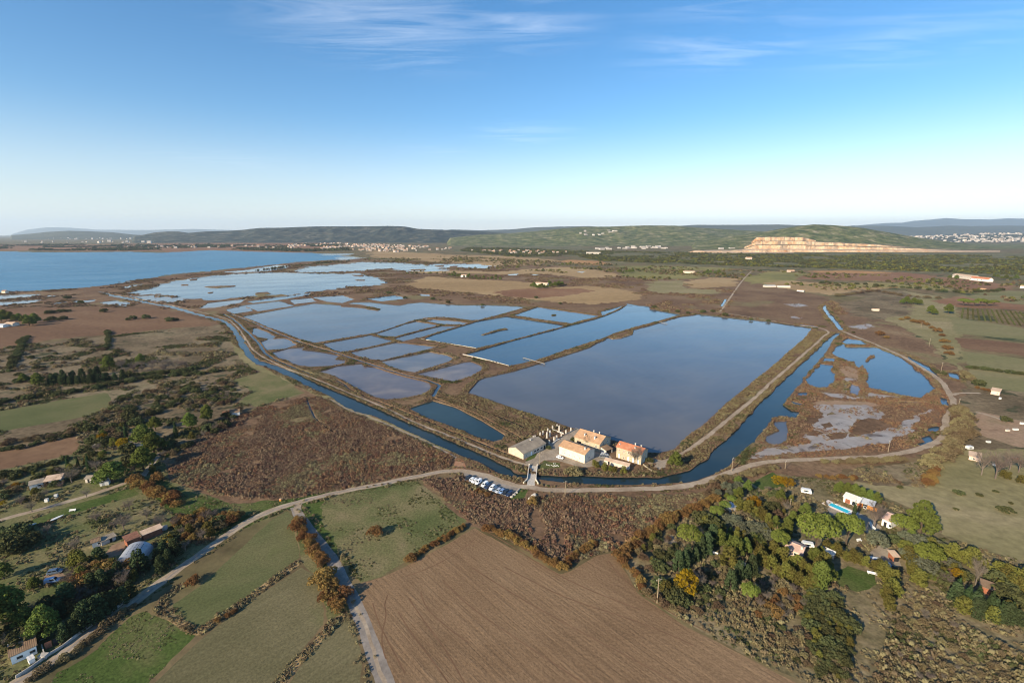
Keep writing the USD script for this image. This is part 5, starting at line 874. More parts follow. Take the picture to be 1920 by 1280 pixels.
row('reed_shrub', [(52, 1278), (103, 1247), (150, 1219), (189, 1180), (222, 1158), (262, 1132)], 2.0, 2.0, 'ochre roadside bush along the lower track', 'roadside bushes along the lower track', .8, 1.1)
row('reed_shrub', [(690, 913), (720, 908), (780, 898)], 3.0, .8, 'low ochre shrub at the track edge', 'low shrubs at the track edge', 1.0, 1.1)
# left hamlet
for x, t, b, s, w in ((72, 699, 724, 'bright pine at the left end of the dark conifer row', 1.1), (45, 700, 716, 'low bright pine left of the dark conifer row', 1.3), (265, 663, 682, 'bright green tree among the bare trees of the heath', 1.1), (205, 667, 693, 'olive green tree beside the dark conifer row', 1.2),
                     (292, 781, 806, 'pine with a flat crown above the left hamlet', 1.2), (270, 796, 832, 'large pine over the hidden house of the left hamlet', 1.3), (288, 811, 848, 'large pine right of the hidden house', 1.3), (270, 838, 880, 'large dark pine beside the short lane', 1.2), (390, 758, 790, 'tall pine left of the small white house', .9), (357, 774, 804, 'broad pine along the marsh edge', 1.2), (212, 866, 904, 'wide dark cedar above the two pale sheds', 1.6)):
    plant('pine', x, b, yt=t, label=s, wide=w)
for x, t, b, s in ((331, 789, 821, 'dark cypress alone at the marsh edge'), (237, 795, 822, 'cypress behind the hidden house'), (129, 853, 881, 'cypress above the long white bungalow'), (189, 856, 874, 'small cypress on the little lawn'), (147, 853, 875, 'thin cypress right of the bungalow cypress'), (167, 850, 880, 'cypress left of the little lawn')):
    plant('cypress', x, b, yt=t, label=s, wide=1.0)
plant('yellow_tree', 192, 829, yt=811, label='yellow tree behind the long low wall of the left hamlet', wide=1.2)
plant('yellow_tree', 231, 840, yt=820, label='ochre tree in front of the hidden house', wide=1.1)
plant('yellow_tree', 32, 914, yt=903, label='small yellow bush left of the white bungalow', wide=1.2)
plant('yellow_tree', 6, 948, yt=938, label='yellow bush at the left edge by the lane', wide=1.2)
plant('yellow_tree', 317, 1020, yt=1003, label='yellow tree beside the round roofed barn', wide=1.2)
row('conifer', [(92, 720), (110, 721), (140, 720), (170, 718), (200, 715), (232, 711)], 3.4, 7.0, 'dark conifer in the long windbreak on the left plain', 'dark windbreak on the left plain', 2.0, 1.2)
row('conifer', [(95, 714), (130, 711), (170, 706), (200, 702)], 3.8, 7.5, 'dark conifer in the back row of the windbreak on the left plain', 'back row of the dark windbreak', 2.0, 1.2)
row('bare_tree', [(225, 692), (250, 690), (280, 688), (310, 688), (345, 690)], 3.8, 7.0, 'mauve grey bare tree beside the dark windbreak', 'bare trees beside the dark windbreak', 3.5, 1.0)
row('bare_tree', [(225, 700), (260, 697), (300, 695), (330, 694)], 4.5, 6.0, 'mauve grey bare tree in front of the dark windbreak', 'bare trees in front of the dark windbreak', 3.0, 1.0)
row('dark_bush', [(235, 706), (270, 703), (310, 700), (350, 697), (372, 690)], 4.0, 3.6, 'dark bush along the foot of the bare trees', 'bushes along the foot of the bare trees', 2.0, 1.3)
row('rust_shrub', [(256, 902), (270, 910), (285, 925), (300, 930), (318, 938), (330, 950)], 2.2, 4.2, 'orange brown tamarisk in the clump at the left hamlet corner', 'tamarisk clump at the left hamlet corner', 3.0, 1.1)
row('rust_shrub', [(325, 985), (345, 980), (370, 985), (395, 990)], 2.5, 4.0, 'rust coloured shrub left of the track bend', 'rust shrubs left of the track bend', 3.0, 1.0)
row('conifer', [(262, 1075), (275, 1068), (290, 1062), (300, 1050), (312, 1040), (320, 1052), (300, 1072)], 2.8, 7.5, 'dark conifer standing around the round roofed barn', 'dark conifers around the round roofed barn', 1.4, 1.1)
plant('conifer', 187, 1056, yt=1026, label='dark conifer left of the round roofed barn', wide=1.3)
row('hedge_tree', [(140, 1062), (155, 1060), (172, 1062), (200, 1072), (215, 1080)], 2.6, 5.0, 'olive green tree above the bare thicket of the left hamlet', 'olive trees above the bare thicket', 1.6, 1.2)
for x, t, b, s, w in ((14, 1098, 1165, 'large green pine at the left edge', 1.0), (-12, 1120, 1200, 'large green pine cut by the left edge', 1.1), (50, 1140, 1185, 'dark pine below the large pines of the left edge', 1.0), (89, 1135, 1197, 'tall dark pine beside the bottom left house', .9), (8, 1055, 1085, 'green tree at the left edge above the car yard', 1.1), (65, 1082, 1102, 'olive tree left of the car yard', 1.2)):
    plant('pine', x, b, yt=t, label=s, wide=w)
for x, t, b, s in ((122, 1168, 1198, 'first'), (138, 1160, 1190, 'second'), (150, 1146, 1183, 'third'), (163, 1127, 1174, 'fourth'), (176, 1122, 1168, 'fifth'), (188, 1115, 1160, 'sixth'), (201, 1110, 1150, 'seventh'), (215, 1106, 1140, 'eighth'), (231, 1100, 1130, 'ninth'), (246, 1088, 1118, 'last')):
    plant('conifer', x, b, yt=t, label=f'{s} dark conifer from the bottom in the row beside the lower track', wide=1.1)
row('conifer', [(100, 1165), (125, 1145), (150, 1128), (175, 1112), (210, 1098), (235, 1085)], 3.4, 7.0, 'dark tree in the dense belt behind the track conifers', 'dark belt behind the track conifers', 2.4, 1.2)
LU = {'bare_tree': 'mauve bare tree in the thicket of the lower left hamlet', 'brown_shrub': 'brown shrub in the thicket of the lower left hamlet', 'dark_bush': 'dark bush in the thicket of the lower left hamlet', 'rust_shrub': 'reddish shrub in the thicket of the lower left hamlet', 'hedge_tree': 'olive tree in the thicket of the lower left hamlet'}
LG = {k: v.split(' in the ')[0] + ' plants of the lower left thicket' for k, v in LU.items()}
grove(['bare_tree', 'bare_tree', 'brown_shrub', 'hedge_tree', 'rust_shrub'], [(108, 1130), (125, 1095), (150, 1070), (200, 1065), (250, 1070), (255, 1090), (215, 1110), (170, 1130), (130, 1150)], 40, 4.8, LU, LG, .3, 11, 1.1, 2.2)
grove(['dark_bush', 'brown_shrub', 'bare_tree'], [(0, 1180), (60, 1150), (100, 1140), (80, 1200), (20, 1230)], 14, 4.5, LU, LG, .3, 12, 1.1, 2.4)
grove(['rust_shrub', 'brown_shrub', 'bare_tree', 'dark_bush', 'hedge_tree'], [(305, 1000), (330, 975), (380, 965), (440, 978), (400, 1002), (350, 1035), (320, 1050)], 30, 3.6, {k: v.replace('lower left hamlet', 'hamlet corner above the track') for k, v in LU.items()}, {k: v.replace('lower left thicket', 'hamlet corner above the track') for k, v in LG.items()}, .3, 13, 1.1, 2.2)
grove(['dark_bush', 'conifer', 'dark_bush'], [(0, 1005), (30, 995), (55, 1010), (50, 1030), (10, 1038), (-20, 1030)], 14, 4.6, {'dark_bush': 'dark bluish bush in the clump at the left edge', 'conifer': 'dark conifer in the clump at the left edge'}, {'dark_bush': 'bushes of the left edge clump', 'conifer': 'conifers of the left edge clump'}, .3, 14, 1.2, 2.4)
for i_, (x, t, b) in enumerate(((60, 940, 959), (163, 917, 933), (182, 960, 980), (243, 938, 956), (233, 967, 995), (303, 966, 988), (135, 878, 905), (40, 930, 945), (90, 985, 1000), (140, 1010, 1030), (215, 975, 990), (275, 955, 972))):
    plant('bare_tree', x, b, yt=t, label='pale bare orchard tree on the plots of the left hamlet', group='bare orchard trees of the left hamlet', wide=1.2)
HL = {'dark_bush': 'dark bush in the gardens of the left hamlet', 'hedge_tree': 'olive tree in the gardens of the left hamlet', 'brown_shrub': 'brown shrub in the gardens of the left hamlet', 'bare_tree': 'grey bare tree in the gardens of the left hamlet', 'pine': 'green tree in the gardens of the left hamlet'}
HG = {k: v.split(' in the ')[0] + ' plants of the left hamlet gardens' for k, v in HL.items()}
grove(['dark_bush', 'hedge_tree', 'brown_shrub', 'bare_tree', 'pine', 'dark_bush'], [(150, 800), (210, 780), (260, 780), (260, 840), (260, 890), (200, 890), (150, 870)], 34, 4.2, HL, HG, .35, 15, 1.2, 3.0)
grove(['dark_bush', 'hedge_tree', 'brown_shrub', 'bare_tree'], [(270, 900), (290, 850), (330, 830), (400, 790), (450, 770), (455, 785), (360, 835), (310, 880)], 34, 3.4, {k: v.replace('gardens of the left hamlet', 'hedge along the dark marsh') for k, v in HL.items()}, {k: v.replace('left hamlet gardens', 'hedge along the dark marsh') for k, v in HG.items()}, .35, 16, 1.2, 2.6)
grove(['dark_bush', 'hedge_tree', 'brown_shrub', 'bare_tree', 'dark_bush'], [(-20, 905), (55, 885), (130, 880), (150, 900), (60, 945), (0, 960), (-20, 960)], 34, 3.0, {k: v.replace('gardens of the left hamlet', 'plots around the white bungalow') for k, v in HL.items()}, {k: v.replace('left hamlet gardens', 'bungalow plots') for k, v in HG.items()}, .35, 17, 1.2, 2.6)
row('dark_bush', [(0, 895), (25, 890), (60, 880), (100, 870), (135, 860)], 3.0, 2.8, 'dark bush in the hedge below the small brown field', 'hedge below the small brown field', 1.5, 1.3)
row('brown_shrub', [(0, 835), (60, 826), (110, 818), (150, 806), (185, 790), (215, 770)], 3.2, 3.0, 'brown shrub in the hedge between the two left fields', 'hedge between the two left fields', 3.0, 1.3)
row('dark_bush', [(0, 845), (50, 838), (100, 826), (140, 815)], 4.0, 2.4, 'dark bush above the small brown field', 'bushes above the small brown field', 2.0, 1.3)
row('dark_bush', [(0, 760), (20, 752), (50, 745), (100, 742), (150, 735), (200, 725), (250, 715), (330, 705), (400, 700)], 4.0, 3.0, 'dark bush in the hedge above the long green field', 'hedge above the long green field', 4.0, 1.4)
HE = {'dark_bush': 'dark evergreen bush on the dry heath', 'brown_shrub': 'brown shrub on the dry heath', 'bare_tree': 'grey bare bush on the dry heath'}
HEG = {'dark_bush': 'evergreen bushes of the dry heath', 'brown_shrub': 'brown shrubs of the dry heath', 'bare_tree': 'bare bushes of the dry heath'}
grove(['dark_bush', 'dark_bush', 'brown_shrub', 'bare_tree'], [(210, 770), (215, 745), (330, 725), (420, 710), (450, 740), (440, 765), (340, 775), (240, 780)], 90, 2.6, HE, HEG, .35, 18, 1.4, 3.2, {'dark_bush': 'heath_bush'})
grove(['dark_bush', 'brown_shrub', 'bare_tree'], [(0, 740), (20, 690), (60, 660), (200, 650), (260, 665), (90, 690), (60, 735)], 46, 2.8, {k: v.replace('on the dry heath', 'on the left part of the plain') for k, v in HE.items()}, {k: v.replace('dry heath', 'left plain') for k, v in HEG.items()}, .35, 19, 1.4, 4.0)
row('dark_bush', [(20, 690), (30, 672), (38, 655), (48, 632)], 5.0, 3.2, 'dark bush in the field hedge at the far left', 'field hedge at the far left', 2.0, 1.4)
row('dark_bush', [(200, 655), (202, 640), (203, 622)], 5.0, 2.6, 'dark bush in the short field hedge of the left plain', 'short field hedge of the left plain', 1.0, 1.4)
# middle distance
def far_trees(key, px, h, label, group, wide=1.3):
    for x, y in px: plant(key, x, y, h=h * (1 + .25 * math.sin(x * 12.9 + y * 7.1)), label=label, group=group, wide=wide, name={'dark_bush': 'field_bush', 'pine': 'farm_tree'}.get(key))
far_trees('pine', [(3, 603), (12, 601), (20, 600), (28, 602), (36, 600), (44, 604), (50, 602), (58, 606), (62, 610), (55, 611), (8, 598), (66, 606)], 11, 'dark rounded tree around the farmhouse on the left plain', 'trees around the left plain farmhouse')
far_trees('dark_bush', [(90, 588), (97, 587), (104, 586), (112, 585), (120, 585), (130, 584), (88, 602), (98, 600), (110, 600), (120, 599)], 4.5, 'dark bush on the left brown fields', 'bushes on the left brown fields')
far_trees('dark_bush', [(320, 602), (330, 601), (195, 585), (240, 600), (250, 598), (275, 597), (125, 560), (130, 559), (150, 567), (152, 569)], 5.0, 'dark bush before the canal on the left plain', 'bushes before the canal')
far_trees('pine', [(996, 538), (1001, 539), (1006, 540), (1011, 541), (1016, 541), (1021, 541), (1026, 540), (1031, 539), (1036, 538), (1041, 538), (1046, 537), (1051, 536), (1030, 535), (1040, 534), (1048, 533), (1054, 535)], 9.5, 'dark tree in the ring around the farm in the beige field', 'trees around the farm in the beige field')
far_trees('pine', [(843, 517), (848, 518), (853, 517), (858, 519), (863, 519), (870, 520), (877, 521), (885, 522), (892, 521), (900, 523), (907, 522), (915, 524), (922, 524), (930, 525), (938, 525), (895, 524), (880, 518), (930, 521)], 8.0, 'dark tree in the belt around the white farm behind the ponds', 'trees around the white farm')
far_trees('pine', [(1692, 570), (1699, 569), (1706, 570), (1713, 570), (1720, 571), (1725, 572)], 10, 'dark rounded tree in the small wood on the right plain', 'trees of the small wood on the right plain')
for x, b, h, s in ((1745, 588, 13, 'dark oak left of two big trees by the vineyard'), (1778, 588, 15, 'dark oak right of two big trees by the vineyard'), (1752, 590, 9, 'lower oak beside the big trees by the vineyard')): plant('pine', x, b, h=h, label=s, wide=1.2)
far_trees('umbrella_pine', [(1806, 573), (1815, 574), (1826, 574), (1838, 574), (1850, 574), (1862, 574)], 10, 'bright umbrella pine in the row above the vineyard', 'umbrella pines above the vineyard')
far_trees('pine', [(1162, 512), (1168, 513), (1174, 511), (1180, 512), (1186, 511), (1055, 497), (1062, 496), (1070, 496), (1125, 492)], 10, 'dark tree in the clump beside the yellow green field', 'trees beside the yellow green field')
far_trees('pine', [(1325, 514), (1332, 513), (1340, 514), (1348, 513), (1355, 515), (1780, 523), (1793, 524), (1863, 520), (1870, 521), (1878, 523), (1886, 524), (1895, 525), (1905, 524)], 10, 'dark tree near the farmhouses at the wood edge', 'trees near the wood edge farmhouses')
far_trees('dark_bush', [(1318, 586), (1336, 585), (1360, 592), (1408, 600), (1440, 603), (1227, 578), (1270, 585), (1290, 588), (905, 573), (840, 568), (812, 562), (727, 549), (730, 551), (760, 560), (1050, 570), (1005, 559)], 4.0, 'dark bush on the bank behind the salt ponds', 'bushes on the bank behind the salt ponds')
far_trees('rust_shrub', [(1690, 600), (1700, 598), (1712, 604), (1724, 606), (1736, 610), (1748, 616), (1758, 622), (1766, 630), (1770, 642), (1775, 655), (1650, 628), (1662, 634), (1780, 665)], 4.5, 'rust coloured bush on the grassland right of the pond road', 'rust bushes right of the pond road', 1.5)
row('brown_shrub', [(1570, 556), (1590, 553), (1640, 546), (1700, 556), (1760, 560)], 14, 5.0, 'brown hedge bush before the fields on the right plain', 'field hedge on the right plain', 3, 1.6)
row('dark_bush', [(1540, 532), (1600, 533), (1700, 540), (1790, 548), (1880, 544)], 16, 5.0, 'dark hedge bush below the far ploughed fields', 'field hedge below the far ploughed fields', 4, 1.6)
row('dark_bush', [(1815, 690), (1860, 695), (1910, 702), (1960, 710)], 5, 3.0, 'dark hedge bush at the right edge between the pastures', 'hedge between the right pastures', 1.5, 1.6)
# ------------------------------------------------------------------ ground cover nobody could count: marsh scrub, sedge, far woods
def tuft(seed, n, r, h, size, lf, blade=False):
    rng = np.random.default_rng(seed)
    a = rng.uniform(0, 2 * np.pi, n); q = np.sqrt(rng.uniform(0, 1, n)) ; z = np.sqrt(np.maximum(0, 1 - q ** 2)) * rng.uniform(.55, 1.05, n)
    p = np.stack([np.cos(a) * q * r, np.sin(a) * q * r, z * h], 1); d = np.stack([np.cos(a) * q / r, np.sin(a) * q / r, z / h + .2], 1)
    return quads(p, d + rng.normal(size=(n, 3)) * (.6 if not blade else .2), size, rng), LF[lf]
def scatter(area, spacing, seed, thin=None, keep=1.0):
    """points at about the given spacing through an area"""
    area = area if area.is_valid else area.buffer(0); x0, y0, x1, y1 = area.bounds; rng = np.random.default_rng(seed)
    gx, gy = np.meshgrid(np.arange(x0, x1, spacing), np.arange(y0, y1, spacing)); p = np.stack([gx.ravel(), gy.ravel()], 1) + rng.uniform(-.5, .5, (gx.size, 2)) * spacing
    p = p[rng.uniform(size=len(p)) < keep]
    shapely.prepare(area); p = p[shapely.contains_xy(area, p[:, 0], p[:, 1])]
    if thin: # clumping: keep where broad noise is high
        nz = meshkit.fbm(np.c_[p / thin[0], np.full(len(p), seed)], 4, seed=seed); p = p[nz > thin[1]]
    return p
def cover(name, label, cat, p, protos, smin, smax, seed, zs=(0.8, 1.2), patch=15.0):
    """plants grow in patches: which kind and how tall follows broad noise"""
    rng = np.random.default_rng(seed); n = len(p); q = meshkit.fbm(np.c_[p / patch, np.full(n, seed * 1.7)], 3, seed=seed); u = meshkit.fbm(np.c_[p / (patch * .5), np.full(n, seed * 2.3)], 3, seed=seed + 4)
    s = rng.uniform(smin, smax, n) * np.clip(.55 + 1.0 * (u - .25) * 2, .5, 1.5); k = len(protos)
    idx = np.clip(((q - .32) / .36 * k + rng.normal(size=n) * .55).astype(int), 0, k - 1)
    pos = np.c_[p, np.zeros(n)]; scl = np.stack([s, s, s * rng.uniform(*zs, n)], 1)
    return instancer(name, label, cat, protos, pos, scl, rng.uniform(0, 2 * np.pi, n), idx)
TRACKS = unary_union([g for k_ in ('pale gravel track winding along the marsh to the bridge and around the right marsh', 'worn grey farm track leading down from the fork', 'pale dirt path on the dike beside the canal', 'pale path on the dike between the main basin and the wide canal', 'gravel car park beside the track', 'gravel yard between the salt works buildings', 'gravel turning place by the round pine', 'pale path along the left canal bank', 'large brown ploughed field in the foreground with furrows', 'straight pale track leading toward the hills', 'green lawn before the salt works') for g in LAND.get(k_, [])]).buffer(.5)
BUILT = unary_union([Polygon(GP(q)) for q in ([(950, 852), (980, 864), (1026, 842), (1020, 822), (960, 840)], [(1045, 860), (1100, 875), (1116, 855), (1060, 832)], [(1074, 824), (1125, 850), (1150, 838), (1100, 808)], [(1152, 862), (1204, 876), (1218, 855), (1165, 835)], [(990, 890), (1006, 890), (1002, 915), (985, 915)])])
FREE = unary_union([WATER.buffer(.2), TRACKS, BUILT])
marsh_p = [tuft(1, 26, .75, .62, .22, 'marsh_leaf'), tuft(2, 30, .85, .55, .22, 'marsh_leaf'), tuft(3, 24, .6, .7, .2, 'red_marsh_leaf'), tuft(4, 22, .7, .5, .2, 'sedge_leaf')]
bank_p = [tuft(5, 26, .7, .8, .2, 'sedge_leaf'), tuft(6, 28, .85, .75, .22, 'brown_leaf'), tuft(7, 24, .7, .6, .2, 'marsh_leaf'), tuft(8, 24, .75, .9, .2, 'reed_leaf'), tuft(9, 24, .8, .7, .2, 'bush_leaf')]
grass_p = [tuft(10, 18, .7, .3, .2, 'grass_leaf'), tuft(11, 18, .6, .35, .18, 'sedge_leaf')]
left_marsh = Polygon(GP([(574, 744), (600, 745), (640, 763), (700, 790), (780, 824), (852, 858), (840, 878), (792, 886), (720, 900), (650, 915), (595, 926), (540, 935), (470, 935), (400, 925), (330, 905), (318, 880), (355, 832), (450, 778), (480, 766)])).buffer(0)
p = scatter(left_marsh.difference(FREE), 1.3, 21); nz = meshkit.fbm(np.c_[p / 14, np.zeros(len(p))], 4, seed=3); p = p[nz > .30]
cover('marsh_scrub', 'dense dark brown samphire scrub covering the marsh left of the canal', 'scrub', p, marsh_p, .75, 1.5, 22)
front_marsh = Polygon(GP([(792, 900), (870, 895), (905, 920), (960, 940), (1000, 930), (1150, 930), (1250, 928), (1335, 925), (1350, 933), (1290, 965), (1210, 1000), (1150, 1030), (1055, 1060), (1000, 1036), (930, 998), (888, 982), (850, 950)])).buffer(0)
p = scatter(front_marsh.difference(FREE), 1.3, 23); nz = meshkit.fbm(np.c_[p / 10, np.zeros(len(p))], 4, seed=5); p = p[nz > .29]
cover('marsh_scrub', 'dark brown samphire scrub in front of the salt works canal', 'scrub', p, marsh_p, .85, 1.7, 24)
near = Polygon(GP([(380, 590), (900, 565), (1300, 580), (1560, 570), (1800, 640), (1830, 800), (1700, 860), (1420, 880), (1300, 920), (980, 925), (850, 880), (560, 735), (430, 640)])).buffer(0)
banks = WATER.intersection(near).buffer(6).difference(WATER.buffer(.45)).intersection(near).difference(FREE)
p = scatter(banks, 1.25, 25); nz = meshkit.fbm(np.c_[p / 8, np.zeros(len(p))], 3, seed=6); p = p[nz > .36]
cover('bank_scrub', 'brown and straw coloured scrub along the dikes and canal banks', 'scrub', p, bank_p, .5, 1.05, 26)
dikes = unary_union([Polygon(GP(q)).buffer(0) for q in ([(1235, 862), (1277, 840), (1340, 780), (1400, 725), (1455, 682), (1520, 620), (1560, 622), (1500, 682), (1430, 750), (1365, 820), (1320, 862), (1272, 886), (1200, 893), (1010, 890), (1012, 880), (1060, 880), (1180, 886)], [(820, 748), (880, 737), (930, 755), (1000, 778), (1060, 800), (1040, 812), (1010, 826), (985, 822), (930, 800)], [(480, 672), (520, 690), (640, 735), (760, 792), (860, 832), (985, 884), (960, 850), (860, 815), (700, 748), (600, 706), (510, 672)])])
p = scatter(dikes.difference(FREE), 1.2, 27); nz = meshkit.fbm(np.c_[p / 9, np.zeros(len(p))], 3, seed=7); p = p[nz > .34]
cover('bank_scrub', 'grey brown scrub on the dike around the main basin and the salt works', 'scrub', p, [bank_p[0], bank_p[3], bank_p[1], bank_p[0], bank_p[2]], .6, 1.2, 28)
rmarsh = Polygon(GP([(1575, 625), (1640, 648), (1740, 700), (1780, 745), (1768, 800), (1700, 842), (1540, 856), (1395, 868), (1440, 800), (1500, 720), (1550, 650)])).buffer(0)
mudl = unary_union([g for k_, v_ in LAND.items() if 'mud' in k_ for g in v_])
p = scatter(rmarsh.difference(FREE).difference(mudl.buffer(-.3)), 1.5, 29); nz = meshkit.fbm(np.c_[p / 12, np.zeros(len(p))], 4, seed=8); p = p[nz > .36]
cover('marsh_scrub', 'reddish brown samphire scrub between the pools of the right marsh', 'scrub', p, [marsh_p[0], marsh_p[2], marsh_p[2]], .6, 1.2, 30)
p = scatter(mudl.difference(FREE), 2.2, 31, (11, .58)); cover('marsh_scrub', 'small dark scrub dots on the pale mudflats', 'scrub', p, marsh_p, .5, 1.2, 32)
heath = unary_union(LAND['dry brown heath with dark bushes on the left plain']).intersection(Polygon(GP([(-60, 650), (430, 610), (580, 740), (440, 790), (250, 900), (-60, 960)])))
p = scatter(heath.difference(FREE), 2.0, 33, (18, .5)); cover('heath_scrub', 'patchy brown and dark scrub over the dry heath', 'scrub', p, [bank_p[0], bank_p[1], bank_p[4], bank_p[4]], .8, 2.0, 34)
mead = unary_union([g for k_ in ('green grassy meadow between track and ploughed field', 'green grassy margin under the dark marsh beside the track', 'weedy verge between the fields and the road') for g in LAND[k_]])
p = scatter(mead.difference(FREE).difference(left_marsh), 1.3, 35, (9, .50)); cover('grass_clumps', 'rough grass clumps over the meadows beside the tracks', 'grass', p, grass_p, .35, .95, 36, (.5, .9))
gard = unary_union([g for k_ in ('dry grassy ground of the hamlet gardens on the right', 'dark grassy plots of the left hamlet beside the track', 'dry brown weedy field on the right behind the reeds') for g in LAND[k_]]).intersection(Polygon(GP([(-80, 880), (300, 830), (540, 940), (1200, 1000), (1440, 880), (1800, 860), (2000, 1080), (2000, 1330), (1400, 1330), (1200, 1120), (300, 1120), (-80, 1330)])).buffer(0))
p = scatter(gard.difference(FREE), 1.6, 37, (8, .47)); cover('garden_weeds', 'dry weeds and low bushes between the hamlet trees', 'weeds', p, [bank_p[4], grass_p[0], bank_p[0], grass_p[1], bank_p[3], bank_p[1]], .5, 1.3, 38)
verge = unary_union([strip(track, 9, .8, 3), strip(south, 10, .8, 4), strip(path, 8, .6, 5)]).intersection(Polygon(GP([(-80, 1330), (-80, 1000), (400, 600), (1000, 850), (1460, 850), (1460, 960), (700, 1330)])).buffer(0))
p = scatter(verge.difference(FREE), 1.3, 39, (6, .44)); cover('verge_grass', 'ragged dry grass along the track edges', 'grass', p, [bank_p[0], bank_p[3], grass_p[0]], .45, 1.0, 40)
# the middle distance: bushes on the plain, and the woods beyond
far_bush = [tuft(50, 40, 2.6, 3.0, .9, 'bush_leaf'), tuft(51, 40, 2.4, 2.4, .85, 'brown_leaf'), tuft(52, 40, 2.6, 2.8, .85, 'hedge_leaf'), tuft(53, 40, 2.8, 2.2, .85, 'sedge_leaf')]
plain = Polygon(GP([(680, 486), (860, 480), (1100, 494), (1400, 506), (1960, 528), (1960, 590), (1800, 560), (1640, 545), (1540, 545), (1390, 525), (1210, 525), (1000, 508), (760, 515)])).buffer(0)
p = scatter(plain.difference(FREE), 16, 41, (120, .52)); cover('field_bushes', 'scattered bushes and hedges on the plain before the wood', 'bushes', p, far_bush, .6, 1.6, 42)
mid = unary_union(LAND['wide reddish brown samphire marsh around the salt ponds']).intersection(Polygon(GP([(-100, 640), (-100, 545), (300, 520), (700, 486), (1000, 500), (1220, 525), (1560, 560), (1620, 620), (1300, 585), (760, 560), (440, 575), (300, 580)])).buffer(0))
p = scatter(mid.difference(FREE), 6, 43, (60, .50)); cover('marsh_scrub', 'low brown scrub over the far marsh beyond the ponds', 'scrub', p, [tuft(54, 30, 2.0, 1.0, .6, 'marsh_leaf'), tuft(55, 30, 2.0, .9, .6, 'brown_leaf')], .6, 1.4, 44)
wood = Polygon(GP([(960, 482), (1080, 480), (1120, 489), (1350, 498), (1500, 502), (1760, 510), (1960, 518), (2200, 524), (2200, 492), (1960, 480), (1400, 476), (1280, 474), (1100, 470), (980, 466), (880, 464), (860, 470)])).buffer(0)
p = scatter(wood, 13, 45, (110, .45)); cover('wood', 'grey green evergreen wood across the plain below the quarry', 'wood', p, [tuft(56, 60, 4.2, 4.4, 1.3, 'wood_leaf'), tuft(57, 60, 4.6, 4.0, 1.3, 'hedge_leaf'), tuft(58, 60, 4.0, 4.6, 1.3, 'bush_leaf')], .55, 1.3, 46)
shore = Polygon(GP([(-200, 470), (-200, 459), (200, 459), (640, 458), (660, 470), (560, 472), (400, 467), (250, 470)])).buffer(0)
p = scatter(shore, 30, 47, (260, .55)); cover('wood', 'dark tree belts along the far shore of the lagoon', 'wood', p, [tuft(59, 60, 9, 6.0, 2.6, 'wood_leaf'), tuft(60, 60, 9, 6.0, 2.6, 'bush_leaf')], .7, 1.5, 48)
p = scatter(Polygon(GP([(480, 507), (540, 498), (600, 491), (655, 488), (655, 490), (610, 494), (550, 501)])).buffer(3), 9, 49, (60, .45)); cover('marsh_scrub', 'dark bushes along the lagoon bank', 'scrub', p, far_bush[:2], .6, 1.2, 50)

for px_, sp, lab, sd in (([(1690, 1118), (1745, 1108), (1800, 1165), (1920, 1235), (2010, 1290), (2010, 1340), (1640, 1340), (1650, 1240)], 1.05, 'dense straw coloured reeds and dry weeds at the bottom right corner', 51), ([(1400, 1200), (1440, 1190), (1490, 1180), (1530, 1240), (1640, 1340), (1590, 1340), (1530, 1296)], 1.1, 'straw coloured reeds along the lower edge of the ploughed field', 52), ([(1310, 1060), (1350, 1040), (1400, 1070), (1480, 1090), (1500, 1150), (1440, 1190), (1330, 1170), (1290, 1140)], 1.25, 'dry grey weeds on the rough ground under the right hamlet trees', 53)):
    p = scatter(Polygon(GP(px_)).buffer(0).difference(FREE), sp, sd, (7, .34)); cover('dry_reeds', lab, 'reeds', p, [bank_p[3], bank_p[0], grass_p[1], bank_p[0], bank_p[4], bank_p[3]], .6, 1.3, sd, (1.0, 1.7))

p = scatter(unary_union(LAND['bright green weedy grass at the bottom left']).difference(FREE), .95, 54, (5, .44)); cover('grass_clumps', 'short green weeds over the bottom left field', 'grass', p, [tuft(12, 16, .6, .22, .16, 'grass_leaf'), tuft(13, 16, .5, .2, .15, 'sedge_leaf')], .35, .75, 55, (.6, 1.0), 6.0)
bk = unary_union([strip(q, 3.4, .6, i) for i, q in enumerate((bank_a, bank_b, bank_c))])
p = scatter(bk.difference(TRACKS), .8, 56); cover('bank_grass', 'long dry grass on the banks between the lower fields', 'grass', p, [bank_p[0], bank_p[3], bank_p[0], bank_p[1]], .4, .85, 57, (.8, 1.3), 6.0)
# ------------------------------------------------------------------ buildings
def plain(name, col, **k): M[name] = mat(name, col, **k)
plain('cream_wall', (0.62, 0.54, 0.43), var=.12, scale=.5); plain('stone_wall', (0.42, 0.345, 0.245), var=.22, scale=1.6, bump=.03, bscale=3.0); plain('ochre_wall', (0.50, 0.42, 0.32), var=.12, scale=.7)
plain('white_wall', (0.70, 0.68, 0.64), var=.08, scale=.8); plain('pale_wall', (0.55, 0.49, 0.42), var=.12, scale=.8); plain('pink_wall', (0.62, 0.46, 0.38), var=.1, scale=.8); plain('wood_wall', (0.27, 0.10, 0.055), var=.2, scale=1.2); plain('orange_wall', (0.60, 0.24, 0.05), var=.1, scale=.8)
plain('frame_white', (0.72, 0.71, 0.68), var=.03); plain('shutter_brown', (0.15, 0.075, 0.045), var=.1); plain('shutter_grey', (0.30, 0.31, 0.32), var=.1); plain('door_white', (0.74, 0.76, 0.80), var=.03); plain('red_trim', (0.5, 0.10, 0.05), var=.1)
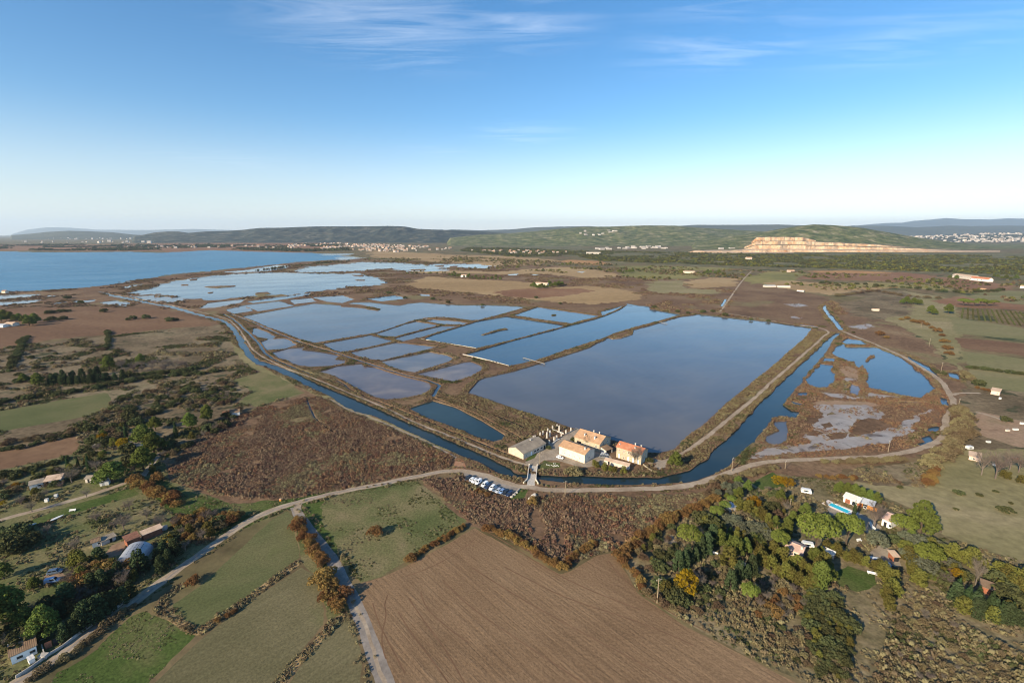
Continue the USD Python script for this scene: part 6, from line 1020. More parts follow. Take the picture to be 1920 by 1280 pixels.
plain('stone_white', (0.58, 0.53, 0.46), var=.15, scale=1.5); plain('concrete', (0.42, 0.385, 0.34), var=.15, scale=1.0); plain('rust_sheet', (0.21, 0.10, 0.065), var=.25, scale=1.5); plain('grey_sheet', (0.24, 0.255, 0.29), var=.12, scale=.8, rough=.45, spec=.4); plain('dark_void', (0.02, 0.02, 0.022), var=.05)
plain('wood_pole', (0.27, 0.21, 0.14), var=.15, scale=2.0); plain('planks', (0.40, 0.34, 0.27), var=.2, scale=3.0); plain('white_paint', (0.62, 0.62, 0.61), var=.03, rough=.35, spec=.5); plain('blue_plastic', (0.03, 0.12, 0.42), var=.1, rough=.4); plain('turquoise', (0.10, 0.45, 0.38), var=.05); plain('pool_coping', (0.62, 0.55, 0.50), var=.06); plain('pool_lining', (0.05, 0.46, 0.60), var=.04); plain('red_plastic', (0.5, 0.07, 0.03), var=.05)
M['glass'] = usdkit.material(stage, '/World/Looks/window_glass', {'p': ('principled_bsdf', {'base_color': (0.02, 0.025, 0.03), 'roughness': 0.08, 'specular_ior_level': 0.6})}, [], surface='p.BSDF')
M['pool_water'] = water('pool_water', [(0.3, (0.03, 0.40, 0.56)), (0.7, (0.05, 0.48, 0.62))], s1=.3, rough=.05, bump=.02, bscale=1.5)
def tiles(name, c1, c2, c3, wl=.42):
    """roof tiles: courses in relief, weathered colours"""
    M[name] = usdkit.material(stage, f'/World/Looks/{name}', {
        't': ('texture_coordinate', {}), 'n': ('noise_texture', {'scale': .35, 'detail': 5.0, 'roughness': .65}), 'n2': ('noise_texture', {'scale': 4.0, 'detail': 2.0}),
        'r': ('rgb_ramp', {'ramp': [(.3, c1), (.5, c2), (.7, c3)]}), 'w': ('wave_texture', {'scale': .31416 / wl, 'distortion': .6, 'detail': 1.0}), 'b': ('bump', {'distance': .025}),
        'f': ('map_range', {'from_min': .3, 'from_max': .7, 'to_min': .85, 'to_max': 1.15}), 'h': ('hsv', {}), 'p': ('principled_bsdf', {'roughness': .85, 'specular_ior_level': .2})},
        [('t.object', 'n.vector'), ('t.object', 'n2.vector'), ('t.object', 'w.vector'), ('n.fac', 'r.fac'), ('n2.fac', 'f.value'), ('f.result', 'h.value'), ('r.color', 'h.color'), ('h.color', 'p.base_color'), ('w.fac', 'b.height'), ('b.normal', 'p.normal')], surface='p.BSDF')
tiles('tan_tiles', (0.34, 0.195, 0.110), (0.43, 0.260, 0.150), (0.50, 0.320, 0.195)); tiles('red_tiles', (0.36, 0.125, 0.065), (0.44, 0.175, 0.095), (0.48, 0.225, 0.135)); tiles('grey_tiles', (0.20, 0.165, 0.13), (0.27, 0.225, 0.175), (0.32, 0.27, 0.21)); tiles('pale_tiles', (0.42, 0.29, 0.20), (0.50, 0.36, 0.26), (0.55, 0.42, 0.32)); tiles('white_sheet', (0.50, 0.47, 0.44), (0.58, 0.55, 0.52), (0.62, 0.59, 0.57), .8); tiles('pink_tiles', (0.44, 0.29, 0.24), (0.52, 0.36, 0.30), (0.56, 0.42, 0.36)); tiles('brown_tiles', (0.17, 0.105, 0.065), (0.22, 0.145, 0.09), (0.27, 0.18, 0.12)); tiles('zinc_sheet', (0.40, 0.42, 0.46), (0.47, 0.49, 0.53), (0.52, 0.54, 0.57), .5)

def slab(m, p, t=.16):
    """a sloping roof plate: four corners, thickness t below"""
    p = np.array(p, float); v = np.vstack([p, p - (0, 0, t)])
    return m.add(v, [(0, 1, 2, 3), (7, 6, 5, 4), (0, 4, 5, 1), (1, 5, 6, 2), (2, 6, 7, 3), (3, 7, 4, 0)])
def house(name, label, cat, A, B, depth, eave, ridge, wall, roof, along=True, over=.35, wins=(), chim=(), kind_='gable', roof2=None, group=None, base=None):
    """A, B: ends of the front wall's foot; the house goes back by depth. along: ridge runs along the front. wins: (face, from left, sill, width, height, 'window'|'door'|'shutter'|'gate')"""
    A, B = np.array(A), np.array(B); d = B - A; Lx = float(np.hypot(*d)); rz = math.degrees(math.atan2(d[1], d[0])); D = depth
    t = thing(name, label, cat, (A[0], A[1], 0), rz, group)
    m = MB()
    if kind_ == 'gable':
        if along: ring = [(0, -1), (D, -1), (D, eave), (D / 2, ridge), (0, eave)]; m.loft([np.array([(x, y, z) for y, z in ring]) for x in (0, Lx)])
        else: ring = [(0, -1), (Lx, -1), (Lx, eave), (Lx / 2, ridge), (0, eave)]; m.loft([np.array([(x, y, z) for x, z in ring]) for y in (D, 0)])
    else: # mono pitch: front eave, back ridge
        ring = [(0, -1), (D, -1), (D, ridge), (0, eave)]; m.loft([np.array([(x, y, z) for y, z in ring]) for x in (0, Lx)])
    obj('wall', m.mesh(), M[wall], t)
    o = over
    if kind_ == 'gable':
        if along:
            s = (ridge - eave) / (D / 2); z0 = eave - s * o + .17; zr = ridge + .17
            a = MB(); slab(a, [(-o, -o, z0), (Lx + o, -o, z0), (Lx + o, D / 2, zr), (-o, D / 2, zr)]); b = MB(); slab(b, [(-o, D / 2 + .002, zr), (Lx + o, D / 2 + .002, zr), (Lx + o, D + o, z0), (-o, D + o, z0)])
            rd = MB().box(-o, Lx + o, D / 2 - .14, D / 2 + .14, zr - .02, zr + .10)
        else:
            s = (ridge - eave) / (Lx / 2); z0 = eave - s * o + .17; zr = ridge + .17
            a = MB(); slab(a, [(-o, -o, z0), (Lx / 2, -o, zr), (Lx / 2, D + o, zr), (-o, D + o, z0)]); b = MB(); slab(b, [(Lx / 2 + .002, -o, zr), (Lx + o, -o, z0), (Lx + o, D + o, z0), (Lx / 2 + .002, D + o, zr)])
            rd = MB().box(Lx / 2 - .14, Lx / 2 + .14, -o, D + o, zr - .02, zr + .10)
        r1 = obj('roof', a.mesh(), M[roof], t); obj('roof', b.mesh(), M[roof2 or roof], t); obj('ridge_cap', rd.mesh(), M[roof], t)
    else:
        s = (ridge - eave) / D; a = MB(); slab(a, [(-o, -o, eave - s * o + .17), (Lx + o, -o, eave - s * o + .17), (Lx + o, D + o, ridge + s * o + .17), (-o, D + o, ridge + s * o + .17)])
        r1 = obj('roof', a.mesh(), M[roof], t)
    for x, y, w, h in chim:
        c = obj('chimney', MB().box(x - w / 2, x + w / 2, y - w / 2, y + w / 2, eave - .5, h).mesh(), M['stone_white'], t)
        obj('chimney_cap', MB().box(x - w / 2 - .1, x + w / 2 + .1, y - w / 2 - .1, y + w / 2 + .1, h + .002, h + .18).mesh(), M['concrete'], c)
    for face, u, z, w, h, ty in wins:
        def q(u0, u1, z0, z1, a0, a1):
            if face == 'front': return MB().box(u0, u1, -a1, -a0, z0, z1)
            if face == 'back': return MB().box(Lx - u1, Lx - u0, D + a0, D + a1, z0, z1)
            if face == 'right': return MB().box(Lx + a0, Lx + a1, u0, u1, z0, z1)
            return MB().box(-a1, -a0, D - u1, D - u0, z0, z1)
        if ty in ('window', 'shutter'):
            fm = MB()
            for b_ in (q(u, u + .09, z, z + h, -.02, .06), q(u + w - .09, u + w, z, z + h, -.02, .06), q(u + .09, u + w - .09, z, z + .09, -.02, .06), q(u + .09, u + w - .09, z + h - .09, z + h, -.02, .06)): fm.add(*b_.mesh())
            f_ = obj('window', fm.mesh(), M['frame_white'], t)
            obj('pane' if ty == 'window' else 'shutter', q(u + .09, u + w - .09, z + .09, z + h - .09, -.02, .02).mesh(), M['glass' if ty == 'window' else 'shutter_brown'], f_)
            obj('sill', q(u - .08, u + w + .08, z - .10, z - .002, -.02, .14).mesh(), M['concrete'], f_)
        else:
            dr = obj('door' if ty == 'door' else 'gate', q(u, u + w, z, z + h, -.02, .05).mesh(), M['door_white' if ty == 'door' else 'dark_void' if ty == 'gate' else ty], t)
            if ty == 'door': obj('handle', q(u + w * .82, u + w * .9, z + 1.0, z + 1.1, .05, .10).mesh(), M['dark_void'], dr)
    return t, Lx
def gp(x, y): return G(x, y)
W3 = lambda n, L_, z, w=.9, h=1.2, ty='window', face='front', off=1.2: [(face, off + i * (L_ - 2 * off - w) / max(1, n - 1), z, w, h, ty) for i in range(n)]
# the salt works
house('stone_house', 'two storey stone house with a red tiled roof behind the salt works yard', 'house', gp(1155.2, 856.8), gp(1201.6, 871.4), 7.8, 6.2, 7.9, 'stone_wall', 'red_tiles', chim=[(9.6, 2.2, .65, 7.9), (8.2, 5.6, .55, 8.5), (11.8, 5.0, .55, 8.6), (1.0, 1.8, .5, 7.4)],
      wins=[('front', u, 4.0, .75, 1.25, 'shutter') for u in (1.2, 4.0, 6.6, 9.2, 12.0)] + [('front', 1.2, .1, .9, 2.3, 'door'), ('front', 6.6, .1, .95, 2.2, 'door'), ('front', 9.2, .1, .95, 2.2, 'door'), ('front', 12.0, .1, .95, 2.2, 'door'), ('front', 4.0, .4, .8, 1.3, 'shutter'), ('right', 2.2, 3.9, .8, 1.2, 'window'), ('right', 5.0, 3.9, .8, 1.2, 'window'), ('right', 3.5, .1, .9, 2.1, 'door')])
house('barn', 'long cream barn with an orange tan roof beside the gravel yard', 'barn', gp(1048.2, 851.0), gp(1096.0, 868.5), 9.4, 4.9, 6.6, 'cream_wall', 'tan_tiles', chim=[(14.6, 3.2, .7, 7.2)], wins=[('front', u, 1.5, .6, .75, 'window') for u in (3.6, 6.8, 9.9, 13.2)] + [('front', 1.6, .05, 1.2, 2.1, 'pale_wall'), ('right', 4.2, 1.6, .7, .8, 'window')])
house('stone_building', 'large stone building with a tan tiled roof and chimneys at the edge of the basin', 'building', gp(1077.0, 832.0), gp(1123.8, 847.0), 12.5, 4.6, 7.2, 'stone_wall', 'tan_tiles', chim=[(5.2, 2.6, .7, 6.9), (11.8, 2.4, .8, 7.0), (6.8, 10.0, .55, 6.9), (10.6, 9.8, .6, 7.0)],
      wins=[('front', 6.6, 1.9, .8, 1.1, 'shutter'), ('front', 9.2, 1.9, .8, 1.1, 'shutter'), ('front', 13.6, 1.9, .9, 1.3, 'window'), ('front', 1.8, .05, 2.6, 2.6, 'gate'), ('right', 4.2, 2.6, .9, 1.9, 'window'), ('right', 2.0, .05, 1.0, 2.2, 'door'), ('right', 8.6, 2.6, .9, 1.4, 'window')])
house('shed', 'long shed with a weathered grey roof and ochre gable beside the bridge', 'shed', gp(953.2, 849.0), gp(981.3, 861.0), 18.8, 3.1, 5.2, 'ochre_wall', 'grey_tiles', along=False, roof2='grey_tiles', over=.25, chim=[(5.6, 12.0, .6, 5.9)],
      wins=[('right', 2.0, 1.0, 1.0, 0.68, 'window'), ('right', 8.6, .9, 2.0, 1.3, 'window'), ('right', 10.9, .9, 2.0, 1.3, 'window'), ('right', 14.0, .9, 2.0, 1.3, 'window'), ('right', 16.9, .05, 1.2, 2.2, 'gate'), ('right', 6.0, .05, 1.1, 2.1, 'door')])
house('carport', 'dark roofed open carport beside the stone building', 'carport', gp(1136.0, 851.5), gp(1148.0, 848.0), 5.0, 2.3, 2.7, 'pale_wall', 'brown_tiles', kind_='mono', over=.3, wins=[('front', .5, .02, 3.2, 2.1, 'gate')])  # open front: a flat near-black panel paints the shade inside
house('lean_to', 'long low lean to with a pale grey roof before the stone house', 'lean to', gp(1132.8, 869.0), gp(1178.5, 880.5), 2.2, 2.0, 2.5, 'pale_wall', 'pale_tiles', kind_='mono', over=.2, wins=[('front', 2, .02, 1.0, 1.8, 'gate')])
# pillars of the ruined salt store
for i, (x, yt, yb, w, s) in enumerate(((1012.8, 810.2, 817.0, 0.65, 'short stone pillar left end of the back row'), (1018.0, 807.2, 814.5, 0.65, 'second stone pillar of the back row'), (1027.0, 802.6, 809.0, 0.65, 'stone pillar of the back row left of the tall pair'), (1036.0, 797.6, 804.5, 0.65, 'stone pillar of the back row before the basin'), (1044.5, 795.0, 799.0, 0.58, 'short stone pillar nearest the basin'), (1048.5, 797.2, 808.8, 0.68, 'tall stone pillar nearest the basin'), (1031.0, 806.4, 818.4, 0.71, 'tall stone pillar in the middle, right one of the pair'), (1025.2, 809.8, 821.0, 0.71, 'tall stone pillar in the middle, left one of the pair'),
                                     (1030.0, 824.2, 831.2, 0.65, 'stone pillar closest to the shed in the front row'), (1038.5, 818.8, 826.0, 0.68, 'second stone pillar of the front row'), (1043.6, 815.8, 823.2, 0.68, 'third stone pillar of the front row'), (1052.6, 811.2, 817.5, 0.58, 'fourth stone pillar of the front row'), (1061.0, 805.8, 813.3, 0.68, 'fifth stone pillar of the front row'), (1070.2, 801.2, 808.2, 0.68, 'last stone pillar of the front row by the basin'), (1000.2, 816.5, 821.0, .7, 'stone stub behind the shed roof, left one'), (1003.2, 815.8, 820.5, .7, 'stone stub behind the shed roof, right one'))):
    p = gp(x, yb); h = max(1.2, HT(x, yb, yt)); t = thing('stone_pillar', s, 'pillar', (p[0], p[1], 0), 18, 'pillars of the ruined salt store')
    k = w / 2; obj('shaft', MB().loft([np.array([(-r, -r, z), (r, -r, z), (r, r, z), (-r, r, z)]) for z, r in ((-.3, k * 1.08), (h * .6, k), (h - .12, k * .95))]).mesh(), M['stone_white'], t)
    obj('base', MB().box(-k * 1.3, k * 1.3, -k * 1.3, k * 1.3, -.2, .28).mesh(), M['concrete'], t); obj('cap', MB().box(-k * 1.05, k * 1.05, -k * 1.05, k * 1.05, h - .12, h).mesh(), M['concrete'], t)
def low_wall(name, label, px, w, h, m, cat='wall', coping=None, xy=None):
    ln = GP(px) if xy is None else xy; A = ln[0]; t = thing(name, label, cat, (A[0], A[1], 0)); b = MB()
    P_ = LineString([tuple(p - A) for p in ln]).buffer(w / 2, cap_style=2, join_style=2)
    obj('wall_body', MB().prism(P_, -1.0, h).mesh(), M[m], t)
    if coping: obj('coping', MB().prism(P_.buffer(.06), h + .002, h + .10).mesh(), M[coping], t)
    return t
low_wall('ruined_wall', 'low white broken wall of the ruined salt store', [(1035, 806), (1046, 809.5), (1057, 813.5)], .6, .7, 'stone_white')
low_wall('ruined_wall', 'low broken wall beside the yard lane', [(1036, 832), (1043, 826.5), (1049, 823.5)], .6, .6, 'stone_white')
low_wall('stone_wall', 'low pale stone wall between salt ponds, upper one', [(787, 635), (820, 641), (857, 647), (893, 653)], .7, .5, 'pale_wall', coping='concrete')
low_wall('stone_wall', 'low pale stone wall between salt ponds, lower one', [(868, 664.5), (900, 671.5), (930, 679), (954, 686)], .7, .5, 'pale_wall', coping='concrete')
low_wall('garden_wall', 'low wall around the terrace of the stone house', [(1206, 872), (1216, 880), (1222, 884)], .4, .8, 'stone_wall')
low_wall('garden_wall', 'white curved garden wall beside the paved yard', [(1631, 982), (1635, 990), (1641, 995)], .4, 1.3, 'white_wall')
low_wall('road_wall', 'pale low roadside wall before the bottom left house', [(30, 1271), (60, 1252), (90, 1230), (118, 1213), (150, 1188), (192, 1160), (233, 1130), (240, 1118)], .25, .9, 'concrete')
low_wall('garden_wall', 'low wall closing the garden of the bottom left house', [(79, 1212), (83, 1226), (87, 1234)], .25, 1.0, 'concrete')
low_wall('garden_wall', 'long low wall behind the left hamlet gardens', [(173, 839), (185, 833), (202, 828)], .5, 1.2, 'pale_wall')
# the bridge over the canal
A, B = gp(995.5, 907.5), gp(1000.0, 873.0); d = B - A; Lb = float(np.hypot(*d)); br = thing('bridge', 'small stone bridge with pale parapets over the canal', 'bridge', (A[0], A[1], 0), math.degrees(math.atan2(d[1], d[0])))
obj('deck', MB().box(-1, Lb, -1.9, 1.9, -.3, .10).mesh(), M['concrete'], br)
for s in (-1, 1):
    obj('parapet', MB().box(Lb * .22, Lb * .97, s * 2.1 - .2, s * 2.1 + .2, -.6, .95).mesh(), M['pale_wall'], br)
    obj('wing_wall', tf(MB().box(-4.2, 0, -.2, .2, -.6, .8).mesh(), (Lb * .22, s * 2.1, 0), s * -.35), M['cream_wall'], br); obj('end_post', MB().box(Lb * .97 + .002, Lb * .97 + .6, s * 2.1 - .32, s * 2.1 + .32, -.6, 1.15).mesh(), M['cream_wall'], br)
    obj('abutment', MB().box(Lb * (.28 if s < 0 else .85), Lb * (.34 if s < 0 else .91), -2.25, 2.25, -2, -.302).mesh(), M['stone_wall'], br)
# power poles and their line
def pole(x, yb, yt, label, az=0., xy=None):
    p = gp(x, yb); h = HT(x, yb, yt); t = thing('power_pole', label, 'pole', (p[0], p[1], 0), az, 'wooden power poles')
    obj('post', MB().tube([(0, 0, -.5), (0, 0, h * .5), (0, 0, h)], [.19, .16, .12], 8).mesh(), M['wood_pole'], t); obj('crossarm', MB().box(-.95, .95, -.08, .08, h - .45, h - .30).mesh(), M['wood_pole'], t)
    for k in (-.85, 0.0, .85): obj('insulator', MB().tube([(k, 0, h - .30), (k, 0, h - .05)], [.07, .045], 6).mesh() if k else MB().tube([(0, 0, h), (0, 0, h + .25)], [.07, .045], 6).mesh(), M['white_paint'], t)
    obj('brace', MB().tube([(-.5, .09, h - .42), (0, .14, h - 1.1)], .03, 4).mesh(), M['wood_pole'], t)
    return np.array([p[0], p[1], h + .1])
pp = [pole(1232, 1130, 1085, 'tallest wooden power pole at the edge of the ploughed field', 20), pole(1059.5, 929, 902, 'power pole beside the track below the salt works', 30), pole(1011.5, 872, 848, 'pale power pole at the end of the bridge', 20), pole(1665, 847, 827, 'power pole on the bank of the mudflat', 60), pole(1796, 767, 747.5, 'power pole at the road corner', 60), pole(1764, 698, 680, 'power pole outside the curved road', 70), pole(1742, 649, 635, 'power pole on the right grassland', 70), pole(1727, 614, 604, 'far power pole on the right grassland', 70), pole(1372, 882, 858, 'grey power pole on the canal bank', 40), pole(1481, 952, 936, 'power pole in the right hamlet', 60), pole(1472, 878, 864, 'power pole at the edge of the reeds', 40), pole(1746, 848, 838, 'short pole in the cane hedge', 40)]
for k, (a, b, lab) in enumerate(((0, 1, 'thin wire running from the field pole to the track pole'), (1, 2, 'thin wire running from the track pole to the bridge pole'), (3, 4, 'thin wire between the mudflat pole and the corner pole'), (4, 5, 'thin wire between the corner pole and the curved road pole'), (5, 6, 'thin wire along the right grassland'))):
    P0, P1_ = pp[a], pp[b]; tt = np.linspace(0, 1, 14)[:, None]; q = P0 + (P1_ - P0) * tt; q[:, 2] -= (4 * tt * (1 - tt) * 1.3)[:, 0]
    tag(obj('power_line', MB().tube(q, .022, 4).mesh(), M['dark_void']), lab, 'wire')
# footbridges on the basin bank
for (a, b, lab) in (((981, 671.5), (1022, 683), 'plank walkway crossing the basin bank'), ((1236, 604), (1251, 607.5), 'short plank walkway at the far basin bank')):
    A, B = gp(*a), gp(*b); d = B - A; Lw = float(np.hypot(*d)); t = thing('plank_walkway', lab, 'walkway', (A[0], A[1], 0), math.degrees(math.atan2(d[1], d[0])))
    for k in range(12): obj('plank', MB().box(k * Lw / 12, (k + .94) * Lw / 12, -.7, .7, .62, .70).mesh(), M['planks'], t)
    for s in (-.6, .6): obj('beam', MB().box(0, Lw, s - .08, s + .08, .48, .618).mesh(), M['wood_pole'], t)
    for k in (.02, .34, .66, .98):
        for s in (-.6, .6): obj('post', MB().box(k * Lw - .08, k * Lw + .08, s - .07, s + .07, -1.2, .478).mesh(), M['wood_pole'], t)
# white stones on the lawn, rocks by the car park
rr = np.random.default_rng(4)
for k, (x, y) in enumerate(((1025, 871), (1028, 872), (1031, 872.5), (1034, 872), (1037, 873), (1040, 872), (1042, 873.5), (1039, 874.5), (1044, 873), (1047, 874), (1045.5, 872), (1038, 869), (1041, 869))):
    p = gp(x, y); s = rr.uniform(.22, .36); m = trimesh.creation.icosphere(1, s); m.vertices *= (1, .8, .6); m.vertices += rr.normal(size=m.vertices.shape) * .05 + (0, 0, s * .25)
    o = tag(obj('white_stone', (m.vertices + (p[0], p[1], 0), m.faces), M['white_wall']), 'white stone in the curved row on the salt works lawn', 'stone', 'white stones on the salt works lawn')
for k, (x, y, r, lab) in enumerate(((994, 936, .9, 'pale boulder at the far end of the rock pile'), (997, 933, .8, 'pale boulder in the middle of the rock pile'), (1001, 930, 1.1, 'largest pale boulder of the rock pile by the car park'), (1002.5, 927.5, .8, 'smallest pale boulder of the rock pile by the car park'), (959, 932, .7, 'grey boulder in the line at the car park end, front one'), (964, 928, .7, 'grey boulder in the line at the car park end, middle one'), (968, 924, .7, 'grey boulder in the line at the car park end, back one'))):
    p = gp(x, y); m = trimesh.creation.icosphere(1, r); m.vertices *= (1.2, .8, .7); m.vertices += rr.normal(size=m.vertices.shape) * .1 * r + (0, 0, r * .3)
    tag(obj('boulder', (m.vertices + (p[0], p[1], 0), m.faces), M['concrete']), lab, 'boulder')
low_wall('log_barrier', 'long log barrier at the end of the car park', [(960, 931), (966, 925), (974, 917)], .5, .55, 'planks', 'barrier')
# left hamlet
house('bungalow', 'long white bungalow, right part with a tan roof and dark window', 'house', gp(84.5, 911.8), gp(115.0, 906.5), 4.6, 2.5, 3.2, 'white_wall', 'pale_tiles', kind_='mono', wins=[('front', 4.3, .9, 1.8, 1.0, 'window'), ('front', .4, .05, 1.1, 2.0, 'gate')])
house('bungalow', 'long white bungalow, left part with a grey flat roof', 'house', gp(56.5, 918.8), gp(82.5, 912.5), 4.2, 2.4, 2.8, 'white_wall', 'grey_tiles', kind_='mono', wins=[('front', 2.6, .9, 1.5, .9, 'window')])
house('garden_shed', 'pale shed with a grey roof under the wide cedar, left one', 'shed', gp(160.5, 905.0), gp(176, 904), 3.4, 2.2, 2.9, 'pale_wall', 'grey_tiles', wins=[('front', 1.0, .05, .9, 1.8, 'gate')])
house('garden_shed', 'pale shed by the lane under the wide cedar, right one', 'shed', gp(187.5, 911.5), gp(204.5, 908.5), 3.2, 2.2, 2.5, 'white_wall', 'zinc_sheet', kind_='mono', wins=[('front', .8, .05, .9, 1.8, 'shutter_grey')])
house('cabin', 'small white cabin with a brown roof left of the round roofed barn', 'cabin', gp(174, 1027.5), gp(189, 1022.5), 3.0, 2.3, 2.9, 'white_wall', 'brown_tiles', wins=[('front', 1.6, .9, .9, .8, 'window')])
house('low_shed', 'long low rubble shed with a flat roof beside the white cabin', 'shed', gp(191, 1023), gp(218, 1011.5), 2.6, 1.7, 2.0, 'pale_wall', 'grey_tiles', kind_='mono', wins=[('front', 2.6, .1, .8, 1.4, 'gate')])
house('rust_shed', 'shed with a striped rusty sheet roof behind the round roofed barn', 'shed', gp(240, 1026), gp(264, 1016), 4.0, 2.6, 3.0, 'wood_wall', 'rust_sheet', kind_='mono')
house('long_shed', 'long narrow shed with a pale roof right of the round roofed barn', 'shed', gp(270, 1013), gp(305, 999), 3.0, 2.4, 2.7, 'wood_wall', 'pale_tiles', kind_='mono')
house('small_house', 'small white house with a brown roof at the marsh edge', 'house', gp(432.0, 781.5), gp(449.5, 779.0), 4.6, 2.8, 4.0, 'white_wall', 'brown_tiles', wins=[('front', 1.2, .05, 1.0, 2.0, 'door')])
house('lean_to', 'red roofed lean to on the left of the small white house', 'lean to', gp(417.5, 781.5), gp(429, 780), 3.5, 1.3, 2.2, 'wood_wall', 'red_tiles', kind_='mono')
house('hidden_house', 'low house with a grey roof half hidden by the hamlet pines', 'house', gp(243, 842), gp(266, 838), 6.0, 2.6, 3.6, 'white_wall', 'grey_tiles', wins=[('front', 2.0, .9, 1.2, 1.0, 'window')])
hs, _ = house('roadside_house', 'white house with a half zinc roof beside the track at the bottom left', 'house', gp(23.0, 1245.5), gp(70.5, 1224.0), 7.6, 2.7, 3.3, 'white_wall', 'brown_tiles', along=True, wins=[('front', 1.0, .8, 1.4, 1.0, 'window'), ('front', 3.6, .8, 1.4, 1.0, 'window'), ('front', 6.8, .05, 1.5, 2.1, 'wood_wall'), ('front', 8.6, .05, 1.5, 2.1, 'gate')], roof2='zinc_sheet')
house('outbuilding', 'low brown roofed outbuilding right of the roadside house', 'shed', gp(66, 1207), gp(83.5, 1196), 3.4, 2.2, 2.6, 'pale_wall', 'brown_tiles', kind_='mono')
house('small_hut', 'small white hut before the roadside house', 'hut', gp(56, 1246), gp(67, 1240), 1.6, 1.3, 1.6, 'white_wall', 'white_sheet', kind_='mono', over=.1)
# the round roofed barn
A, B = gp(232, 1064), gp(284, 1046); d = B - A; Lq = 8.6; Rq = 4.6; t = thing('arched_barn', 'round roofed metal barn with two rows of dark skylights', 'barn', (*gp(243, 1058),  0), math.degrees(math.atan2(*(gp(262, 1036) - gp(247, 1058))[::-1])) )
an = np.linspace(0, math.pi, 21); ring = lambda x, r: np.array([(x, -r * math.cos(a), r * math.sin(a) * .82) for a in an])
v0, v1, w0, w1 = ring(-3, Rq), ring(Lq, Rq), ring(-3, Rq - .12), ring(Lq, Rq - .12); n = len(an); i = np.arange(n - 1)
obj('roof', (np.vstack([v0, v1, w0, w1]), np.vstack([np.stack([i, i + n, i + n + 1, i + 1], 1), np.stack([i + 2 * n, i + 2 * n + 1, i + 3 * n + 1, i + 3 * n], 1), np.stack([i, i + 1, i + 2 * n + 1, i + 2 * n], 1), np.stack([i + n, i + 3 * n, i + 3 * n + 1, i + n + 1], 1)])), M['grey_sheet'], t)
for x in (-2.6, Lq - .5): obj('end_wall', MB().loft([np.vstack([ring(x, Rq - .13), [(x, Rq - .13, -.3), (x, -Rq + .13, -.3)]]), np.vstack([ring(x + .15, Rq - .13), [(x + .15, Rq - .13, -.3), (x + .15, -Rq + .13, -.3)]])]).mesh(), M['pale_wall'], t)
for k in range(7):
    for rw, a in ((0, 1.18), (1, 1.62)):
        x = 1.0 + k * .95; q = [(x + dx, -(Rq + .03) * math.cos(a + da), (Rq + .03) * math.sin(a + da) * .82) for dx, da in ((0, -.16), (.38, -.16), (.38, .16), (0, .16))]; m = MB(); slab(m, q, .05); obj('skylight', m.mesh(), M['glass'], t)
# right hamlet
house('pool_house', 'long white roofed house with wood shutters above the swimming pool', 'house', gp(1580.5, 940.0), gp(1608.5, 951.0), 5.4, 2.6, 3.6, 'white_wall', 'white_sheet', wins=[('front', .8, .05, 1.9, 2.0, 'wood_wall'), ('front', 3.4, .05, 1.3, 2.1, 'window'), ('front', 5.4, .05, 1.8, 2.0, 'wood_wall'), ('front', 7.8, .8, 1.1, 1.1, 'window')])
house('annex', 'lower annex with a grey sheet roof and orange wall beside the pool house', 'annex', gp(1612, 949.5), gp(1636, 957.5), 4.0, 2.1, 2.7, 'orange_wall', 'zinc_sheet', kind_='mono', over=.3, wins=[('front', 1.0, .05, 1.6, 1.9, 'gate'), ('front', 4.6, .05, 1.6, 1.9, 'orange_wall')])
house('villa', 'white villa with a pinkish and tan tiled roof beside the umbrella pine', 'house', gp(1652.0, 984.0), gp(1668.0, 991.5), 8.2, 3.2, 4.6, 'white_wall', 'pink_tiles', roof2='tan_tiles', wins=[('front', .8, .05, 1.0, 2.1, 'gate'), ('front', 2.6, .9, 1.1, 1.1, 'window')])
house('cottage', 'low cottage with a weathered pink roof among the right hamlet hedges', 'house', gp(1471.0, 1036.0), gp(1502.0, 1048.5), 6.4, 2.4, 3.4, 'pink_wall', 'pink_tiles', chim=[(5.0, 2.0, .6, 4.0)], wins=[('front', 3.0, .8, 1.0, 1.0, 'window'), ('right', 2.0, .05, 1.0, 2.0, 'door')])
house('tin_shed', 'small shed with a bright tin roof by the round bushes', 'shed', gp(1367, 960), gp(1379, 956), 2.8, 2.0, 2.3, 'pale_wall', 'zinc_sheet', kind_='mono')
house('playhouse', 'little white gabled garden hut below the double hedge', 'hut', gp(1562, 1048.5), gp(1568, 1042), 4.0, 1.6, 2.4, 'pale_wall', 'white_sheet', along=False, over=.15, wins=[('front', .5, .05, .7, 1.4, 'wood_wall')])
house('open_shelter', 'open wooden shelter with a pale roof on the gravel garden yard', 'shelter', gp(1673.5, 1052.0), gp(1684, 1052.5), 2.6, 2.1, 2.5, 'wood_wall', 'pale_tiles', kind_='mono', wins=[('front', .4, .05, 1.6, 1.8, 'gate')])  # the shaded inside is painted as a dark panel across the open front
house('rubble_shed', 'flat roofed shed with a pale rusty roof beside the big bare trees', 'shed', gp(1816, 861), gp(1838, 866), 6.0, 2.2, 2.8, 'pink_wall', 'pale_tiles', kind_='mono', wins=[('front', 1.5, .6, .9, .9, 'window')])
house('small_house', 'small pink house on the right above the sandy plots', 'house', gp(1857, 738.5), gp(1873.5, 741.5), 6.5, 2.9, 3.8, 'pink_wall', 'pale_tiles', kind_='mono', wins=[('front', 3.0, 1.0, 1.1, 0.68, 'window')])
house('dark_shed', 'dark flat shed behind the cypresses', 'shed', gp(1836, 1108), gp(1868, 1120), 4.0, 2.2, 2.5, 'wood_wall', 'brown_tiles', kind_='mono')
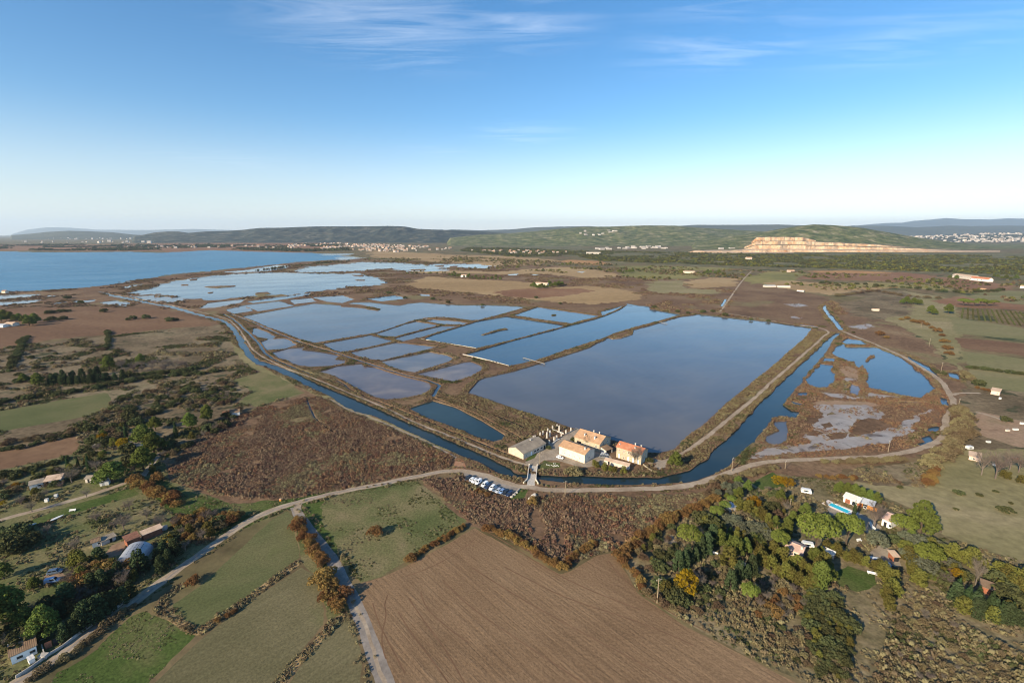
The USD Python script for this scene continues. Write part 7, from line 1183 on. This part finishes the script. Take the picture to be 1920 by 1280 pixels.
# swimming pool
c = [gp(1552.5, 946.5), gp(1588.5, 962.5)]; d = c[1] - c[0]; Lp = float(np.hypot(*d)); t = thing('swimming_pool', 'turquoise swimming pool with a pale paved surround', 'pool', (*c[0], 0), math.degrees(math.atan2(d[1], d[0])))
ou, inn = shapely.box(-2.2, -1.0, Lp + 2.4, 4.6), shapely.box(0, .1, Lp, 3.4)
obj('surround', MB().prism(ou.difference(inn.buffer(.3, join_style=2)), -.4, .10).mesh(), M['pool_coping'], t); obj('coping', MB().prism(inn.buffer(.3, join_style=2).difference(inn), -.4, .14).mesh(), M['white_wall'], t); obj('water', MB().prism(inn, -.4, .02).mesh(), M['pool_water'], t)
for s in (1.0, 1.5): obj('ladder_rail', MB().tube([(Lp - .2, s, .1), (Lp - .1, s, .7), (Lp + .25, s, .75), (Lp + .35, s, .12)], .03, 5).mesh(), M['white_paint'], t)
# caravans, trailers, small things lying about
def caravan(x, y, az, L_, w, h, label, name='caravan'):
    p = gp(x, y); t = thing(name, label, 'caravan', (p[0], p[1], 0), az); m = MB()
    prof = [(-L_ / 2, .45), (L_ / 2, .45), (L_ / 2 + .12, h * .55), (L_ / 2 - .25, h), (-L_ / 2 + .35, h), (-L_ / 2 - .12, h * .6)]
    m.loft([np.array([(a, s * k, b) for a, b in prof]) for s, k in ((-1, w / 2), (1, w / 2))][::-1]); obj('body', m.mesh(), M['white_paint'], t)
    for s in (-1, 1): obj('window', MB().box(-L_ * .28, L_ * .2, s * (w / 2 + .004) - .01, s * (w / 2 + .004) + .01, h * .55, h * .8).mesh(), M['glass'], t); obj('wheel', MB().tube([(0, s * (w / 2 - .25), .32), (0, s * (w / 2 + .01), .32)], .32, 12).mesh(), M['dark_void'], t)
    obj('tow_bar', MB().box(L_ / 2, L_ / 2 + 1.1, -.06, .06, .42, .5).mesh(), M['grey_sheet'], t)
caravan(1511, 924, -25, 4.2, 1.9, 2.2, 'white caravan below the golden lawn trees'); caravan(1817, 842, 5, 3.4, 1.8, 2.0, 'white caravan by the right road corner hedge'); caravan(1803, 845, 60, 2.6, 1.6, 1.7, 'smaller white caravan by the right road corner hedge')
caravan(1514, 1025, -20, 4.0, 1.8, 2.1, 'white caravan beside the pink roofed cottage')
def bench(x, y, az, label, m='white_paint', L_=2.2):
    p = gp(x, y); t = thing('garden_bench', label, 'bench', (p[0], p[1], 0), az); obj('seat', MB().box(-L_ / 2, L_ / 2, -.35, .35, .40, .48).mesh(), M[m], t); obj('backrest', MB().box(-L_ / 2, L_ / 2, .32, .40, .482, .95).mesh(), M[m], t)
    for a in (-1, 1): obj('leg', MB().box(a * L_ * .4 - .05, a * L_ * .4 + .05, -.3, .3, -.1, .398).mesh(), M[m], t)
bench(1637, 1077, -25, 'long white bench on the lower garden lawn', L_=3.6); bench(1391, 1059, -10, 'white slab bench beside the thin cypress', L_=2.6); bench(1340, 1039, -30, 'white bench beside the dark conifer row', L_=2.2); bench(1611, 1014, 10, 'white bench under the umbrella pine of the paved yard', L_=2.0); bench(136, 958, 15, 'pale ring bench on the left hamlet lawn', L_=2.4)
def boat(x, y, az, label, m, L_=4.2):
    p = gp(x, y); t = thing('small_boat', label, 'boat', (p[0], p[1], 0), az); st = [(-L_ / 2, .5, .3), (-L_ / 6, .75, .25), (L_ / 5, .68, .28), (L_ / 2, .05, .5)]
    obj('hull', MB().loft([np.array([(x_, -w, .65), (x_, -w * .6, z), (x_, w * .6, z), (x_, w, .65)])[::-1] for x_, w, z in st]).mesh(), M[m], t); obj('deck', MB().loft([np.array([(x_, -w * .8, .66), (x_, w * .8, .66), (x_, w * .8, .70), (x_, -w * .8, .70)])[::-1] for x_, w, z in st]).mesh(), M['white_paint'], t)
boat(1640, 1048, -15, 'blue boat lying below the gravel yard hedge', 'blue_plastic'); boat(1666, 1060, 60, 'blue tarp covered boat on the gravel yard', 'blue_plastic', 3.2); boat(108, 972, 70, 'pale upturned boat on the left hamlet grass', 'white_wall', 4.6); boat(58, 986, 40, 'brown skiff on the left hamlet grass', 'planks', 3.6)
def cabin_box(name, x, y, az, s, label, m, cat):
    p = gp(x, y); t = thing(name, label, cat, (p[0], p[1], 0), az); a, b, h = s; obj('body', MB().loft([np.array([(-a * k, -b * k, z), (a * k, -b * k, z), (a * k, b * k, z), (-a * k, b * k, z)]) for z, k in ((0.0, .5), (h * .85, .5), (h, .46))]).mesh(), M[m], t); obj('lid', MB().box(-a * .52, a * .52, -b * .52, b * .52, h + .002, h + .07).mesh(), M['concrete'], t)
for x, y, az, s, lab, m in ((1875, 748, 20, (1.2, 1.1, 1.3), 'white hut right of the small pink house', 'white_wall'), (1889, 808, 5, (2.2, 1.0, 1.0), 'dark topped pale trailer on the sandy plot', 'pale_wall'), (1904, 806, 0, (2.8, 1.2, 1.0), 'white trailer on the sandy plot', 'white_paint'), (1853, 829, 0, (2, 1.2, .9), 'small white trailer at the foot of the sandy plot', 'white_paint'), (1916, 795, 0, (1.8, 1.2, 1.2), 'white hut at the right edge of the sandy plot', 'white_wall'), (82, 1232, 0, (2.0, 1.4, 1.0), 'pale tank behind the roadside wall', 'concrete'), (308, 992, 20, (2.2, 1.6, 1.3), 'pale hut at the end of the long narrow shed', 'white_wall'), (1903, 860, 10, (2.6, 1.5, .8), 'orange topped crate near the big bare trees', 'red_plastic'), (1866, 872, 10, (2.2, 1.4, .8), 'white crate below the big bare trees', 'white_wall'), (88, 940, 20, (1.2, 1.2, 1.4), 'white tank in the garden by the lane', 'white_wall'), (106, 933, 20, (1.2, 1.0, 1.8), 'white and blue hut in the garden above the lane', 'white_paint'), (526, 938.5, 0, (.8, .6, 1.0), 'orange marker box on the grass before the road fork', 'orange_wall')):
    cabin_box('hut' if 'hut' in lab else 'trailer' if 'trailer' in lab else 'tank' if 'tank' in lab else 'crate' if 'crate' in lab else 'marker_box', x, y, az, s, lab, m, 'hut' if 'hut' in lab else 'trailer' if 'trailer' in lab else 'tank' if 'tank' in lab else 'crate' if 'crate' in lab else 'marker')
# ------------------------------------------------------------------ cars
M['tyre'] = mat('tyre', (0.02, 0.02, 0.02), .8, .1, 3.0); M['rim'] = mat('rim', (0.45, 0.45, 0.46), .35, .05, 2.0, .5, .8); M['lamp'] = mat('headlamp', (0.7, 0.72, 0.75), .15, .02, 1, .6); M['tail'] = mat('tail_lamp', (0.35, 0.02, 0.02), .3, .02, 1, .5); M['plate'] = mat('bumper_plastic', (0.03, 0.03, 0.032), .6, .05)
PAINT = {}
def paint(n, c): PAINT[n] = usdkit.material(stage, f'/World/Looks/paint_{n}', {'p': ('principled_bsdf', {'base_color': c, 'roughness': .32, 'coat_weight': .6, 'coat_roughness': .06, 'metallic': .0 if n == 'white' else .25})}, [], surface='p.BSDF')
for n, c in (('white', (.78, .79, .80)), ('dark', (.018, .02, .026)), ('navy', (.02, .035, .085)), ('blue', (.22, .33, .52)), ('slate', (.10, .14, .20)), ('silver', (.50, .53, .58)), ('grey', (.20, .21, .22))): paint(n, c)
SH = {'hatch': dict(L=4.0, W=1.74, H=1.48, hood=.92, cab=(-1.75, -1.45, .35, 1.15), van=0), 'van': dict(L=4.3, W=1.80, H=1.82, hood=1.02, cab=(-2.08, -2.0, .55, 1.25), van=1), 'suv': dict(L=4.5, W=1.86, H=1.70, hood=1.06, cab=(-2.05, -1.75, .45, 1.2), van=0), 'estate': dict(L=4.5, W=1.77, H=1.47, hood=.90, cab=(-2.0, -1.75, .45, 1.3), van=0)}
def car(x, y, az, shape, col, label, group=None, xy=None):
    p = gp(x, y) if xy is None else xy; t = thing('parked_car', label, 'car', (p[0], p[1], 0), az, group); s = SH[shape]; L2, W2, H, hd = s['L'] / 2, s['W'] / 2, s['H'], s['hood']
    def ring(x_, w, z0, z1, r=.12): return np.array([(x_, -w + r, z0), (x_, w - r, z0), (x_, w, z0 + r), (x_, w, z1 - r), (x_, w - r, z1), (x_, -w + r, z1), (x_, -w, z1 - r), (x_, -w, z0 + r)])
    st = [(-L2, W2 * .82, .42, hd * .80), (-L2 + .12, W2 * .93, .30, hd * .96), (-L2 + .6, W2, .24, hd), (0, W2, .22, hd), (L2 - 1.05, W2, .24, hd * .98), (L2 - .35, W2 * .95, .26, hd * .88), (L2 - .06, W2 * .84, .34, hd * .74), (L2, W2 * .74, .42, hd * .64)]
    obj('body', MB().loft([ring(*q) for q in st]).mesh(), PAINT[col], t, 35)
    a, b, c_, d = s['cab']; z0 = hd - .05
    lo = [(a, W2 * .93), (d, W2 * .93)]; hi = [(b, W2 * .76), (c_, W2 * .76)]
    def frus(k, zt, zb): # a slanting cabin band between heights zb and zt
        f = lambda z: (z - z0) / (H - z0); q = lambda z: [(a + (b - a) * f(z) - k, W2 * (.93 - .17 * f(z)) + k), (d + (c_ - d) * f(z) + k, W2 * (.93 - .17 * f(z)) + k)]
        R = lambda z: np.array([(q(z)[0][0], -q(z)[0][1], z), (q(z)[1][0], -q(z)[1][1], z), (q(z)[1][0], q(z)[1][1], z), (q(z)[0][0], q(z)[0][1], z)])
        return MB().loft([R(zb), R(zt)]).mesh()
    obj('cabin', frus(0, H - .02, z0), PAINT[col], t)
    f = lambda z: (z - z0) / (H - z0); zb, zt = z0 + .10, H - .13
    def pane(p4): m = MB(); v = np.array(p4); nn = np.cross(v[1] - v[0], v[3] - v[0]); nn /= np.linalg.norm(nn); return m.add(np.vstack([v + nn * .012, v - nn * .02]), [(0, 1, 2, 3), (7, 6, 5, 4), (0, 4, 5, 1), (1, 5, 6, 2), (2, 6, 7, 3), (3, 7, 4, 0)]).mesh()
    X = lambda e0, e1, z: e0 + (e1 - e0) * f(z); Wd = lambda z: W2 * (.93 - .17 * f(z))
    obj('windscreen', pane([(X(d, c_, zb), -Wd(zb) + .12, zb), (X(d, c_, zb), Wd(zb) - .12, zb), (X(d, c_, zt), Wd(zt) - .1, zt), (X(d, c_, zt), -Wd(zt) + .1, zt)]), M['glass'], t)
    obj('rear_window', pane([(X(a, b, zb + .1), Wd(zb) - .14, zb + .1), (X(a, b, zb + .1), -Wd(zb) + .14, zb + .1), (X(a, b, zt), -Wd(zt) + .12, zt), (X(a, b, zt), Wd(zt) - .12, zt)]), M['glass'], t)
    for sg in (-1, 1):
        for u0, u1 in (((.54, .93),) if s['van'] else ((.08, .46), (.52, .92))):
            e = lambda u, z: X(a, b, z) + u * (X(d, c_, z) - X(a, b, z)); q = [(e(u0, zb), sg * Wd(zb), zb), (e(u1, zb), sg * Wd(zb), zb), (e(u1, zt), sg * Wd(zt), zt), (e(u0, zt), sg * Wd(zt), zt)]
            obj('side_window', pane(q if sg < 0 else q[::-1]), M['glass'], t)
        obj('headlight', MB().box(L2 - .16, L2 - .015, sg * W2 * .62 - .17, sg * W2 * .62 + .17, hd * .60, hd * .74).mesh(), M['lamp'], t); obj('tail_light', MB().box(-L2 + .004, -L2 + .10, sg * W2 * .70 - .12, sg * W2 * .70 + .12, hd * .66, hd * .84).mesh(), M['tail'], t)
        obj('mirror', MB().box(X(d, c_, zb) - .35, X(d, c_, zb) - .15, sg * (W2 + .09) - .09, sg * (W2 + .09) + .09, zb - .02, zb + .13).mesh(), PAINT[col], t)
        for xw in (-L2 + .78, L2 - .82):
            w = obj('wheel', MB().tube([(xw, sg * (W2 - .22), .31), (xw, sg * (W2 + .012), .31)], .31, 14).mesh(), M['tyre'], t); obj('rim', MB().tube([(xw, sg * (W2 + .0), .31), (xw, sg * (W2 + .025), .31)], .19, 10).mesh(), M['rim'], w)
    obj('front_bumper', MB().box(L2 - .10, L2 + .03, -W2 * .7, W2 * .7, .26, .42).mesh(), M['plate'], t); obj('rear_bumper', MB().box(-L2 - .02, -L2 + .10, -W2 * .76, W2 * .76, .30, .45).mesh(), M['plate'], t)
def cz(x, y): return 860 + x / 12.0, 860 + y / 12.0
row_az = math.degrees(math.atan2(*(gp(*cz(420, 530)) - gp(*cz(500, 470)))[::-1]))
for x, y, sh, co, lab in ((225, 440, 'suv', 'dark', 'dark boxy car at the left end of the car park row'), (295, 478, 'hatch', 'white', 'first white car from the left in the car park row'), (363, 502, 'hatch', 'white', 'second white car from the left in the car park row'), (445, 528, 'van', 'white', 'third white vehicle, a small van beside the gap in the row'), (583, 585, 'van', 'white', 'white van right of the gap in the car park row'), (655, 625, 'estate', 'navy', 'dark navy car between the two white vans'), (760, 655, 'suv', 'white', 'white people carrier with dark side windows in the row'), (828, 690, 'hatch', 'slate', 'slate blue car right of the white people carrier'), (893, 720, 'hatch', 'silver', 'pale blue silver car in the row'), (972, 738, 'hatch', 'blue', 'light blue car third from the right end'), (1060, 760, 'estate', 'dark', 'black car second from the right end'), (1140, 790, 'estate', 'navy', 'dark blue car at the right end of the car park row')):
    car(*cz(x, y + 18), row_az + (len(lab) % 5 - 2) * .8, sh, co, lab)
car(1050, 859, -35, 'hatch', 'white', 'white car parked at the corner of the cream barn'); car(1133, 853, -8, 'estate', 'silver', 'pale car parked behind the lean to'); car(1131, 857.5, -8, 'estate', 'grey', 'grey car parked next to the pale one behind the lean to'); car(1138, 846, 60, 'van', 'white', 'white van under the carport')
car(1439, 1027, -60, 'hatch', 'navy', 'dark blue car on the right hamlet drive'); car(307, 852, 30, 'estate', 'dark', 'dark car at the end of the short lane'); car(104, 1074, 20, 'suv', 'slate', 'dark car on the pale earth yard'); car(99, 1091, 25, 'van', 'blue', 'blue van standing in for a blue tarp beside the pale earth yard')  # the blue van stands in for a blue tarp
# ------------------------------------------------------------------ vines, far farms, village and towns
VN = tuft(70, 60, .9, 1.5, .34, 'grass_leaf')
for k in range(18):
    t0 = k / 17; a, b = np.array([1806, 578]) + t0 * np.array([150, 9]), np.array([1803, 597]) + t0 * np.array([190, 25])
    A, B = gp(*a), gp(*b); d = B - A; Lr = float(np.hypot(*d)); n = int(Lr / 2.4); V, F, c = [], [], 0
    t = thing('vine_row', 'green row of vines in the vineyard at the right edge', 'vines', (A[0], A[1], 0), math.degrees(math.atan2(d[1], d[0])), 'vine rows of the right vineyard'); m = MB(); rg = np.random.default_rng(k)
    for j in range(n): m.add(*tf(VN[0], (j * 2.4 + rg.uniform(-.4, .4), rg.uniform(-.2, .2), 0), rg.uniform(0, 6), rg.uniform(.7, 1.15)))
    obj('leaves', m.mesh(), LF['grass_leaf'], t); m = MB()
    for j in range(0, n, 3): m.box(j * 2.4 - .06, j * 2.4 + .06, -.06, .06, 0, 1.6)
    obj('stakes', m.mesh(), M['wood_pole'], t)
house('farmhouse', 'long pale farmhouse at the wood edge behind the red field', 'farmhouse', gp(1785, 520), gp(1824, 525), 16, 8, 11, 'pale_wall', 'pale_tiles', wins=W3(6, 40, 4, 2, 2.4))
house('farmhouse', 'white farmhouse with a red roof right of the long pale one', 'farmhouse', gp(1818, 525), gp(1852, 528.5), 13, 6, 10, 'white_wall', 'red_tiles', wins=W3(4, 34, 2, 2, 2.4))
house('small_house', 'small cream house with an orange roof below the red field', 'house', gp(1838, 545.5), gp(1848.5, 546), 7, 3.6, 5.4, 'cream_wall', 'tan_tiles', wins=[('front', 3, .1, 1.6, 2.4, 'gate')])
house('small_house', 'white house at the far right edge of the plain', 'house', gp(1912, 540), gp(1926, 541), 8, 4.5, 6, 'white_wall', 'pale_tiles')
house('field_hut', 'pale field hut alone on the brown marsh right of the ditch', 'hut', gp(1636, 582.5), gp(1648.5, 583), 5, 2.4, 3.2, 'cream_wall', 'pale_tiles')
house('field_hut', 'white hut left of the fallow field on the plain', 'hut', gp(1494, 546), gp(1507, 547), 5, 2.4, 3, 'white_wall', 'pale_tiles')
house('farm_sheds', 'white farm sheds beside the olive field', 'shed', gp(1434, 538.5), gp(1455, 538.5), 9, 3.2, 4.2, 'pale_wall', 'zinc_sheet'); house('farm_sheds', 'second white farm shed beside the olive field', 'shed', gp(1458, 539), gp(1482, 539.5), 9, 3, 4, 'pale_wall', 'white_sheet')
house('farmhouse', 'pale farmhouse inside the ring of dark trees in the beige field', 'farmhouse', gp(1003, 535.5), gp(1026, 536.5), 12, 5, 7.5, 'cream_wall', 'pale_tiles'); house('white_farm', 'white farm building in the tree belt behind the ponds', 'farm', gp(864, 519.5), gp(874, 520), 10, 5, 7, 'white_wall', 'pale_tiles')
house('farmhouse', 'low pale farmhouse among the trees at the far left', 'farmhouse', gp(8, 612), gp(24, 612), 9, 3.4, 5, 'pale_wall', 'pale_tiles'); house('farm_shed', 'white farm shed among the trees at the far left', 'shed', gp(-12, 614), gp(6, 614), 8, 3, 4, 'white_wall', 'zinc_sheet')
house('farmhouse', 'pale house by the small wood on the left of the plain', 'farmhouse', gp(1281, 512), gp(1303, 512.5), 10, 4.5, 6.5, 'cream_wall', 'pale_tiles'); house('farmhouse', 'pink house below the wood', 'farmhouse', gp(1478, 510), gp(1490, 510), 9, 4.5, 6.5, 'pink_wall', 'tan_tiles'); house('farmhouse', 'orange roofed house inside the wood', 'farmhouse', gp(1400, 486.5), gp(1410, 486.5), 14, 8, 11, 'pink_wall', 'tan_tiles'); house('stone_ruin', 'pale ruined block at the edge of the wood', 'ruin', gp(1100, 477), gp(1126, 477), 20, 13, 14, 'pale_wall', 'grey_tiles', kind_='mono')
house('shore_house', 'small pale house at the lagoon shore on the left edge', 'house', gp(3, 549.5), gp(10, 549.5), 7, 4, 5.5, 'cream_wall', 'tan_tiles')
# house kinds of the far village and towns
plain('town_wall', (0.40, 0.33, 0.28), var=.25, scale=.02, rand=.25); plain('town_pale', (0.40, 0.36, 0.33), var=.2, scale=.02, rand=.2); plain('town_roof', (0.40, 0.22, 0.13), var=.25, scale=.02, rand=.3); plain('town_flat', (0.32, 0.285, 0.265), var=.2, scale=.02, rand=.25)
RECAST = {'cream_wall': 'town_wall', 'pink_wall': 'town_wall', 'pale_wall': 'town_wall', 'white_wall': 'town_pale', 'tan_tiles': 'town_roof', 'pale_tiles': 'town_flat', 'white_sheet': 'town_pale', 'zinc_sheet': 'town_flat'}
HK = []
for k, (w, r, a, b, e, rg_) in enumerate((('cream_wall', 'tan_tiles', 13, 9, 6, 8.4), ('pink_wall', 'tan_tiles', 11, 9, 7, 9), ('pale_wall', 'pale_tiles', 15, 10, 5.5, 7.8), ('white_wall', 'tan_tiles', 12, 10, 7.5, 9.6), ('white_wall', 'white_sheet', 34, 20, 9, 10.5), ('white_wall', 'zinc_sheet', 46, 24, 10, 11), ('white_wall', 'pale_tiles', 26, 16, 15, 17), ('cream_wall', 'pale_tiles', 30, 14, 19, 20.5))):
    kl = klass(f'far_house_kind_{k}'); m = MB().loft([np.array([(x, y, z) for y, z in ((-b / 2, -2), (b / 2, -2), (b / 2, e), (0, rg_), (-b / 2, e))]) for x in (-a / 2, a / 2)]); usdkit.mesh(stage, f'{kl.GetPath()}/wall', m.mesh(), M[RECAST[w]])
    o = .4; s = (rg_ - e) / (b / 2); m = MB(); slab(m, [(-a / 2 - o, -b / 2 - o, e - s * o + .25), (a / 2 + o, -b / 2 - o, e - s * o + .25), (a / 2 + o, 0, rg_ + .25), (-a / 2 - o, 0, rg_ + .25)]); slab(m, [(-a / 2 - o, .01, rg_ + .25), (a / 2 + o, .01, rg_ + .25), (a / 2 + o, b / 2 + o, e - s * o + .25), (-a / 2 - o, b / 2 + o, e - s * o + .25)]); usdkit.mesh(stage, f'{kl.GetPath()}/roof', m.mesh(), M[RECAST[r]])
    HK.append(kl)
RIDGES = {}
def terrain_z(v, x, y):
    from scipy.spatial import cKDTree
    key = id(v); tr = RIDGES.setdefault(key, cKDTree(v[:, :2])); dd, ii = tr.query((x, y), k=3); w = 1 / (dd + 1); return float((v[ii, 2] * w).sum() / w.sum())
def town(n, px, kinds, label, group, name, seed, surf=None, mind=14, sc=(.9, 1.3), mound=0):
    rng = np.random.default_rng(seed); p = Polygon(GP(px)).buffer(0); x0, y0, x1, y1 = p.bounds; got = []; tries = 0
    while len(got) < n and tries < n * 60:
        tries += 1; q = np.array([rng.uniform(x0, x1), rng.uniform(y0, y1)])
        if not p.contains(Point(q)) or meshkit.fbm(np.array([[q[0] / 220, q[1] / 500, seed]]), 3)[0] < .42 or any(abs(q - g).max() < mind for g in got): continue
        got.append(q); z = terrain_z(surf, *q) if surf is not None else 0
        copy(HK[kinds[rng.integers(len(kinds))]], name, label, 'house' if 'house' in name else 'building', (q[0], q[1], max(z, 0)), rng.choice([8, 98, 20, 110, -15]) + rng.uniform(-6, 6), group, rng.uniform(*sc))
town(230, [(585, 463), (640, 458), (700, 458), (760, 460), (850, 465), (846, 468), (780, 471), (740, 474), (690, 471), (640, 468), (600, 467)], [0, 1, 2, 3, 0, 3], 'tiled house in the far village below the wooded ridge', 'houses of the far village', 'village_house', 60, mind=13, sc=(1.0, 1.5))
town(34, [(520, 459), (640, 456), (640, 459), (540, 462)], [2, 3, 0], 'pale house on the outskirts left of the far village', 'houses left of the far village', 'village_house', 61, mind=30, sc=(1.2, 1.8))
town(30, [(860, 470), (1000, 470), (1080, 474), (1000, 478), (880, 474)], [0, 1, 3], 'scattered tiled house in the wooded plain right of the village', 'scattered houses right of the village', 'village_house', 62, mind=40, sc=(1.0, 1.4))
town(26, [(1112, 466.5), (1160, 464), (1230, 462), (1252, 462.5), (1250, 466), (1180, 468), (1120, 468.5)], [4, 5, 4], 'white industrial hall at the foot of the green hills', 'white industrial halls', 'industrial_hall', 63, mind=45, sc=(.8, 1.2))
for x, y, k, s, lab in ((1352, 468, 4, 1.0, 'white plant hall left of the quarry, nearest the road'), (1372, 467.5, 5, .9, 'long white plant hall left of the quarry'), (1400, 468.5, 4, 1.1, 'white plant hall at the foot of the quarry'), (1412, 467, 7, .8, 'tall pale silo block at the foot of the quarry'), (1453, 471, 4, .7, 'small white hall before the quarry face')):
    q = gp(x, y); copy(HK[k], 'plant_hall', lab, 'building', (q[0], q[1], 5), 10, None, s)
TS = ridge_town
def on_slope(n, x0, x1, d0, d1, seed, kinds, label, group, name, surf, sc, mind, thr=.44):
    rng = np.random.default_rng(seed); got = []; tries = 0
    while len(got) < n and tries < n * 60:
        tries += 1; dd = rng.uniform(d0, d1); q = np.array([(rng.uniform(x0, x1) - 960) / F_PX * dd, dd])
        if meshkit.fbm(np.array([[q[0] / 500, q[1] / 700, seed]]), 3)[0] < thr or any(abs(q - g).max() < mind for g in got): continue
        got.append(q); copy(HK[kinds[rng.integers(len(kinds))]], name, label, 'building', (q[0], q[1], terrain_z(surf, *q)), rng.uniform(-30, 30), group, rng.uniform(*sc))
on_slope(290, 1690, 1935, 6700, 9700, 64, [6, 6, 7, 2, 4], 'pale building in the distant town on the right horizon', 'buildings of the distant town', 'town_building', TS, (.8, 1.4), 34)
on_slope(22, 110, 265, 10080, 10500, 65, [2, 3, 6], 'pale building in the distant port town across the lagoon', 'buildings of the port town', 'port_building', ridge_port, (1.0, 1.6), 60)
town(22, [(40, 453), (340, 453), (340, 456), (60, 456)], [6, 2, 3], 'pale building on the far lagoon shore', 'buildings of the far shore', 'shore_building', 66, mind=70, sc=(1.0, 1.8))
town(26, [(230, 462), (520, 461), (600, 466), (420, 465), (260, 466)], [0, 2, 3], 'tiled house among the tree belts across the lagoon', 'houses across the lagoon', 'village_house', 67, mind=50, sc=(1.2, 1.8))
on_slope(12, 1085, 1150, 5600, 6200, 68, [4, 6], 'white building on the green hills above the industrial halls', 'buildings on the green hills', 'hill_building', ridge_green, (.8, 1.2), 40, .3)
